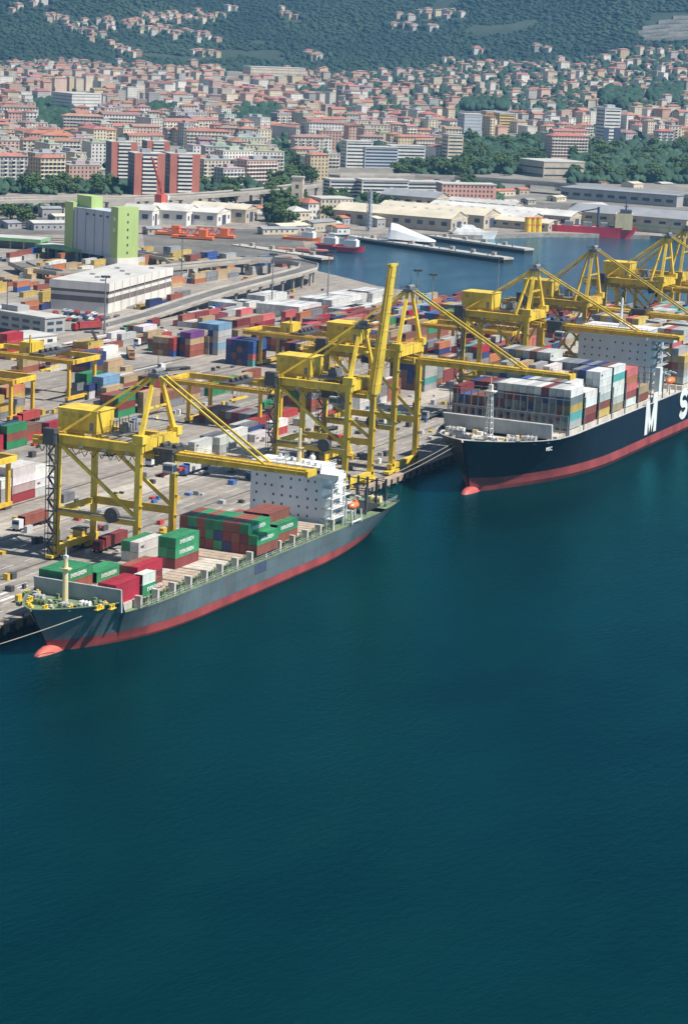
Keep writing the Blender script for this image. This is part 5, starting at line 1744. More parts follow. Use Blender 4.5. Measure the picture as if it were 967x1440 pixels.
# ------------------------------------------------------------------ sheds
def shed(label, px, py, w, l, he, hr, rz=0.0, roof='shed_roof', wall='shed_wall', door=True, name='harbour_shed', z=0.0, ribs=True):
    b = bldg(name, label, px, py, rz, group=None)
    mb = MB()
    mb.add([(0, 0, 0), (w, 0, 0), (w, 0, he), (w / 2, 0, hr), (0, 0, he), (0, l, 0), (w, l, 0), (w, l, he), (w / 2, l, hr), (0, l, he)],
           [(0, 1, 2, 3, 4), (6, 5, 9, 8, 7), (0, 4, 9, 5), (1, 6, 7, 2)])
    mb.build('wall', M[wall], b)
    o, t = 0.6, 0.35
    dz = (hr - he) / (w / 2)
    for s in (0, 1):
        xa, xb = (-o, w / 2) if s == 0 else (w / 2, w + o)
        za, zb_ = (he - o * dz, hr) if s == 0 else (hr, he - o * dz)
        MB().hexa([(xa, -o, za + 0.02), (xb, -o, zb_ + 0.02), (xb, l + o, zb_ + 0.02), (xa, l + o, za + 0.02)], [(xa, -o, za + t), (xb, -o, zb_ + t), (xb, l + o, zb_ + t), (xa, l + o, za + t)]).build('roof', M[roof], b)
    if ribs:
        r = MB()
        k = 5.0
        while k < l:
            r.hexa([(w / 2 - 1.2, k, hr - 1.2 * dz + t), (w / 2 + 1.2, k, hr - 1.2 * dz + t), (w / 2 + 1.2, k + 2.4, hr - 1.2 * dz + t), (w / 2 - 1.2, k + 2.4, hr - 1.2 * dz + t)],
                   [(w / 2 - 0.1, k, hr + t + 0.5), (w / 2 + 0.1, k, hr + t + 0.5), (w / 2 + 0.1, k + 2.4, hr + t + 0.5), (w / 2 - 0.1, k + 2.4, hr + t + 0.5)])
            k += 9.0
        r.build('roof_vent', M['lightgrey'], b)
    if door:
        MB().box(w * 0.36, w * 0.64, -0.12, 0, 0, he * 0.75).build('door', M['navy'], b)
        for k in (0.12, 0.78):
            MB().box(w * k, w * (k + 0.1), -0.1, 0, he * 0.35, he * 0.65).build('window', M['glass'], b)
        MB().box(-0.02, w + 0.02, -0.16, -0.05, he - 0.7, he - 0.1).build('cornice', M['wall_cream'], b)
    n = int(l / 9)
    for k in range(n):
        MB().box(-0.1, 0, 3 + k * 9, 7 + k * 9, he * 0.45, he * 0.75).build('window', M['glass'], b)
    return b

shed('big sand roofed shed with its dark door facing the basin', 633, 327, 30, 88, 9.0, 13.5)
shed('second sand roofed shed right of the big one', 679, 322, 32, 82, 9.0, 13.0)
shed('small sand roofed hut in front of the big shed', 596, 322, 20, 26, 4.2, 6.5, door=False)
shed('slate gabled hall behind the sand roofed sheds', 612, 296, 26, 46, 9, 13, roof='shed_roof_grey')
shed('long white roofed shed in the middle of the far quay', 800, 322, 30, 110, 8.5, 11.5, roof='shed_white')
shed('white roofed shed left of the long one', 745, 322, 26, 90, 7.5, 10.5, roof='shed_white', wall='shed_wall')
shed('sand roofed low shed left of the crimson ship', 770, 326, 22, 50, 5.5, 7.5)
shed('narrow white shed behind the yellow buoys', 722, 300, 18, 60, 6.0, 8.0, roof='flat_roof')
shed('white tent roof shed right of the crimson ship', 896, 324, 26, 30, 5.0, 8.0, roof='shed_white', wall='blue')
shed('white barrel shed behind the red harbour crane', 262, 318, 30, 26, 9.5, 13.0, roof='shed_white', wall='wall_white', rz=12)
shed('white shed beside the barrel shed', 305, 318, 34, 26, 8.5, 11.0, roof='shed_white', wall='wall_white', rz=12)
shed('beige roofed long hall right of the white sheds', 345, 314, 30, 40, 9.0, 11.5, roof='shed_roof', rz=12)
shed('dark gabled boathouse left of the red harbour crane', 214, 318, 16, 20, 10, 13, roof='flat_roof', wall='wall_white', rz=12)
# long grey warehouse on the right, seen from its long side
b = bldg('grey_warehouse', 'long grey roofed warehouse behind the crimson ship', 963, 331, 0)
MB().box(0, 46, 0, 88, 0, 11).build('wall', M['shed_wall'], b)
MB().hexa([(-0.8, -0.8, 11), (47, -0.8, 11), (47, 89, 11), (-0.8, 89, 11)], [(20, -0.8, 15), (26, -0.8, 15), (26, 89, 15), (20, 89, 15)]).build('roof', M['shed_roof_grey'], b)
for k in range(8):
    MB().box(-0.12, 0, 4 + k * 11, 9 + k * 11, 6.5, 8.5).build('window', M['glass'], b)
MB().box(-0.16, -0.02, 0, 88, 3.6, 4.6).build('wall_band', M['roof_green'], b)
MB().box(-0.14, -0.02, 40, 46, 0, 5.5).build('door', M['navy'], b)
b = bldg('low_hall', 'low grey flat hall behind the long grey warehouse', 950, 292, 0)
MB().box(0, 50, 0, 100, 0, 9).build('wall', M['wall_grey'], b)
MB().box(-0.6, 50.6, -0.6, 100.6, 9, 9.8).build('roof', M['shed_roof_grey'], b)
for k in range(10):
    MB().box(-0.1, 0, 3 + k * 10, 9 + k * 10, 3.5, 6).build('window', M['glass'], b)

# yellow buoys / jacket legs on the far quay
for k, (px, lab) in enumerate(((741, 'left yellow mooring drum on the far quay'), (748, 'middle yellow mooring drum on the far quay'), (756, 'right yellow mooring drum on the far quay'))):
    x, y, _ = G(px, 326)
    o = thing('mooring_drum', lab, 'drum', (x, y, 0), 0, 'yellow drums on the far quay')
    MB().tube((0, 0, 0), (0, 0, 10), 2.3, n=14).build('drum', M['yellow'], o)
    MB().tube((0, 0, 4.8), (0, 0, 5.4), 2.45, n=14).tube((0, 0, 9.5), (0, 0, 10.1), 2.45, n=14).build('band', M['orange'], o)

# red slewing crane
x, y, _ = G(226, 312)
c = thing('harbour_crane', 'red lattice slewing crane with raised jib beside white shed', 'crane', (x, y, 0))
p_ = MB()
for s in ((-1, -1), (1, -1), (1, 1), (-1, 1)):
    p_.bar((s[0] * 4, s[1] * 4, 0), (s[0] * 2.2, s[1] * 2.2, 11), 0.9)
p_.box(-3, 3, -3, 3, 10.5, 11.6)
p_.build('portal', M['crane_red'], c)
MB().tube((0, 0, 11.6), (0, 0, 13), 2.6, n=12).box(-4.5, 3.5, -2.6, 2.6, 13, 18.5).build('slewing_house', M['crane_red'], c)
MB().box(2.6, 4.4, -3.8, -2.0, 15, 17.6).build('operator_cab', M['white'], c)
jb = MB()
for s in (-0.9, 0.9):
    jb.bar((2.5, 0 + s, 17), (-4, 6 + s * 0.4, 43), 0.5, 0.6)
    jb.bar((-2, s, 18.5), (-1.5, s, 27), 0.5)
for k in range(9):
    u = k / 9
    jb.bar((2.5 - 6.5 * u, 6 * u - 0.9, 17 + 26 * u), (2.5 - 6.5 * (u + 0.11), 6 * (u + 0.11) + 0.9, 17 + 26 * (u + 0.11)), 0.3)
jb.bar((-1.5, 0, 27), (-4, 6, 43), 0.25).bar((-1.5, 0, 27), (-4, 0, 18.5), 0.35)
jb.build('jib', M['crane_red'], c)

# pale tower and shore houses by the small harbour
b = bldg('stone_tower', 'square cream stone tower above the small harbour', 424, 305, 20)
MB().box(0, 8, 0, 8, 0, 27).build('wall', M['wall_cream'], b)
MB().box(-0.5, 8.5, -0.5, 8.5, 27, 28.2).build('cornice', M['concrete_pale'], b)
for k in range(3):
    MB().box(3, 5, -0.1, 0, 8 + 6 * k, 10.5 + 6 * k).box(-0.1, 0, 3, 5, 8 + 6 * k, 10.5 + 6 * k).build('window', M['glass'], b)
def shore_house(label, px, py, w, d, h, rz, wall, roof, hip=3.0, nst=None, flat=False):
    b = bldg('shore_house', label, px, py, rz)
    MB().box(0, w, 0, d, 0, h).build('wall', M[wall], b)
    if flat:
        MB().box(-0.4, w + 0.4, -0.4, d + 0.4, h, h + 0.8).build('roof', M[roof], b)
    else:
        i = min(w, d) / 2
        MB().hexa([(-0.6, -0.6, h), (w + 0.6, -0.6, h), (w + 0.6, d + 0.6, h), (-0.6, d + 0.6, h)], [(i, i - 0.1, h + hip), (w - i + 0.2, i - 0.1, h + hip), (w - i + 0.2, d - i + 0.1, h + hip), (i, d - i + 0.1, h + hip)]).build('roof', M[roof], b)
    nst = nst or max(1, int(h / 3.3))
    ww = MB().box(-0.65, 0.65, -0.1, 0, 0, 1.7).mesh('window', M['glass'])
    wd = MB().box(-0.1, 0, -0.65, 0.65, 0, 1.7).mesh('window', M['glass'])
    for s in range(nst):
        for k in range(int(w / 3.2)):
            link('window', ww, b, loc=(1.9 + k * 3.2, 0, 1.1 + s * h / nst))
        for k in range(int(d / 3.2)):
            link('window', wd, b, loc=(0, 1.9 + k * 3.2, 1.1 + s * h / nst))
    return b
shore_house('cream gabled house at the foot of the stone tower', 412, 316, 14, 16, 9, -30, 'wall_cream', 'flat_roof')
shore_house('pale four storey palazzo right of the stone tower', 450, 309, 26, 18, 14.5, -35, 'wall_cream', 'flat_roof', flat=True)
shore_house('narrow beige house between tower and palazzo', 433, 310, 9, 16, 12, -30, 'wall_white', 'tile_red')
shore_house('orange house by the small harbour', 492, 314, 18, 16, 9, -35, 'wall_cream', 'tile_red')
shore_house('low sand house left of the stone tower', 388, 306, 18, 12, 6, -10, 'shed_wall', 'flat_roof')
shore_house('pink block with flat roof in front of the right viaduct', 620, 290, 44, 16, 17, -50, 'wall_pink' if 'wall_pink' in M else 'wall_cream', 'flat_roof', flat=True)
b = bldg('glass_mast', 'slim pale blue lattice tower left of the sand sheds', 518, 325, 0, cat='tower')
t_ = MB()
for s in ((-1, -1), (1, -1), (1, 1), (-1, 1)):
    t_.bar((s[0] * 1.5, s[1] * 1.5, 0), (s[0] * 1.0, s[1] * 1.0, 27), 0.32)
for k in range(10):
    e = 1.45 - 0.045 * k
    t_.box(-e, e, -e, e, 2.5 + 2.6 * k, 2.7 + 2.6 * k)
    t_.bar((-e, -e, 2.6 * k), (e, -e, 2.6 * k + 2.6), 0.2).bar((-e, e, 2.6 * k), (-e, -e, 2.6 * k + 2.6), 0.2)
t_.build('frame', M['silo_grey'], b)
MB().box(-0.5, 0.5, -0.5, 0.5, 0, 27.5).build('lift_shaft', M['lightgrey'], b)

# ------------------------------------------------------------------ roads on columns
def elevated(name, label, pts, width, thick, col_step, rail=True, col_w=1.0, cat='bridge', mat='concrete'):
    o = thing(name, label, cat, (0, 0, 0))
    P_ = [Vector(p) for p in pts]
    def tang(i):
        a, b = P_[max(0, i - 1)], P_[min(len(P_) - 1, i + 1)]
        d = (b - a); d.z = 0
        d.normalize()
        return Vector((-d.y, d.x, 0))
    dk, rl, tp = MB(), MB(), MB()
    for i in range(len(P_) - 1):
        a, b, na, nb = P_[i], P_[i + 1], tang(i), tang(i + 1)
        w2 = width / 2
        dk.hexa([a - na * w2 - Vector((0, 0, thick)), b - nb * w2 - Vector((0, 0, thick)), b + nb * w2 - Vector((0, 0, thick)), a + na * w2 - Vector((0, 0, thick))], [a - na * w2, b - nb * w2, b + nb * w2, a + na * w2])
        for s in (-1, 1):
            rl.bar(a + na * s * (w2 - 0.2) + Vector((0, 0, 0.5)), b + nb * s * (w2 - 0.2) + Vector((0, 0, 0.5)), 0.3, 1.0)
        tp.add([a - na * (w2 - 0.5) + Vector((0, 0, .01)), b - nb * (w2 - 0.5) + Vector((0, 0, .01)), b + nb * (w2 - 0.5) + Vector((0, 0, .01)), a + na * (w2 - 0.5) + Vector((0, 0, .01))], [(0, 1, 2, 3)])
    dk.build('deck', M[mat], o)
    tp.build('roadway', M['roadway'], o)
    if rail:
        rl.build('parapet', M['concrete_pale'], o)
    # columns in pairs
    acc = 0.0
    for i in range(len(P_) - 1):
        seg = (P_[i + 1] - P_[i]).length
        s = (col_step - acc) if acc else col_step * 0.5
        while s < seg:
            q = P_[i].lerp(P_[i + 1], s / seg)
            n = tang(i)
            if q.z - thick > 1.2:
                cm = MB()
                for k in (-1, 1):
                    e = q + n * k * width * 0.3
                    cm.box(e.x - col_w / 2, e.x + col_w / 2, e.y - col_w / 2, e.y + col_w / 2, min(0, q.z - 30) if False else -0.2, q.z - thick + 0.02)
                e0, e1 = q - n * width * 0.42, q + n * width * 0.42
                cm.bar(e0 + Vector((0, 0, -thick - 0.5)), e1 + Vector((0, 0, -thick - 0.5)), col_w * 1.1, 1.0)
                cm.build('column', M['concrete'], o)
            s += col_step
        acc = (seg - (s - col_step)) % col_step
    return o

fly = [(395, 247, 0.3), (440, 247, 2.0), (480, 248, 4.5), (520, 249, 6.6), (560, 250, 7.8), (600, 252, 8.4), (630, 256, 8.6), (648, 264, 8.6), (658, 277, 8.6), (657, 291, 8.4), (648, 302, 8.0), (630, 312, 7.0), (605, 322, 6.0), (580, 334, 5.0), (560, 345, 4.5), (548, 360, 4.0), (552, 380, 4.0), (570, 400, 4.0)]
elevated('flyover', 'concrete flyover curving round above the yard towards the basin', fly, 10.5, 1.3, 14.0)
lp = [(470, 275, 0.5), (510, 290, 1.8), (550, 302, 3.2), (590, 312, 3.8), (625, 330, 4.2), (650, 350, 4.4), (660, 375, 4.4), (655, 400, 4.2)]
elevated('slip_road', 'lower slip road passing under the flyover loop', lp, 9.0, 1.0, 14.0)
vl = [G(px, py, 10.0) for px, py in ((-60, 283), (0, 281), (60, 279.5), (120, 279), (180, 278.5), (240, 276), (300, 272.5), (360, 268), (400, 264), (440, 258.5))]
elevated('viaduct', 'long grey road viaduct in front of the red striped blocks', vl, 15.0, 2.0, 34.0, col_w=1.6)
vr = [G(px, py, 9.0) for px, py in ((470, 246), (520, 245.5), (580, 246.5), (640, 249), (700, 253), (760, 257), (820, 262), (880, 267), (940, 272), (1010, 278))]
elevated('viaduct', 'grey road viaduct in front of the wooded park on the right', vr, 15.0, 2.0, 40.0, col_w=1.6)

# ------------------------------------------------------------------ piers and vessels of the basin
def pier(name, label, near, tip, width, z=1.2):
    a, b = Vector(G(*near)), Vector(G(*tip))
    d = (b - a).normalized()
    n = Vector((-d.y, d.x, 0))
    if n.x < 0:
        n = -n
    mb = MB()
    o = thing(name, label, 'pier')
    def quad(off0, off1, z0, z1, s0=0.0, s1=0.0):
        p = [a + d * s0 + n * off0, b + d * s1 + n * off0, b + d * s1 + n * off1, a + d * s0 + n * off1]
        return MB().hexa([q + Vector((0, 0, z0)) for q in p], [q + Vector((0, 0, z1)) for q in p])
    quad(0, width, -6, -0.6).build('pier_wall', M['rubber'], o)
    quad(-0.4, width + 0.4, -0.6, z - 0.6, 0, 0.4).build('pier_deck', M['concrete_pale'], o)
    L = (b - a).length
    for k in range(int(L / 14)):
        q = a + d * (7 + k * 14) + n * 1.0
        MB().tube((q.x, q.y, z - 0.6), (q.x, q.y, z + 0.3), 0.4, n=8).build('bollard', M['steel'], o)
    for k in range(int(L / 18)):
        q = a + d * (12 + k * 18) + n * (width - 2.5)
        MB().box(q.x - 1.5, q.x + 1.5, q.y - 1.2, q.y + 1.2, z - 0.6, z + 1.4).build('pier_hut', M['concrete'], o)
    return o
pier('pier', 'long pale pier in front of the covered white yacht', (498, 334), (708, 364), 8)
pier('pier', 'shorter brown pier behind the long pale pier', (600, 332), (737, 351), 8)
pier('pier', 'low stone jetty where the red tugs lie', (325, 345), (452, 364), 9)

def boat(name, label, at_px, L, B, zd, hull, rz, build_top, red=None, zb=-1.4, cat='boat', group=None):
    x, y, _ = G(at_px[0], at_px[1], ZW)
    o = thing(name, label, cat, (x, y, 0), math.radians(rz), group)
    f = lambda t: zd + 1.2 * max(0, 1 - t / 0.25) ** 1.5
    t_, p_, _ = loft(0, L, 0, B, f, 0, L * 0.06, tb=0.3, tw=0.4, ts=0.85, stern_w=0.75, ns=34)
    hull_part('hull', M[hull], o, t_, p_, (lambda t: zb) if red else ZW - 1, f, 5)
    if red:
        hull_part('boot_topping', M[red], o, t_, p_, ZW - 1, lambda t: zb, 2)
    deck_part('deck', M['deck_tan'], o, t_, p_, lambda t: f(t) - 0.7)
    build_top(o)
    return o

# covered white yacht on its slip
x, y, _ = G(612, 343)
o = thing('covered_yacht', 'big yacht under a sloping white tent cover at the pier', 'yacht', (x, y, 0), math.radians(111))
secs = [(0, 1.0, 1.2, 2.2), (5, 3.0, 1.2, 4.0), (12, 4.2, 1.4, 6.2), (19, 4.6, 1.6, 9.0), (25, 4.6, 2.0, 11.4), (29, 4.3, 2.0, 12.0), (30.5, 4.0, 2.0, 8.0)]
tm = MB()
vs, fs = [], []
for X_, hw, z0, z1 in secs:
    vs += [(X_, -hw, z0), (X_, -hw * 0.9, z0 + (z1 - z0) * 0.6), (X_, -hw * 0.35, z1), (X_, hw * 0.35, z1), (X_, hw * 0.9, z0 + (z1 - z0) * 0.6), (X_, hw, z0)]
for i in range(len(secs) - 1):
    for k in range(5):
        fs.append((i * 6 + k, (i + 1) * 6 + k, (i + 1) * 6 + k + 1, i * 6 + k + 1))
fs += [(0, 1, 2, 3, 4, 5), tuple((len(secs) - 1) * 6 + k for k in range(5, -1, -1))]
tm.add(vs, fs).build('tent_cover', M['tarp'], o)
MB().hexa([(0.3, -0.8, -2.5), (30, -3.6, -2.5), (30, 3.6, -2.5), (0.3, 0.8, -2.5)], [(0.2, -0.9, 1.15), (30.2, -3.9, 1.9), (30.2, 3.9, 1.9), (0.2, 0.9, 1.15)]).build('hull', M['navy'], o)
rbm = MB()
for i, (X_, hw, z0, z1) in enumerate(secs[1:-1]):
    rbm.bar((X_, -hw - 0.05, z0), (X_, -hw * 0.9 - 0.06, z0 + (z1 - z0) * 0.6), 0.3).bar((X_, -hw * 0.9 - 0.06, z0 + (z1 - z0) * 0.6), (X_, -hw * 0.35, z1 + 0.06), 0.3)
rbm.build('tent_rib', M['lightgrey'], o)

def yacht_top(o):
    MB().hexa([(8, -3.2, 1.4), (32, -3.4, 1.4), (32, 3.4, 1.4), (8, 3.2, 1.4)], [(13, -2.8, 4.0), (30, -3.0, 4.0), (30, 3.0, 4.0), (13, 2.8, 4.0)]).build('cabin', M['white'], o)
    MB().hexa([(15, -2.4, 4.02), (27, -2.6, 4.02), (27, 2.6, 4.02), (15, 2.4, 4.02)], [(18, -2.0, 6.2), (26, -2.2, 6.2), (26, 2.2, 6.2), (18, 2.0, 6.2)]).build('flybridge', M['white'], o)
    MB().box(16, 28, -3.22, -3.12, 2.2, 3.2).build('cabin_window', M['glass'], o)
    MB().bar((25, 0, 6.2), (26.5, 0, 10), 0.4).build('radar_arch', M['white'], o)
boat('motor_yacht', 'white motor yacht moored behind the brown pier', (699, 336), 34, 8, 1.8, 'white', 128, yacht_top, cat='yacht')

def supply_top(o):
    MB().box(52, 64, -6, 6, 2.0, 11.5).build('deckhouse', M['cream'], o) if False else None
    MB().box(4, 16, -6.5, 6.5, 3.6, 14.5).build('deckhouse', M['cream'], o)
    MB().box(3.9, 4.0, -5.5, 5.5, 11.0, 12.6).box(5, 15, -6.6, -6.5, 9.5, 11.2).build('bridge_window', M['glass'], o)
    MB().box(5, 13, -5, 5, 14.5, 17.0).build('bridge', M['navy'], o)
    for x_ in (20, 32, 45, 56):
        MB().box(x_, x_ + 6, -5, 4, 3.8, 7.2).build('deck_cargo', M['grey'], o)
    MB().tube((28, 0, 2), (28, 0, 18), 0.9, n=8).bar((28, 0, 17), (40, -3, 14), 0.8).build('deck_crane', M['navy'], o)
    MB().tube((9, 0, 15), (9, 0, 25), 0.6, 0.3, n=8).box(7.5, 10.5, -1.5, 1.5, 19, 19.4).build('mast', M['navy'], o)
boat('supply_ship', 'crimson supply ship with cream deckhouse on the far quay', (895, 336), 64, 15, 4.6, 'ship_crimson', 109, supply_top, red='ship_crimson', cat='ship')

def tug_top(o):
    MB().box(5, 13, -3, 3, 1.6, 5.5).build('deckhouse', M['white'], o)
    MB().box(6, 10.5, -2.2, 2.2, 5.5, 8.2).build('wheelhouse', M['white'], o)
    MB().box(5.9, 6.0, -2.0, 2.0, 6.5, 7.7).box(6.2, 10.3, -2.28, -2.2, 6.5, 7.7).build('wheelhouse_window', M['glass'], o)
    MB().tube((9, 0, 8.2), (9, 0, 14.5), 0.25, 0.12, n=6).build('mast', M['cream'], o)
    MB().tube((13.5, -1.5, 3), (13.5, -1.5, 7), 0.7, n=8).build('funnel', M['ship_crimson'], o)
boat('tug_boat', 'dark red tug with white wheelhouse nearest open basin water', (513, 358), 21, 8.0, 1.2, 'ship_crimson', 95, tug_top, red='navy', group='tugs in the small harbour')
boat('tug_boat', 'second tug alongside, white house and dark red hull', (484, 354), 19, 8, 1.2, 'ship_crimson', 95, tug_top, red='navy', group='tugs in the small harbour')
boat('tug_boat', 'bright orange red tug moored behind the jetty', (452, 346), 26, 9, 1.8, 'orange', 95, tug_top, red='ship_crimson', group='tugs in the small harbour')
def barge_top(o):
    for k in range(3):
        MB().box(6 + k * 11, 14 + k * 11, -3.5, 3.5, 0.2, 1.4 + 0.5 * (k % 2)).build('hatch', M['rust' if 'rust' in M else 'brick_red'], o)
boat('barge', 'long low dark barge with a brick red deck along the jetty', (474, 362), 40, 10, 0.6, 'navy', 112, barge_top, red='ship_crimson')
boat('work_boat', 'small white work boat right of the crimson ship', (938, 331), 16, 5, 0.8, 'white', 100, tug_top)
boat('work_boat', 'low grey work boat moored right of crimson ship bow', (918, 327), 34, 8, 0.8, 'grey', 109, barge_top)
# red floating dock plant on the left of the tugs
for k, (px, py, lab) in enumerate(((300, 338, 'orange red deck plant left of the white sheds'), (330, 336, 'orange red winch frame below the beige hall'), (262, 332, 'long orange red boom section on the yard quay'))):
    x, y, _ = G(px, py)
    o = thing('deck_plant', lab, 'machinery', (x, y, 0), math.radians(105))
    MB().box(0, 26, -3, 3, 0.6, 2.2).build('base_frame', M['orange'], o)
    q = MB()
    for j in range(6):
        q.bar((j * 4.4, -2.6, 2.2), (j * 4.4 + 2.2, -2.6, 6.0 - 2 * (k == 2)), 0.5).bar((j * 4.4 + 2.2, -2.6, 6.0 - 2 * (k == 2)), (j * 4.4 + 4.4, -2.6, 2.2), 0.5)
    q.bar((0, -2.6, 6.0 - 2 * (k == 2)), (26, -2.6, 6.0 - 2 * (k == 2)), 0.5)
    q.build('truss', M['crane_red'], o)
    MB().box(4, 9, -2, 3, 2.2, 6.5).build('winch_house', M['orange'], o)

# ------------------------------------------------------------------ masts, vehicles
def light_mast(px, py, h, lab):
    x, y, _ = G(px, py)
    o = thing('light_mast', lab, 'light mast', (x, y, 0), 0, 'tall floodlight masts of the yard')
    MB().tube((0, 0, 0), (0, 0, h), 0.42, 0.2, n=8).build('pole', M['grey'], o)
    q = MB().tube((0, 0, h - 0.6), (0, 0, h - 0.3), 1.5, n=12)
    for k in range(8):
        a = k * math.pi / 4
        q.box(math.cos(a) * 1.7 - 0.35, math.cos(a) * 1.7 + 0.35, math.sin(a) * 1.7 - 0.35, math.sin(a) * 1.7 + 0.35, h - 1.0, h - 0.2)
    q.build('lamp_ring', M['steel'], o)
for px, py, h, lab in ((697, 440, 28, 'tall floodlight mast right of the raised boom against the water'), (583, 470, 30, 'floodlight mast behind the tall crane mast head'), (460, 430, 26, 'floodlight mast beside the white box blocks'), (147, 470, 26, 'floodlight mast before the flat white warehouse'),
                       (382, 430, 26, 'floodlight mast at the flyover'), (255, 400, 26, 'floodlight mast behind the flat white warehouse'), (10, 470, 24, 'floodlight mast at the left edge by the office'), (606, 448, 22, 'short floodlight mast by the basin edge')):
    light_mast(px, py, h, lab)

def car_mesh():
    mb = MB()
    mb.hexa([(0, -0.85, 0.3), (4.2, -0.85, 0.3), (4.2, 0.85, 0.3), (0, 0.85, 0.3)], [(0.05, -0.82, 0.85), (4.15, -0.82, 0.85), (4.15, 0.82, 0.85), (0.05, 0.82, 0.85)])
    mb.hexa([(0.5, -0.78, 0.85), (3.3, -0.78, 0.85), (3.3, 0.78, 0.85), (0.5, 0.78, 0.85)], [(1.0, -0.66, 1.42), (2.7, -0.66, 1.42), (2.7, 0.66, 1.42), (1.0, 0.66, 1.42)])
    g = MB().box(0.8, 3.0, -0.8, -0.76, 0.9, 1.3).box(0.8, 3.0, 0.76, 0.8, 0.9, 1.3)
    w = MB()
    for x in (0.8, 3.4):
        for y in (-0.86, 0.66):
            w.tube((x, y, 0.32), (x, y + 0.2, 0.32), 0.32, n=8)
    return mb.mesh('car_body', M['car']), g.mesh('car_glass', M['glass']), w.mesh('wheel_set', M['rubber'])
CARM = car_mesh()
def car(x, y, rz, col, lab):
    o = link('parked_car', CARM[0], None, loc=(x, y, 0.02), rz=rz, color=col)
    tag(o, lab, 'car', 'cars parked in the terminal')
    link('window', CARM[1], o)
    link('wheel_set', CARM[2], o, kind='stuff')
CC = [('white', (0.8, 0.8, 0.78)), ('silver', (0.5, 0.5, 0.52)), ('dark blue', (0.04, 0.06, 0.18)), ('red', (0.45, 0.04, 0.04)), ('black', (0.03, 0.03, 0.03)), ('grey', (0.22, 0.22, 0.23))]
RC = random.Random(5)
x0, y0, _ = G(96, 452)
for r in range(4):
    for k in range(11):
        n, c = RC.choice(CC)
        if RC.random() < 0.8:
            car(x0 + r * 9.0, y0 + k * 3.1 - 12, math.radians(4), c, '%s car, %s from the sea side in the %s parking row before the warehouse' % (n, ordn(k), ORD[r]))

def lorry(x, y, rz, col, lab, load=None):
    o = thing('lorry', lab, 'lorry', (x, y, 0), rz, 'lorries in the terminal')
    b = MB().hexa([(-3.0, -1.2, 0.8), (-0.6, -1.2, 0.8), (-0.6, 1.2, 0.8), (-3.0, 1.2, 0.8)], [(-2.8, -1.15, 3.3), (-0.6, -1.15, 3.3), (-0.6, 1.15, 3.3), (-2.8, 1.15, 3.3)])
    cb = b.build('cab', M['car'], o)
    cb.color = (*col, 1)
    MB().box(-3.04, -2.9, -1.0, 1.0, 2.0, 2.9).build('windscreen', M['glass'], cb)
    MB().box(-2.6, 12.4, -0.5, 0.5, 0.7, 1.0).box(-0.3, 12.4, -1.2, 1.2, 1.0, 1.2).build('chassis', M['steel'], o)
    w = MB()
    for q in (-2.0, 1.2, 9.0, 10.3, 11.6):
        for s in (-1.2, 0.85):
            w.tube((q, s, 0.5), (q, s + 0.35, 0.5), 0.5, n=10)
    w.build('wheel_set', M['rubber'], o, kind='stuff')
    if load:
        l = link('shipping_container', C40[0], None, color=PAL[load])
        ca, sa = math.cos(rz), math.sin(rz)
        l.location = (x + ca * 0.1 + sa * 1.22, y + sa * 0.1 - ca * 1.22, 1.22)
        l.rotation_euler = (0, 0, rz)
        tag(l, load + ' container riding on the ' + lab, 'container')
        l['label'] = ' '.join((load + ' container carried by the ' + lab).split()[:16])
x, y, _ = G(143, 775)
lorry(x, y, 0.03, (0.4, 0.03, 0.03), 'dark red lorry under the leftmost quay crane', 'dark red')
x, y, _ = G(196, 486)
lorry(x, y, 0.0, (0.8, 0.8, 0.8), 'white lorry alone in the open yard')
x, y, _ = G(110, 465)
lorry(x, y, -0.4, (0.45, 0.03, 0.03), 'red lorry beside the parked cars', 'red')
x, y, _ = G(28, 597)
lorry(x, y, 0.05, (0.5, 0.04, 0.04), 'red lorry under the left gantry crane', 'red')
x, y, _ = G(176, 470)
lorry(x, y, 0.05, (0.2, 0.3, 0.25), 'green lorry in the open yard', 'green')
x, y, _ = G(440, 640)
lorry(x, y, 0.03, (0.03, 0.04, 0.08), 'navy lorry between the crane legs', 'navy')
x, y, _ = G(450, 610)
lorry(x, y, 0.0, (0.6, 0.45, 0.05), 'yellow lorry between the raised boom legs', None)
for k, (px, py, rz, cn, cc, ld, where) in enumerate(((215, 655, 0.0, 'white', (0.7, 0.7, 0.7), None, 'on the pale road behind the leftmost boom'), (262, 668, 0.0, 'blue', (0.05, 0.1, 0.35), 'white', 'under the leftmost boom tip'), (30, 745, 0.0, 'white', (0.7, 0.7, 0.7), 'rust red', 'on the apron at the left edge'),
        (345, 618, 0.0, 'red', (0.4, 0.03, 0.03), 'navy', 'beside the dark box ends'), (540, 600, 0.0, 'white', (0.7, 0.7, 0.7), 'green', 'on the apron beyond the raised boom'), (600, 590, 0.0, 'grey', (0.3, 0.3, 0.3), None, 'on the apron near the black bow'), (185, 505, 0.6, 'orange', (0.5, 0.2, 0.05), 'tan', 'crossing the open yard'),
        (232, 522, -0.4, 'white', (0.7, 0.7, 0.7), None, 'in front of the brown ended stack'), (160, 640, 0.0, 'green', (0.05, 0.25, 0.1), 'pale grey', 'behind the leftmost crane legs'), (300, 440, 0.0, 'white', (0.7, 0.7, 0.7), 'blue', 'at the foot of the flyover'), (210, 462, 0.2, 'blue', (0.05, 0.1, 0.3), 'dark red', 'beside the flat warehouse'), (450, 545, 0.0, 'white', (0.7, 0.7, 0.7), 'tan', 'among the rear crane legs'))):
    x, y, _ = G(px, py)
    lorry(x, y, rz, cc, '%s lorry %s' % (cn, where), ld)
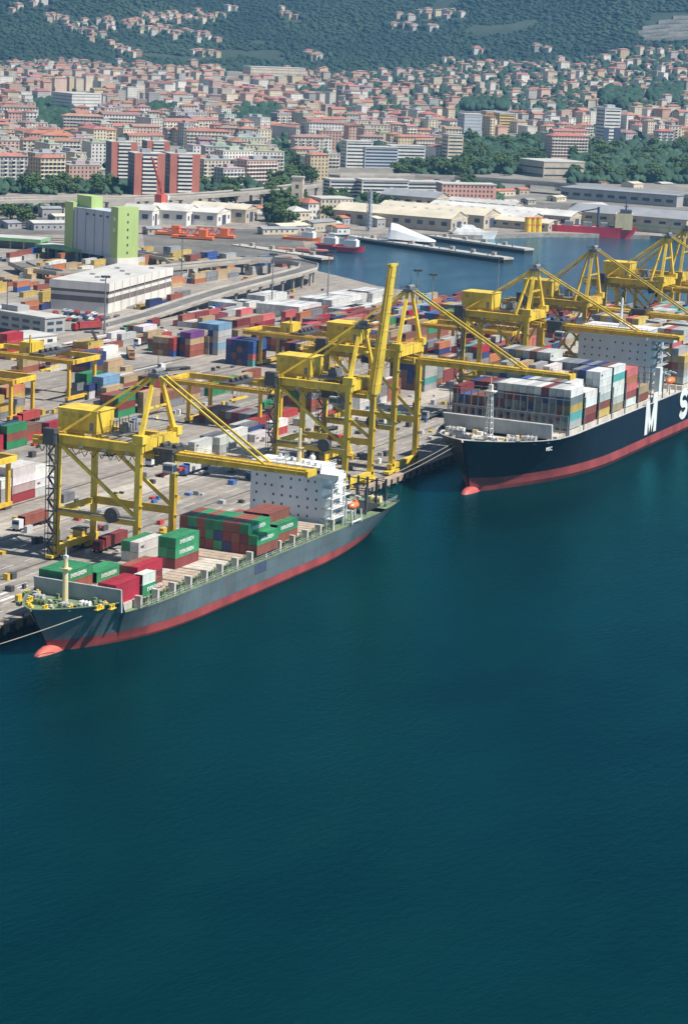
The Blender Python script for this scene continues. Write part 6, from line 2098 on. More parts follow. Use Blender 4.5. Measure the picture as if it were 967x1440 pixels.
# straddle machine on the apron below the leftmost crane
x, y, _ = G(95, 778)
o = thing('yard_tractor', 'yellow brown machine standing between the leftmost crane legs', 'vehicle', (x + 6, y + 1, 0))
MB().box(0, 7, -1.4, 1.4, 1.0, 2.4).box(0.5, 3.2, -1.4, 1.4, 2.4, 5.2).build('body', M['yellow_old'], o)
MB().box(-0.2, 4.0, -1.7, 1.7, 5.2, 5.5).build('canopy', M['steel'], o)
w = MB()
for q in (1, 3, 5.5):
    for s in (-1.5, 1.1):
        w.tube((q, s, 0.7), (q, s + 0.4, 0.7), 0.7, n=10)
w.build('wheel_set', M['rubber'], o, kind='stuff')
# reach stacker, red with a long dark arm
x, y, _ = G(132, 498)
o = thing('reach_stacker', 'red reach stacker with raised dark arm by the office', 'vehicle', (x, y, 0), 0.3)
MB().box(0, 8.5, -1.8, 1.8, 0.9, 2.6).box(5, 7.4, -1.2, 1.2, 2.6, 4.4).build('body', M['red'], o)
MB().bar((7.5, 0, 3.6), (-4, 0, 10.5), 0.9, 1.1).box(-5.2, -3.6, -3, 3, 9.4, 10.0).build('arm', M['steel'], o)
w = MB()
for q in (1.4, 7.0):
    for s in (-2.0, 1.2):
        w.tube((q, s, 0.85), (q, s + 0.8, 0.85), 0.85, n=10)
w.build('wheel_set', M['rubber'], o, kind='stuff')
# lashing gear cages on the quay between the legs
for k in range(6):
    x = 96 + k * 9.5
    o = thing('lashing_cage', 'dark lashing cage in the row behind the white bridge', 'cage', (x, 9 + (k % 2) * 4, 0), 0, 'lashing cages on the quay')
    MB().box(0, 5.5, 0, 2.2, 0.0, 0.3).box(0, 0.2, 0, 2.2, 0.3, 2.4).box(5.3, 5.5, 0, 2.2, 0.3, 2.4).build('frame', M['steel'], o)
    MB().box(0.3, 5.2, 0.2, 2.0, 0.3, 1.3 + 0.3 * (k % 3)).build('rods', M['yellow_old'], o)
for k in range(20):
    x = -75 + k * 11.9
    o = MB().box(x - 0.6, x + 0.6, -3.3, -2.6, -2.2, -0.3).build('quay_fender', M['rubber'])
    tag(o, 'black rubber fender on the quay face under the edge beam', 'fender', 'fenders along the quay')
for k in range(16):
    x = -72 + k * 15.0
    mb = MB().tube((x, -1.9, 0.02), (x, -1.9, 0.55), 0.32, n=8).tube((x, -1.9, 0.55), (x, -1.9, 0.75), 0.5, n=8)
    tag(mb.build('mooring_bollard', M['steel']), 'dark iron mooring bollard on the quay edge beam', 'bollard', 'bollards along the quay')

# ------------------------------------------------------------------ the busy ground between the yard and the town
RF = random.Random(31)
def low_hut(k, px, py):
    w, d, h = RF.choice((10, 14, 20, 26)), RF.choice((8, 10, 14)), RF.choice((3.6, 4.5, 6))
    wl = RF.choice(('wall_white', 'wall_grey', 'shed_wall', 'wall_cream'))
    rf = RF.choice(('flat_roof', 'shed_roof_grey', 'shed_roof', 'tile_red'))
    return w, d, h, wl, rf
HUT = [(30, 300), (60, 306), (12, 322), (48, 324), (78, 312), (120, 306), (208, 330), (370, 330), (396, 328), (418, 322), (440, 326), (462, 322), (474, 330), (350, 300), (700, 292), (742, 288), (782, 284), (820, 300), (690, 276), (730, 274), (790, 270), (845, 262), (890, 268), (930, 264), (590, 262), (640, 262), (480, 316), (530, 320), (545, 314)]
WN = {'wall_white': 'white', 'wall_grey': 'grey', 'shed_wall': 'beige', 'wall_cream': 'cream'}
RN = {'flat_roof': 'pale flat', 'shed_roof_grey': 'slate', 'shed_roof': 'sand', 'tile_red': 'red tiled'}
for k, (px, py) in enumerate(HUT):
    w, d, h, wl, rf = low_hut(k, px, py)
    side = 'left' if px < 330 else ('middle' if px < 600 else 'right')
    n = sum(1 for q in HUT[:k] if ('left' if q[0] < 330 else ('middle' if q[0] < 600 else 'right')) == side)
    b = bldg('low_building', 'low %s building under a %s roof, %s one on the %s harbour flats' % (WN[wl], RN[rf], ordn(n), side), px, py, RF.uniform(-40, -10), group='low buildings of the harbour flats')
    MB().box(0, w, 0, d, 0, h).build('wall', M[wl], b)
    MB().hexa([(-0.5, -0.5, h), (w + 0.5, -0.5, h), (w + 0.5, d + 0.5, h), (-0.5, d + 0.5, h)], [(-0.5, d / 2 - 0.2, h + 1.4), (w + 0.5, d / 2 - 0.2, h + 1.4), (w + 0.5, d / 2 + 0.2, h + 1.4), (-0.5, d / 2 + 0.2, h + 1.4)]).build('roof', M[rf], b)
    g = MB().box(-0.6, 0.6, -0.08, 0, 0, 1.3).mesh('window', M['glass'])
    for j in range(int(w / 4)):
        link('window', g, b, loc=(2 + j * 4, 0, 1.4))
    MB().box(-0.08, 0, d * 0.4, d * 0.4 + 1.8, 0, 2.6).build('door', M['navy'], b)
# tracks with goods wagons
tk = MB()
for k in range(5):
    a, b_ = Vector(G(-30, 331 + k * 2.6)), Vector(G(92, 336 + k * 2.9))
    tk.bar(a + Vector((0, 0, 0.1)), b_ + Vector((0, 0, 0.1)), 2.4, 0.2)
tk.build('railway_track', M['bark'], kind='structure')
def grime(name, pts, mat, z):
    flat_poly([G(*p)[:2] for p in pts], z, name, M[mat])
M['dry_grass'] = ground_mat('dry_grass', (0.19, 0.16, 0.09), (0.29, 0.24, 0.15), 0.0, 0.03)
M['dark_ground'] = ground_mat('dark_ground', (0.12, 0.115, 0.105), (0.20, 0.19, 0.17), 0.0, 0.03)
grime('dry_verge', [(-40, 293), (-40, 305), (250, 301), (420, 292), (420, 280), (250, 290)], 'dry_grass', 0.006)
grime('dark_yard', [(-40, 306), (-40, 330), (92, 330), (92, 306)], 'dark_ground', 0.008)
grime('dark_yard', [(200, 322), (205, 362), (330, 372), (430, 352), (420, 322), (330, 322)], 'dark_ground', 0.008)
grime('dark_yard', [(540, 252), (560, 292), (980, 318), (980, 290), (760, 262)], 'dark_ground', 0.006)

# pallets, bins, spare parts and small gear left about the yard
yc = MB()
RY = random.Random(77)
for k in range(620):
    x = RY.uniform(-60, 620)
    y = RY.choice((RY.uniform(45.5, 60), RY.uniform(100, 117), RY.uniform(28, 44), RY.uniform(186, 250), RY.uniform(143, 150), RY.uniform(5, 22)))
    q = P((x, y, 0))
    if not -20 < q[0] < 990:
        continue
    a, b_, h = RY.uniform(0.6, 3.2), RY.uniform(0.6, 2.0), RY.uniform(0.4, 2.0)
    yc.box(x, x + a, y, y + b_, 0.02, h, RY.choice((0, 0, 0, 1, 1, 2, 2, 1, 0, 3, 4, 5)))
o = yc.build('yard_clutter', [M['steel'], M['lightgrey'], M['yellow_old'], M['red'], M['white'], M['blue']], kind='stuff')
tag(o, 'pallets, bins and small gear scattered over the yard', 'clutter')

# ------------------------------------------------------------------ the town
RB = random.Random(11)
WALLS = [('cream', (0.72, 0.62, 0.48)), ('white', (0.78, 0.74, 0.67)), ('pink', (0.66, 0.47, 0.39)), ('ochre', (0.62, 0.49, 0.31)), ('grey', (0.47, 0.45, 0.43)), ('salmon', (0.60, 0.39, 0.31)), ('pale yellow', (0.70, 0.62, 0.44)), ('beige', (0.58, 0.52, 0.43))]
ROOFS = [('red', (0.41, 0.185, 0.135)), ('rust', (0.39, 0.22, 0.165)), ('brown', (0.32, 0.205, 0.165)), ('pale', (0.44, 0.42, 0.39))]

def house_meshes(w, d, st, roof, balc):
    h = st * 3.1 + 0.8
    wl = MB().box(-w / 2, w / 2, -d / 2, d / 2, -6, h).mesh('house_wall', M['house_wall'])
    if roof == 'flat':
        r = MB().box(-w / 2 - 0.3, w / 2 + 0.3, -d / 2 - 0.3, d / 2 + 0.3, h, h + 0.7)
        r.box(-w * 0.2, w * 0.1, -d * 0.2, d * 0.25, h + 0.7, h + 3.2)
        if w > 26:
            r.box(w * 0.25, w * 0.38, -d * 0.2, d * 0.25, h + 0.7, h + 3.0)
    else:
        i, o = min(w, d) / 2, 0.7
        hh = i * 0.42
        a = i if roof == 'hip' else -o
        b = d / 2
        if w >= d:
            top = [(-w / 2 + a, -0.15, h + hh), (w / 2 - a, -0.15, h + hh), (w / 2 - a, 0.15, h + hh), (-w / 2 + a, 0.15, h + hh)]
        else:
            top = [(-0.15, -d / 2 + a, h + hh), (0.15, -d / 2 + a, h + hh), (0.15, d / 2 - a, h + hh), (-0.15, d / 2 - a, h + hh)]
        r = MB().hexa([(-w / 2 - o, -d / 2 - o, h), (w / 2 + o, -d / 2 - o, h), (w / 2 + o, d / 2 + o, h), (-w / 2 - o, d / 2 + o, h)], top)
        r.box(w * 0.15, w * 0.15 + 1.2, -1, 0.2, h + 0.5, h + hh + 1.2)
    rf = r.mesh('house_roof', M['roof_own'])
    g, bl = MB(), MB()
    nx, ny = max(2, int(w / 3.4)), max(2, int(d / 3.4))
    for s in range(st):
        z = 1.2 + s * 3.1
        for k in range(nx):
            x = -w / 2 + (k + 0.5) * w / nx
            g.add([(x - 0.65, -d / 2 - 0.06, z), (x + 0.65, -d / 2 - 0.06, z), (x + 0.65, -d / 2 - 0.06, z + 1.7), (x - 0.65, -d / 2 - 0.06, z + 1.7)], [(0, 1, 2, 3)])
        for k in range(ny):
            y = -d / 2 + (k + 0.5) * d / ny
            g.add([(-w / 2 - 0.06, y - 0.65, z), (-w / 2 - 0.06, y + 0.65, z), (-w / 2 - 0.06, y + 0.65, z + 1.7), (-w / 2 - 0.06, y - 0.65, z + 1.7)], [(0, 3, 2, 1)])
        if balc and s > 0:
            for k in range(0, nx, balc):
                x = -w / 2 + (k + 0.5) * w / nx
                bl.box(x - 1.5, x + 1.5, -d / 2 - 1.3, -d / 2 - 0.02, z - 1.0, z - 0.85).box(x - 1.5, x + 1.5, -d / 2 - 1.3, -d / 2 - 1.2, z - 0.85, z)
    gm = g.mesh('house_window', M['glass'])
    bm = bl.mesh('house_balcony', M['wall_white']) if bl.v else None
    return wl, rf, gm, bm, h

VAR = {}
def variant(key):
    if key not in VAR:
        VAR[key] = house_meshes(*key)
    return VAR[key]

CITY = []
PARKS = [(372, 426, 196, 318), (636, 766, 192, 246), (798, 980, 206, 262), (52, 104, 152, 192), (330, 392, 162, 190), (196, 250, 160, 174), (414, 460, 136, 148), (650, 712, 150, 159), (846, 900, 136, 152), (910, 955, 130, 148)]
KEEP = [(66, 138, 130, 172), (312, 392, 84, 122), (832, 874, 150, 212), (140, 276, 205, 280), (446, 606, 215, 292), (640, 676, 158, 202), (676, 722, 156, 186)]
def in_rects(px, py, rects):
    return any(a <= px <= b and c <= py <= d for a, b, c, d in rects)
def d_start(px):
    return float(np.interp(px, [-50, 250, 430, 470, 600, 700, 967, 1100], [1900, 1935, 2010, 2060, 2290, 2430, 2520, 2550]))

nrow = 0
while nrow < 58:
    off = nrow * 39 + (nrow ** 1.25) * 1.2
    px = -60 + RB.uniform(0, 30)
    idx = 0
    while px < 1030:
        d = d_start(px) + off + RB.uniform(-12, 12)
        if d > 4170:
            px += 12
            continue
        far = d > 3300
        hill = px > 520 and d > 3000
        u = RB.random()
        if hill or d > 3700:
            if RB.random() < 0.6:
                w, dp, st, rf = RB.choice((6.5, 8, 9.5, 11)), RB.choice((7, 8)), RB.choice((2, 2, 3)), 'hip'
            else:
                w, dp, st, rf = RB.choice((8, 10, 13, 18)), 9, RB.choice((2, 3, 4, 5)), RB.choice(('hip', 'flat', 'hip'))
        elif off < 260 and px < 420:
            w, dp, st, rf = RB.choice((22, 28, 34)), RB.choice((12, 14)), RB.choice((5, 5, 6, 7)), RB.choice(('flat', 'hip', 'flat'))
        else:
            w, dp, st, rf = RB.choice((12, 15, 18, 24, 30, 42) if d < 2700 else (8, 10, 12, 15, 19)), RB.choice((10, 12, 14)), RB.choice((3, 4, 5, 5, 6, 7)), RB.choice(('hip', 'hip', 'flat', 'flat', 'gable'))
        az = az_of(px)
        x, y = CX0 + math.sin(az) * d, CY0 + math.cos(az) * d
        z = float(terrain(x, y))
        q = P((x, y, z))
        gap = RB.uniform(0.5, 6) if not hill else RB.uniform(3, 16)
        wpx = (w * 0.8 + dp * 0.35 + gap) * CF / d
        if not in_rects(q[0], q[1], PARKS) and not in_rects(q[0], q[1], KEEP) and RB.random() > (0.05 if not hill else 0.12):
            rz = math.radians((-66 if N1(x / 300, y / 300) > 0.5 else -52) + 24 + RB.uniform(-8, 8) + (0 if RB.random() < 0.75 else 90))
            wl = RB.choice(WALLS[:2] + WALLS[:2] + WALLS)
            if rf == 'flat':
                rfc = ROOFS[3]
            else:
                rfc = RB.choice(ROOFS[:3] + ROOFS[:1] * 2)
            CITY.append(dict(x=x, y=y, z=z, w=w, d=dp, st=st, rf=rf, rz=rz, wc=wl, rc=rfc, row=nrow, i=idx, px=q[0], py=q[1], dist=d))
            idx += 1
        px += wpx
    nrow += 1
# villas up the slopes
SL = [((55, 20), (190, 84), 30, 9), ((100, 42), (300, 26), 34, 10), ((180, 40), (300, 58), 36, 9), ((200, 30), (330, 20), 20, 12), ((380, 20), (440, 30), 6, 8), ((548, 38), (612, 44), 16, 4), ((560, 25), (660, 22), 14, 8), ((665, 75), (690, 78), 4, 2), ((752, 72), (772, 76), 6, 3), ((620, 92), (760, 96), 22, 6), ((430, 78), (460, 88), 10, 5), ((270, 76), (310, 80), 9, 4), ((0, 22), (60, 4), 8, 6)]
for (a, b), (c, d_), n, sp in SL:
    for k in range(n):
        u = RB.random()
        px, py = a + (c - a) * u + RB.uniform(-sp, sp), b + (d_ - b) * u + RB.uniform(-sp, sp) * 0.6
        if py < -6:
            continue
        x, y, z = TG(px, py)
        CITY.append(dict(x=x, y=y, z=z, w=RB.choice((10, 13, 16)), d=10, st=RB.choice((2, 3, 3)), rf='hip', rz=RB.uniform(-0.8, 0.2), wc=RB.choice(WALLS[:2] + WALLS[:2] + WALLS), rc=ROOFS[RB.choice((0, 1, 1, 2))], row=99, i=0, px=px, py=py, dist=4800))

CITY.sort(key=lambda c: c['dist'] - (c['st'] * 20))
own = [c for c in CITY if c['row'] < 99 and -25 < c['px'] < 992][:288]
ids = set(id(c) for c in own)
byrow = {}
for c in own:
    byrow.setdefault(c['row'], []).append(c)
STW = {1: 'one', 2: 'two', 3: 'three', 4: 'four', 5: 'five', 6: 'six', 7: 'seven', 8: 'eight'}
RFW = {'flat': 'flat-roofed', 'hip': 'hipped', 'gable': 'gabled'}
for r, L in byrow.items():
    L.sort(key=lambda c: c['px'])
    for i, c in enumerate(L):
        near = c['dist'] < 3000
        key = (c['w'], c['d'], c['st'], c['rf'], RB.choice((0, 1, 2)) if c['st'] > 3 else 0)
        wl, rf, gm, bm, h = variant(key)
        rt = '%s-roofed' % c['rc'][0] if c['rf'] != 'flat' else 'flat-roofed'
        lab = '%s %s-storey %s block, %s from left in town row %s behind the viaducts' % (c['wc'][0], STW[c['st']], rt, ordn(i), ORD[r] if r < 20 else ordn(r))
        lab = lab.replace('town row ' + (ORD[r] if r < 20 else ordn(r)), 'the %s row' % (ORD[r] if r < 20 else ordn(r)))
        lab = ' '.join(lab.split()[:16])
        b = thing('apartment_house', lab, 'house', (c['x'], c['y'], c['z']), c['rz'], 'apartment houses of the town')
        k = RB.uniform(0.85, 1.12)
        link('wall', wl, b, color=tuple(min(1, q * k) for q in c['wc'][1]))
        link('roof', rf, b, color=tuple(q * RB.uniform(0.85, 1.15) for q in c['rc'][1]))
        link('window', gm, b, kind='stuff')
        if bm:
            link('balcony', bm, b, kind='stuff')

def house_mass(items, name, label):
    vs, fs, cols, uvs, mi = [], [], [], [], []
    for c in items:
        w, d, h = c['w'] / 2, c['d'] / 2, c['st'] * 3.1 + 0.8
        ca, sa = math.cos(c['rz']), math.sin(c['rz'])
        def T(x, y, z):
            return (c['x'] + x * ca - y * sa, c['y'] + x * sa + y * ca, c['z'] + z)
        n = len(vs)
        base = [(-w, -d), (w, -d), (w, d), (-w, d)]
        vs += [T(x, y, -8) for x, y in base] + [T(x, y, h) for x, y in base]
        k = RB.uniform(0.8, 1.12)
        wc = (*[min(1, q * k) for q in c['wc'][1]], 1)
        rc = (*[q * RB.uniform(0.8, 1.15) for q in c['rc'][1]], 1)
        o = RB.uniform(0, 3)
        for a, b, L in ((0, 1, 2 * w), (1, 2, 2 * d), (2, 3, 2 * w), (3, 0, 2 * d)):
            fs.append((n + a, n + b, n + 4 + b, n + 4 + a))
            uvs += [(o, 0.1 - 8), (o + L, 0.1 - 8), (o + L, h + 0.1), (o, h + 0.1)]
            cols.append(wc)
        m = len(vs)
        e = 0.6
        if c['rf'] == 'flat':
            vs += [T(x * 1.03, y * 1.03, h) for x, y in base] + [T(x * 1.03, y * 1.03, h + 0.8) for x, y in base]
        else:
            i = min(w, d) if c['rf'] == 'hip' else -e
            hh = min(w, d) * 0.42
            vs += [T(x + e * (1 if x > 0 else -1), y + e * (1 if y > 0 else -1), h) for x, y in base]
            tp = [(-w + i, -0.1), (w - i, -0.1), (w - i, 0.1), (-w + i, 0.1)] if w >= d else [(-0.1, -d + i), (0.1, -d + i), (0.1, d - i), (-0.1, d - i)]
            vs += [T(x, y, h + hh) for x, y in tp]
        for q in ((0, 1, 5, 4), (1, 2, 6, 5), (2, 3, 7, 6), (3, 0, 4, 7), (4, 5, 6, 7)):
            fs.append(tuple(m + t for t in q))
            uvs += [(0.05, 0.05)] * 4
            cols.append(rc)
    me = bpy.data.meshes.new(name)
    me.from_pydata(vs, [], fs)
    a = me.attributes.new('Col', 'FLOAT_COLOR', 'FACE')
    a.data.foreach_set('color', np.array(cols, 'f').ravel())
    u = me.uv_layers.new(name='UVMap')
    u.data.foreach_set('uv', np.array(uvs, 'f').ravel())
    me.materials.append(M['house_mass'])
    o = link(name, me, None, kind='stuff')
    tag(o, label, 'houses')
    return o
house_mass([c for c in CITY if id(c) not in ids], 'far_house', 'the many small far houses of the town and the slopes')
print('city', len(CITY), len(own))

# ------------------------------------------------------------------ landmark buildings of the town
def TB(name, label, px, py, rz):
    x, y, z = TG(px, py)
    return thing(name, label, 'building', (x, y, z), math.radians(rz))

def striped_slab(px, py, w, d, h, lab):
    b = TB('striped_tower', lab, px, py, -46)
    MB().box(0, w, 0, d, -3, h).build('wall', M['navy'], b)
    MB().box(0.02, w * 0.26, -0.5, -0.01, -2, h + 0.6).build('red_panel', M['brick_red'], b)
    MB().box(w * 0.74, w - 0.02, -0.5, -0.01, -2, h + 0.6).build('red_panel', M['brick_red'], b)
    for k in range(int(h / 3.0)):
        MB().box(w * 0.27, w * 0.73, -1.3, -0.01, 1.0 + k * 3.0, 2.4 + k * 3.0).build('balcony', M['wall_white'], b)
    MB().box(-0.3, w + 0.3, -0.3, d + 0.3, h, h + 0.7).build('roof', M['flat_roof'], b)
    MB().box(w * 0.3, w * 0.6, d * 0.3, d * 0.6, h + 0.7, h + 3.5).build('roof_house', M['wall_grey'], b)
    g = MB().box(-0.08, 0, -0.6, 0.6, -0.7, 0.7).mesh('window', M['glass'])
    for k in range(int(h / 3.0)):
        for j in range(int(d / 4)):
            link('window', g, b, loc=(0, 2 + j * 4, 2 + k * 3.0))
striped_slab(188, 274, 24, 20, 31, 'red and white striped slab, left one of the front pair')
striped_slab(238, 272, 24, 20, 30, 'red and white striped slab, right one of the front pair')
striped_slab(156, 252, 22, 20, 30, 'striped slab left behind the front pair, taller dark side')
striped_slab(206, 244, 20, 18, 27, 'striped slab hidden behind the front pair of striped slabs')

def plain_block(name, lab, px, py, w, d, h, rz, wall, roof='flat_roof', rows=None, cols=None, win='glass', base=-4):
    b = TB(name, lab, px, py, rz)
    MB().box(0, w, 0, d, base, h).build('wall', M[wall], b)
    MB().box(-0.4, w + 0.4, -0.4, d + 0.4, h, h + 0.9).build('roof', M[roof], b)
    rows = rows or int(h / 3.4)
    for k in range(rows):
        z = 1.4 + k * (h - 1) / rows
        MB().box(0.8, w - 0.8, -0.12, 0, z, z + 1.3).build('window_band', M[win], b)
        MB().box(-0.12, 0, 0.8, d - 0.8, z, z + 1.3).build('window_band', M[win], b)
    return b
plain_block('white_block', 'big plain white block with fine horizontal window lines, upper left of town', 101, 167, 40, 46, 28, -27, 'wall_white', rows=7, win='wall_grey')
plain_block('school_block', 'white banded slab right above the red striped slabs', 146, 192, 48, 16, 18, -27, 'wall_white', rows=5)
plain_block('long_hospital', 'very long pale building below the wooded slope', 352, 118, 95, 30, 26, -38, 'wall_cream', rows=5, win='wall_grey')
plain_block('long_hospital', 'dark long flat building among trees in mid town', 244, 160, 70, 20, 12, -40, 'wall_grey')
b = plain_block('high_rise', 'white and blue high-rise tower above the wooded park', 847, 208, 20, 18, 42, -40, 'wall_white', rows=11)
MB().box(-0.5, 6, -0.6, -0.13, -3, 22).box(13, 20.5, -0.6, -0.13, -3, 22).build('blue_panel', M['navy'], b)
MB().box(5, 15, 5, 14, 42.9, 46).build('roof_house', M['lightgrey'], b)
plain_block('grey_tower', 'plain grey tower block in mid town', 651, 200, 22, 16, 30, -40, 'silo_grey', rows=8, win='wall_grey')
plain_block('yellow_block', 'left bright yellow apartment block in mid town', 682, 184, 22, 14, 22, -40, 'wall_yellow', rows=6)
plain_block('yellow_block', 'right bright yellow apartment block in mid town', 701, 186, 20, 14, 21, -40, 'wall_yellow', rows=6)
plain_block('white_slab', 'white balcony slab behind the harbour trees, left of three', 463, 279, 46, 14, 14, -42, 'wall_white', rows=5)
plain_block('white_slab', 'white balcony slab behind the harbour trees, middle of three', 508, 281, 40, 14, 15, -42, 'wall_white', rows=5)
plain_block('white_slab', 'white balcony slab behind the harbour trees, right of three', 556, 282, 42, 14, 14, -42, 'wall_white', rows=5)
plain_block('office_slab', 'white slab with twin towers above the right viaduct start', 486, 236, 26, 14, 24, -42, 'wall_white', rows=7)
plain_block('office_slab', 'blue glazed slab above the right viaduct start', 512, 236, 34, 14, 19, -42, 'silo_grey', rows=6)
plain_block('office_slab', 'blue and white slab by the long row of trees', 548, 236, 36, 14, 20, -42, 'wall_white', rows=6)
plain_block('cream_tower', 'slim cream tower standing above the long row of trees', 628, 233, 16, 14, 29, -42, 'wall_cream', rows=8)
plain_block('round_hall', 'beige fortress like hall above the right viaduct', 763, 250, 46, 40, 14, -35, 'shed_wall', rows=2)

# ------------------------------------------------------------------ trees
def dome_tris():
    vs = [(0, 0, 1)]
    for r, z in ((0.72, 0.72), (1.0, 0.2), (0.7, -0.35)):
        vs += [(r * math.cos(a * math.pi / 3 + z), r * math.sin(a * math.pi / 3 + z), z) for a in range(6)]
    fs = [(0, 1 + i, 1 + (i + 1) % 6) for i in range(6)]
    for k in (0, 1):
        for i in range(6):
            a, b = 1 + k * 6 + i, 1 + k * 6 + (i + 1) % 6
            fs += [(a, a + 6, b + 6), (a, b + 6, b)]
    return np.array(vs), np.array(fs)
DV, DF = dome_tris()

def dome_mass(name, centres, radii, heights, cols, mat, label, seed=1):
    rs = np.random.RandomState(seed)
    n = len(centres)
    V = np.repeat(DV[None], n, 0) * (1 + rs.uniform(-0.22, 0.22, (n, len(DV), 1)))
    th = rs.uniform(0, 6.28, n)
    c, s = np.cos(th)[:, None], np.sin(th)[:, None]
    X = (V[:, :, 0] * c - V[:, :, 1] * s) * radii[:, None] + centres[:, 0:1]
    Y = (V[:, :, 0] * s + V[:, :, 1] * c) * radii[:, None] + centres[:, 1:2]
    Z = V[:, :, 2] * heights[:, None] + centres[:, 2:3]
    verts = np.stack([X, Y, Z], -1).reshape(-1, 3)
    faces = (DF[None] + (np.arange(n) * len(DV))[:, None, None]).reshape(-1, 3)
    me = bpy.data.meshes.new(name)
    me.vertices.add(len(verts))
    me.vertices.foreach_set('co', verts.astype('f').ravel())
    me.loops.add(faces.size)
    me.loops.foreach_set('vertex_index', faces.astype('i').ravel())
    me.polygons.add(len(faces))
    me.polygons.foreach_set('loop_start', np.arange(0, faces.size, 3, dtype='i'))
    me.update(calc_edges=True)
    a = me.attributes.new('Col', 'FLOAT_COLOR', 'FACE')
    cc = np.concatenate([cols, np.ones((n, 1))], 1).astype('f')
    a.data.foreach_set('color', np.repeat(cc, len(DF), 0).ravel())
    if name == 'hill_wood':
        me.polygons.foreach_set('use_smooth', [True] * len(me.polygons))
    me.materials.append(M[mat])
    o = link(name, me, None, kind='stuff')
    o['label'] = label
    o['category'] = 'woods'
    return o

def woods():
    rs = np.random.RandomState(4)
    pts = []
    d = 4150.0
    while d < 6500:
        step = 6.8 if d < 5200 else 9.5
        n = int((1.0 * (_azs[-1] - _azs[0])) * d / step)
        px = np.linspace(-180, 1150, int(1330 / CF * d / step))
        az = np.interp(px, _pp[:, 0], _azs) + rs.uniform(-0.5, 0.5, len(px)) * step / d
        dd = d + rs.uniform(-0.5, 0.5, len(px)) * step
        pts.append(np.stack([CX0 + np.sin(az) * dd, CY0 + np.cos(az) * dd, px, dd], -1))
        d += step
    p = np.concatenate(pts)
    clear = N1(p[:, 0] / 170, p[:, 1] / 170 + 5) * 0.65 + N2(p[:, 0] / 60, p[:, 1] / 60) * 0.35
    keep = (clear < 0.72) & ~((p[:, 2] > 896 + np.abs(p[:, 3] - 4350) * 0.16) & (p[:, 3] > 4250) & (p[:, 3] < 4475))
    # room for the villas
    hv = np.array([(c['x'], c['y']) for c in CITY if c['dist'] > 4000])
    for hx, hy in hv:
        keep &= (np.abs(p[:, 0] - hx + 10) > 12) | (np.abs(p[:, 1] - hy + 4) > 11)
    p = p[keep]
    z = terrain(p[:, 0], p[:, 1])
    n = len(p)
    r = np.clip(rs.lognormal(1.28, 0.34, n), 1.9, 7.5)
    h = r * rs.uniform(0.4, 0.8, n)
    t = 0.6 * N2(p[:, 0] / 140 + 3, p[:, 1] / 140) + 0.4 * N1(p[:, 0] / 420, p[:, 1] / 420 + 9)
    v = rs.uniform(0.8, 1.14, n) * (0.62 + 0.75 * t)
    col = np.stack([v * (0.75 + 0.55 * t), v * (0.88 + 0.3 * t), v * (1.0 - 0.12 * t)], -1)
    dome_mass('hill_wood', np.stack([p[:, 0], p[:, 1], z + h * 0.5], -1), r, h, col, 'wood', 'dark green woods covering the hills above the town')
    return n

def town_green():
    rs = np.random.RandomState(8)
    C = []
    for c in CITY:
        hill = c['px'] > 480 and c['dist'] > 2900
        k = rs.poisson(4.4 if hill else (1.6 if c['dist'] < 3600 else 1.8))
        if c['row'] == 99:
            k = 2
        for q in range(k):
            a = rs.uniform(0, 6.28)
            rr = 0.62 * math.hypot(c['w'], c['d']) + rs.uniform(1, 11)
            C.append((c['x'] + math.cos(a) * rr, c['y'] + math.sin(a) * rr, rs.uniform(2.4, 5.5)))
    for a, b, c_, d_ in PARKS:
        if a in (372, 636, 798):
            continue
        for q in range(int((b - a) * (d_ - c_) * 0.35)):
            x, y, z = TG_fast(rs.uniform(a, b), rs.uniform(c_, d_))
            C.append((x, y, rs.uniform(4, 7)))
    C = np.array(C)
    z = np.maximum(terrain(C[:, 0], C[:, 1]), 0)
    r = C[:, 2]
    h = r * rs.uniform(1.0, 1.5, len(r))
    v = rs.uniform(1.0, 1.7, len(r))
    col = np.stack([v * 0.9, v, v * 0.85], -1)
    dome_mass('town_tree', np.stack([C[:, 0], C[:, 1], z + h * 0.75], -1), r, h, col, 'wood', 'small green trees scattered between the houses', 2)
    return len(C)

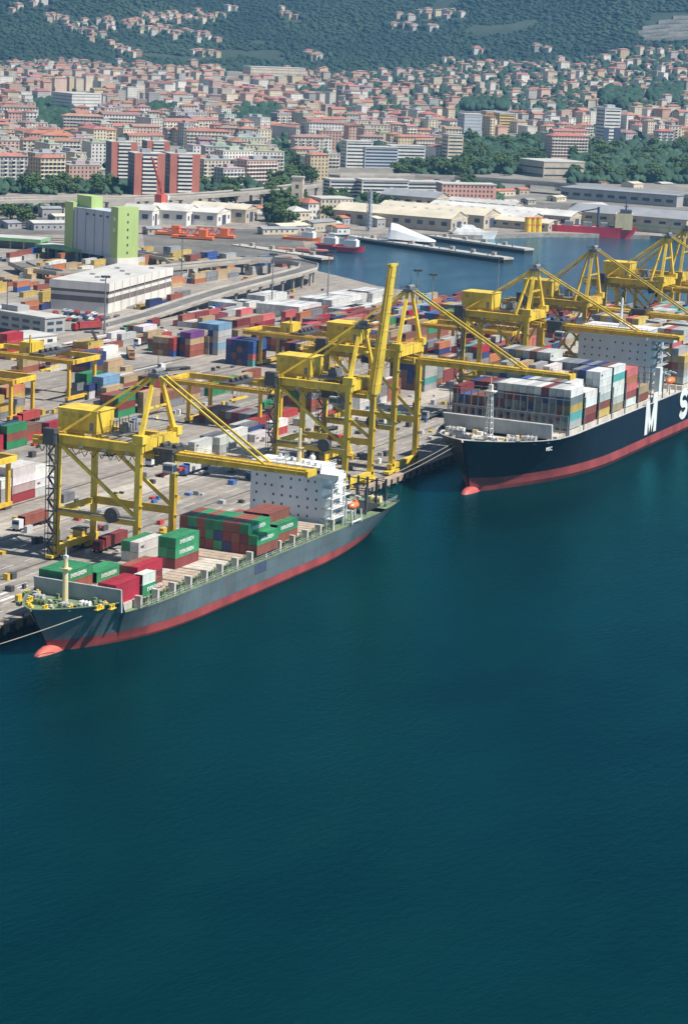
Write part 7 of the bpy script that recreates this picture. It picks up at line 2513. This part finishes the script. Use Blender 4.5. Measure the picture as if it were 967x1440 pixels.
def TG_fast(px, py):
    d = _fw + _r2 * (px - CCX) / CF + _u2 * (CCY - py) / CF
    t = np.arange(1500, 6000, 25.0)
    pts = CAMP[None] + d[None] * t[:, None]
    z = np.maximum(terrain(pts[:, 0], pts[:, 1]), 0)
    hit = np.nonzero(pts[:, 2] <= z)[0]
    i = hit[0] if len(hit) else len(t) - 1
    return float(pts[i, 0]), float(pts[i, 1]), float(z[i])
def undergrowth():
    rs = np.random.RandomState(12)
    C = []
    for (a, b, c, d), n, r0, r1 in (((640, 764, 200, 247), 1100, 2.0, 5.2), ((800, 990, 208, 260), 1700, 2.0, 5.2), ((374, 426, 200, 318), 260, 1.6, 4.0), ((560, 662, 236, 249), 260, 1.8, 4.0), ((-20, 180, 262, 275), 260, 1.6, 4.0),
                                    ((265, 405, 259, 273), 170, 1.6, 4.0), ((455, 570, 282, 296), 90, 1.4, 3.4), ((650, 705, 268, 292), 70, 2.0, 4.2), ((-20, 130, 288, 304), 90, 1.2, 3.0), ((140, 160, 255, 272), 30, 1.6, 3.0)):
        for k in range(n):
            x, y, z = TG_fast(rs.uniform(a, b), rs.uniform(c, d))
            C.append((x, y, z, rs.uniform(r0, r1)))
    C = np.array(C)
    r = C[:, 3]
    h = r * rs.uniform(0.8, 1.5, len(r))
    v = rs.uniform(1.1, 2.1, len(r))
    dome_mass('undergrowth', np.stack([C[:, 0], C[:, 1], C[:, 2] + h * 0.5], -1), r, h, np.stack([v * 0.95, v, v * 0.8], -1), 'wood', 'bushes and undergrowth filling the parks and verges', 5)
    return len(C)
print('woods', woods(), town_green(), undergrowth())

def tree_meshes(seed, R=4.6, H=10.0):
    rs = random.Random(seed)
    cr = MB()
    lobes = [(rs.uniform(-1, 1) * R * 0.6, rs.uniform(-1, 1) * R * 0.6, H * rs.uniform(0.28, 0.82), R * rs.uniform(0.4, 0.68)) for k in range(9)]
    n = 0
    while n < 110:
        lx, ly, lz, lr = rs.choice(lobes)
        a, b = rs.uniform(0, 6.283), math.acos(rs.uniform(-0.8, 1))
        q = lr * rs.uniform(0.75, 1.08)
        c = (lx + q * math.sin(b) * math.cos(a), ly + q * math.sin(b) * math.sin(a), lz + q * math.cos(b) * 0.85)
        s = rs.uniform(0.7, 1.35)
        vs = [(c[0] + rs.uniform(-0.4, 0.4) + dx * s, c[1] + rs.uniform(-0.4, 0.4) + dy * s, c[2] + rs.uniform(-0.3, 0.3) + dz * s * 0.75) for dx, dy, dz in ((1, 0, 0), (-1, 0, 0), (0, 1, 0), (0, -1, 0), (0, 0, 1), (0, 0, -1))]
        cr.add(vs, [(0, 2, 4), (2, 1, 4), (1, 3, 4), (3, 0, 4), (2, 0, 5), (1, 2, 5), (3, 1, 5), (0, 3, 5)])
        n += 1
    tk = MB().tube((0, 0, -1), (0, 0, H * 0.5), 0.32, 0.2, n=6)
    for k in range(4):
        a = rs.uniform(0, 6.28)
        tk.tube((0, 0, H * (0.28 + 0.06 * k)), (math.cos(a) * R * 0.5, math.sin(a) * R * 0.5, H * 0.62), 0.14, 0.06, n=5)
    return cr.mesh('tree_crown', M['leaf']), tk.mesh('tree_trunk', M['bark'])
TREES = [tree_meshes(s) for s in range(4)]

def plant(n, rect, label, group, s0=0.8, s1=1.4, seed=0):
    rs = random.Random(seed)
    a, b, c, d = rect
    for k in range(n):
        px, py = rs.uniform(a, b), rs.uniform(c, d)
        x, y, z = TG(px, py)
        cr, tk = rs.choice(TREES)
        o = thing('leafy_tree', label, 'tree', (x, y, z), rs.uniform(0, 6.28), group)
        s = rs.uniform(s0, s1)
        o.scale = (s, s, s * rs.uniform(0.9, 1.2))
        link('crown', cr, o)
        link('trunk', tk, o)
plant(34, (378, 424, 268, 318), 'leafy green tree in the clump left of the stone tower', 'trees left of the stone tower', 0.9, 1.5, 1)
plant(14, (392, 440, 215, 262), 'leafy green tree in the dark clump above the left viaduct end', 'trees above the left viaduct end', 1.0, 1.6, 2)
plant(62, (642, 762, 204, 246), 'leafy tree in the dense park left of the beige fortress hall', 'trees of the middle park', 0.9, 1.5, 3)
plant(80, (800, 990, 212, 258), 'leafy tree in the dense park below the white and blue high-rise', 'trees of the right park', 0.9, 1.5, 4)
plant(30, (560, 660, 238, 250), 'leafy tree in the long row behind the right viaduct', 'tree row behind the right viaduct', 0.9, 1.4, 5)
plant(26, (20, 165, 264, 274), 'leafy tree in the row behind the left viaduct', 'tree row behind the left viaduct', 0.8, 1.3, 6)
plant(12, (270, 390, 262, 272), 'leafy tree in the row right of the striped slabs', 'tree row right of the striped slabs', 0.8, 1.3, 7)
plant(16, (460, 560, 283, 296), 'leafy tree in front of the white balcony slabs', 'trees before the white balcony slabs', 0.7, 1.1, 8)
plant(12, (652, 700, 270, 292), 'leafy tree in the clump below the right viaduct', 'trees below the right viaduct', 1.0, 1.5, 9)
plant(6, (445, 475, 305, 318), 'leafy tree beside the pale palazzo at the small harbour', 'trees by the palazzo', 0.7, 1.0, 10)
plant(10, (0, 40, 300, 318), 'leafy tree in the clump under the viaduct at the left edge', 'trees under the left viaduct', 0.7, 1.1, 11)
plant(6, (310, 330, 280, 290), 'round tree in front of the left viaduct', 'trees before the left viaduct', 0.9, 1.2, 12)

# ------------------------------------------------------------------ air
hz = bpy.data.materials.new('haze')
hz.use_nodes = True
ht = hz.node_tree
ht.nodes.clear()
ho = ht.nodes.new('ShaderNodeOutputMaterial')
pv = ht.nodes.new('ShaderNodeVolumePrincipled')
pv.inputs['Color'].default_value = (0.25, 0.59, 1.0, 1)
pv.inputs['Density'].default_value = HAZE
pv.inputs['Anisotropy'].default_value = 0.2
ht.links.new(pv.outputs[0], ho.inputs['Volume'])
hb_ = MB().box(-6500, 14500, -6500, 9500, -9.5, 1150).build('haze', hz)
hb_['kind'] = 'stuff'
hb_['label'] = 'pale blue summer haze'
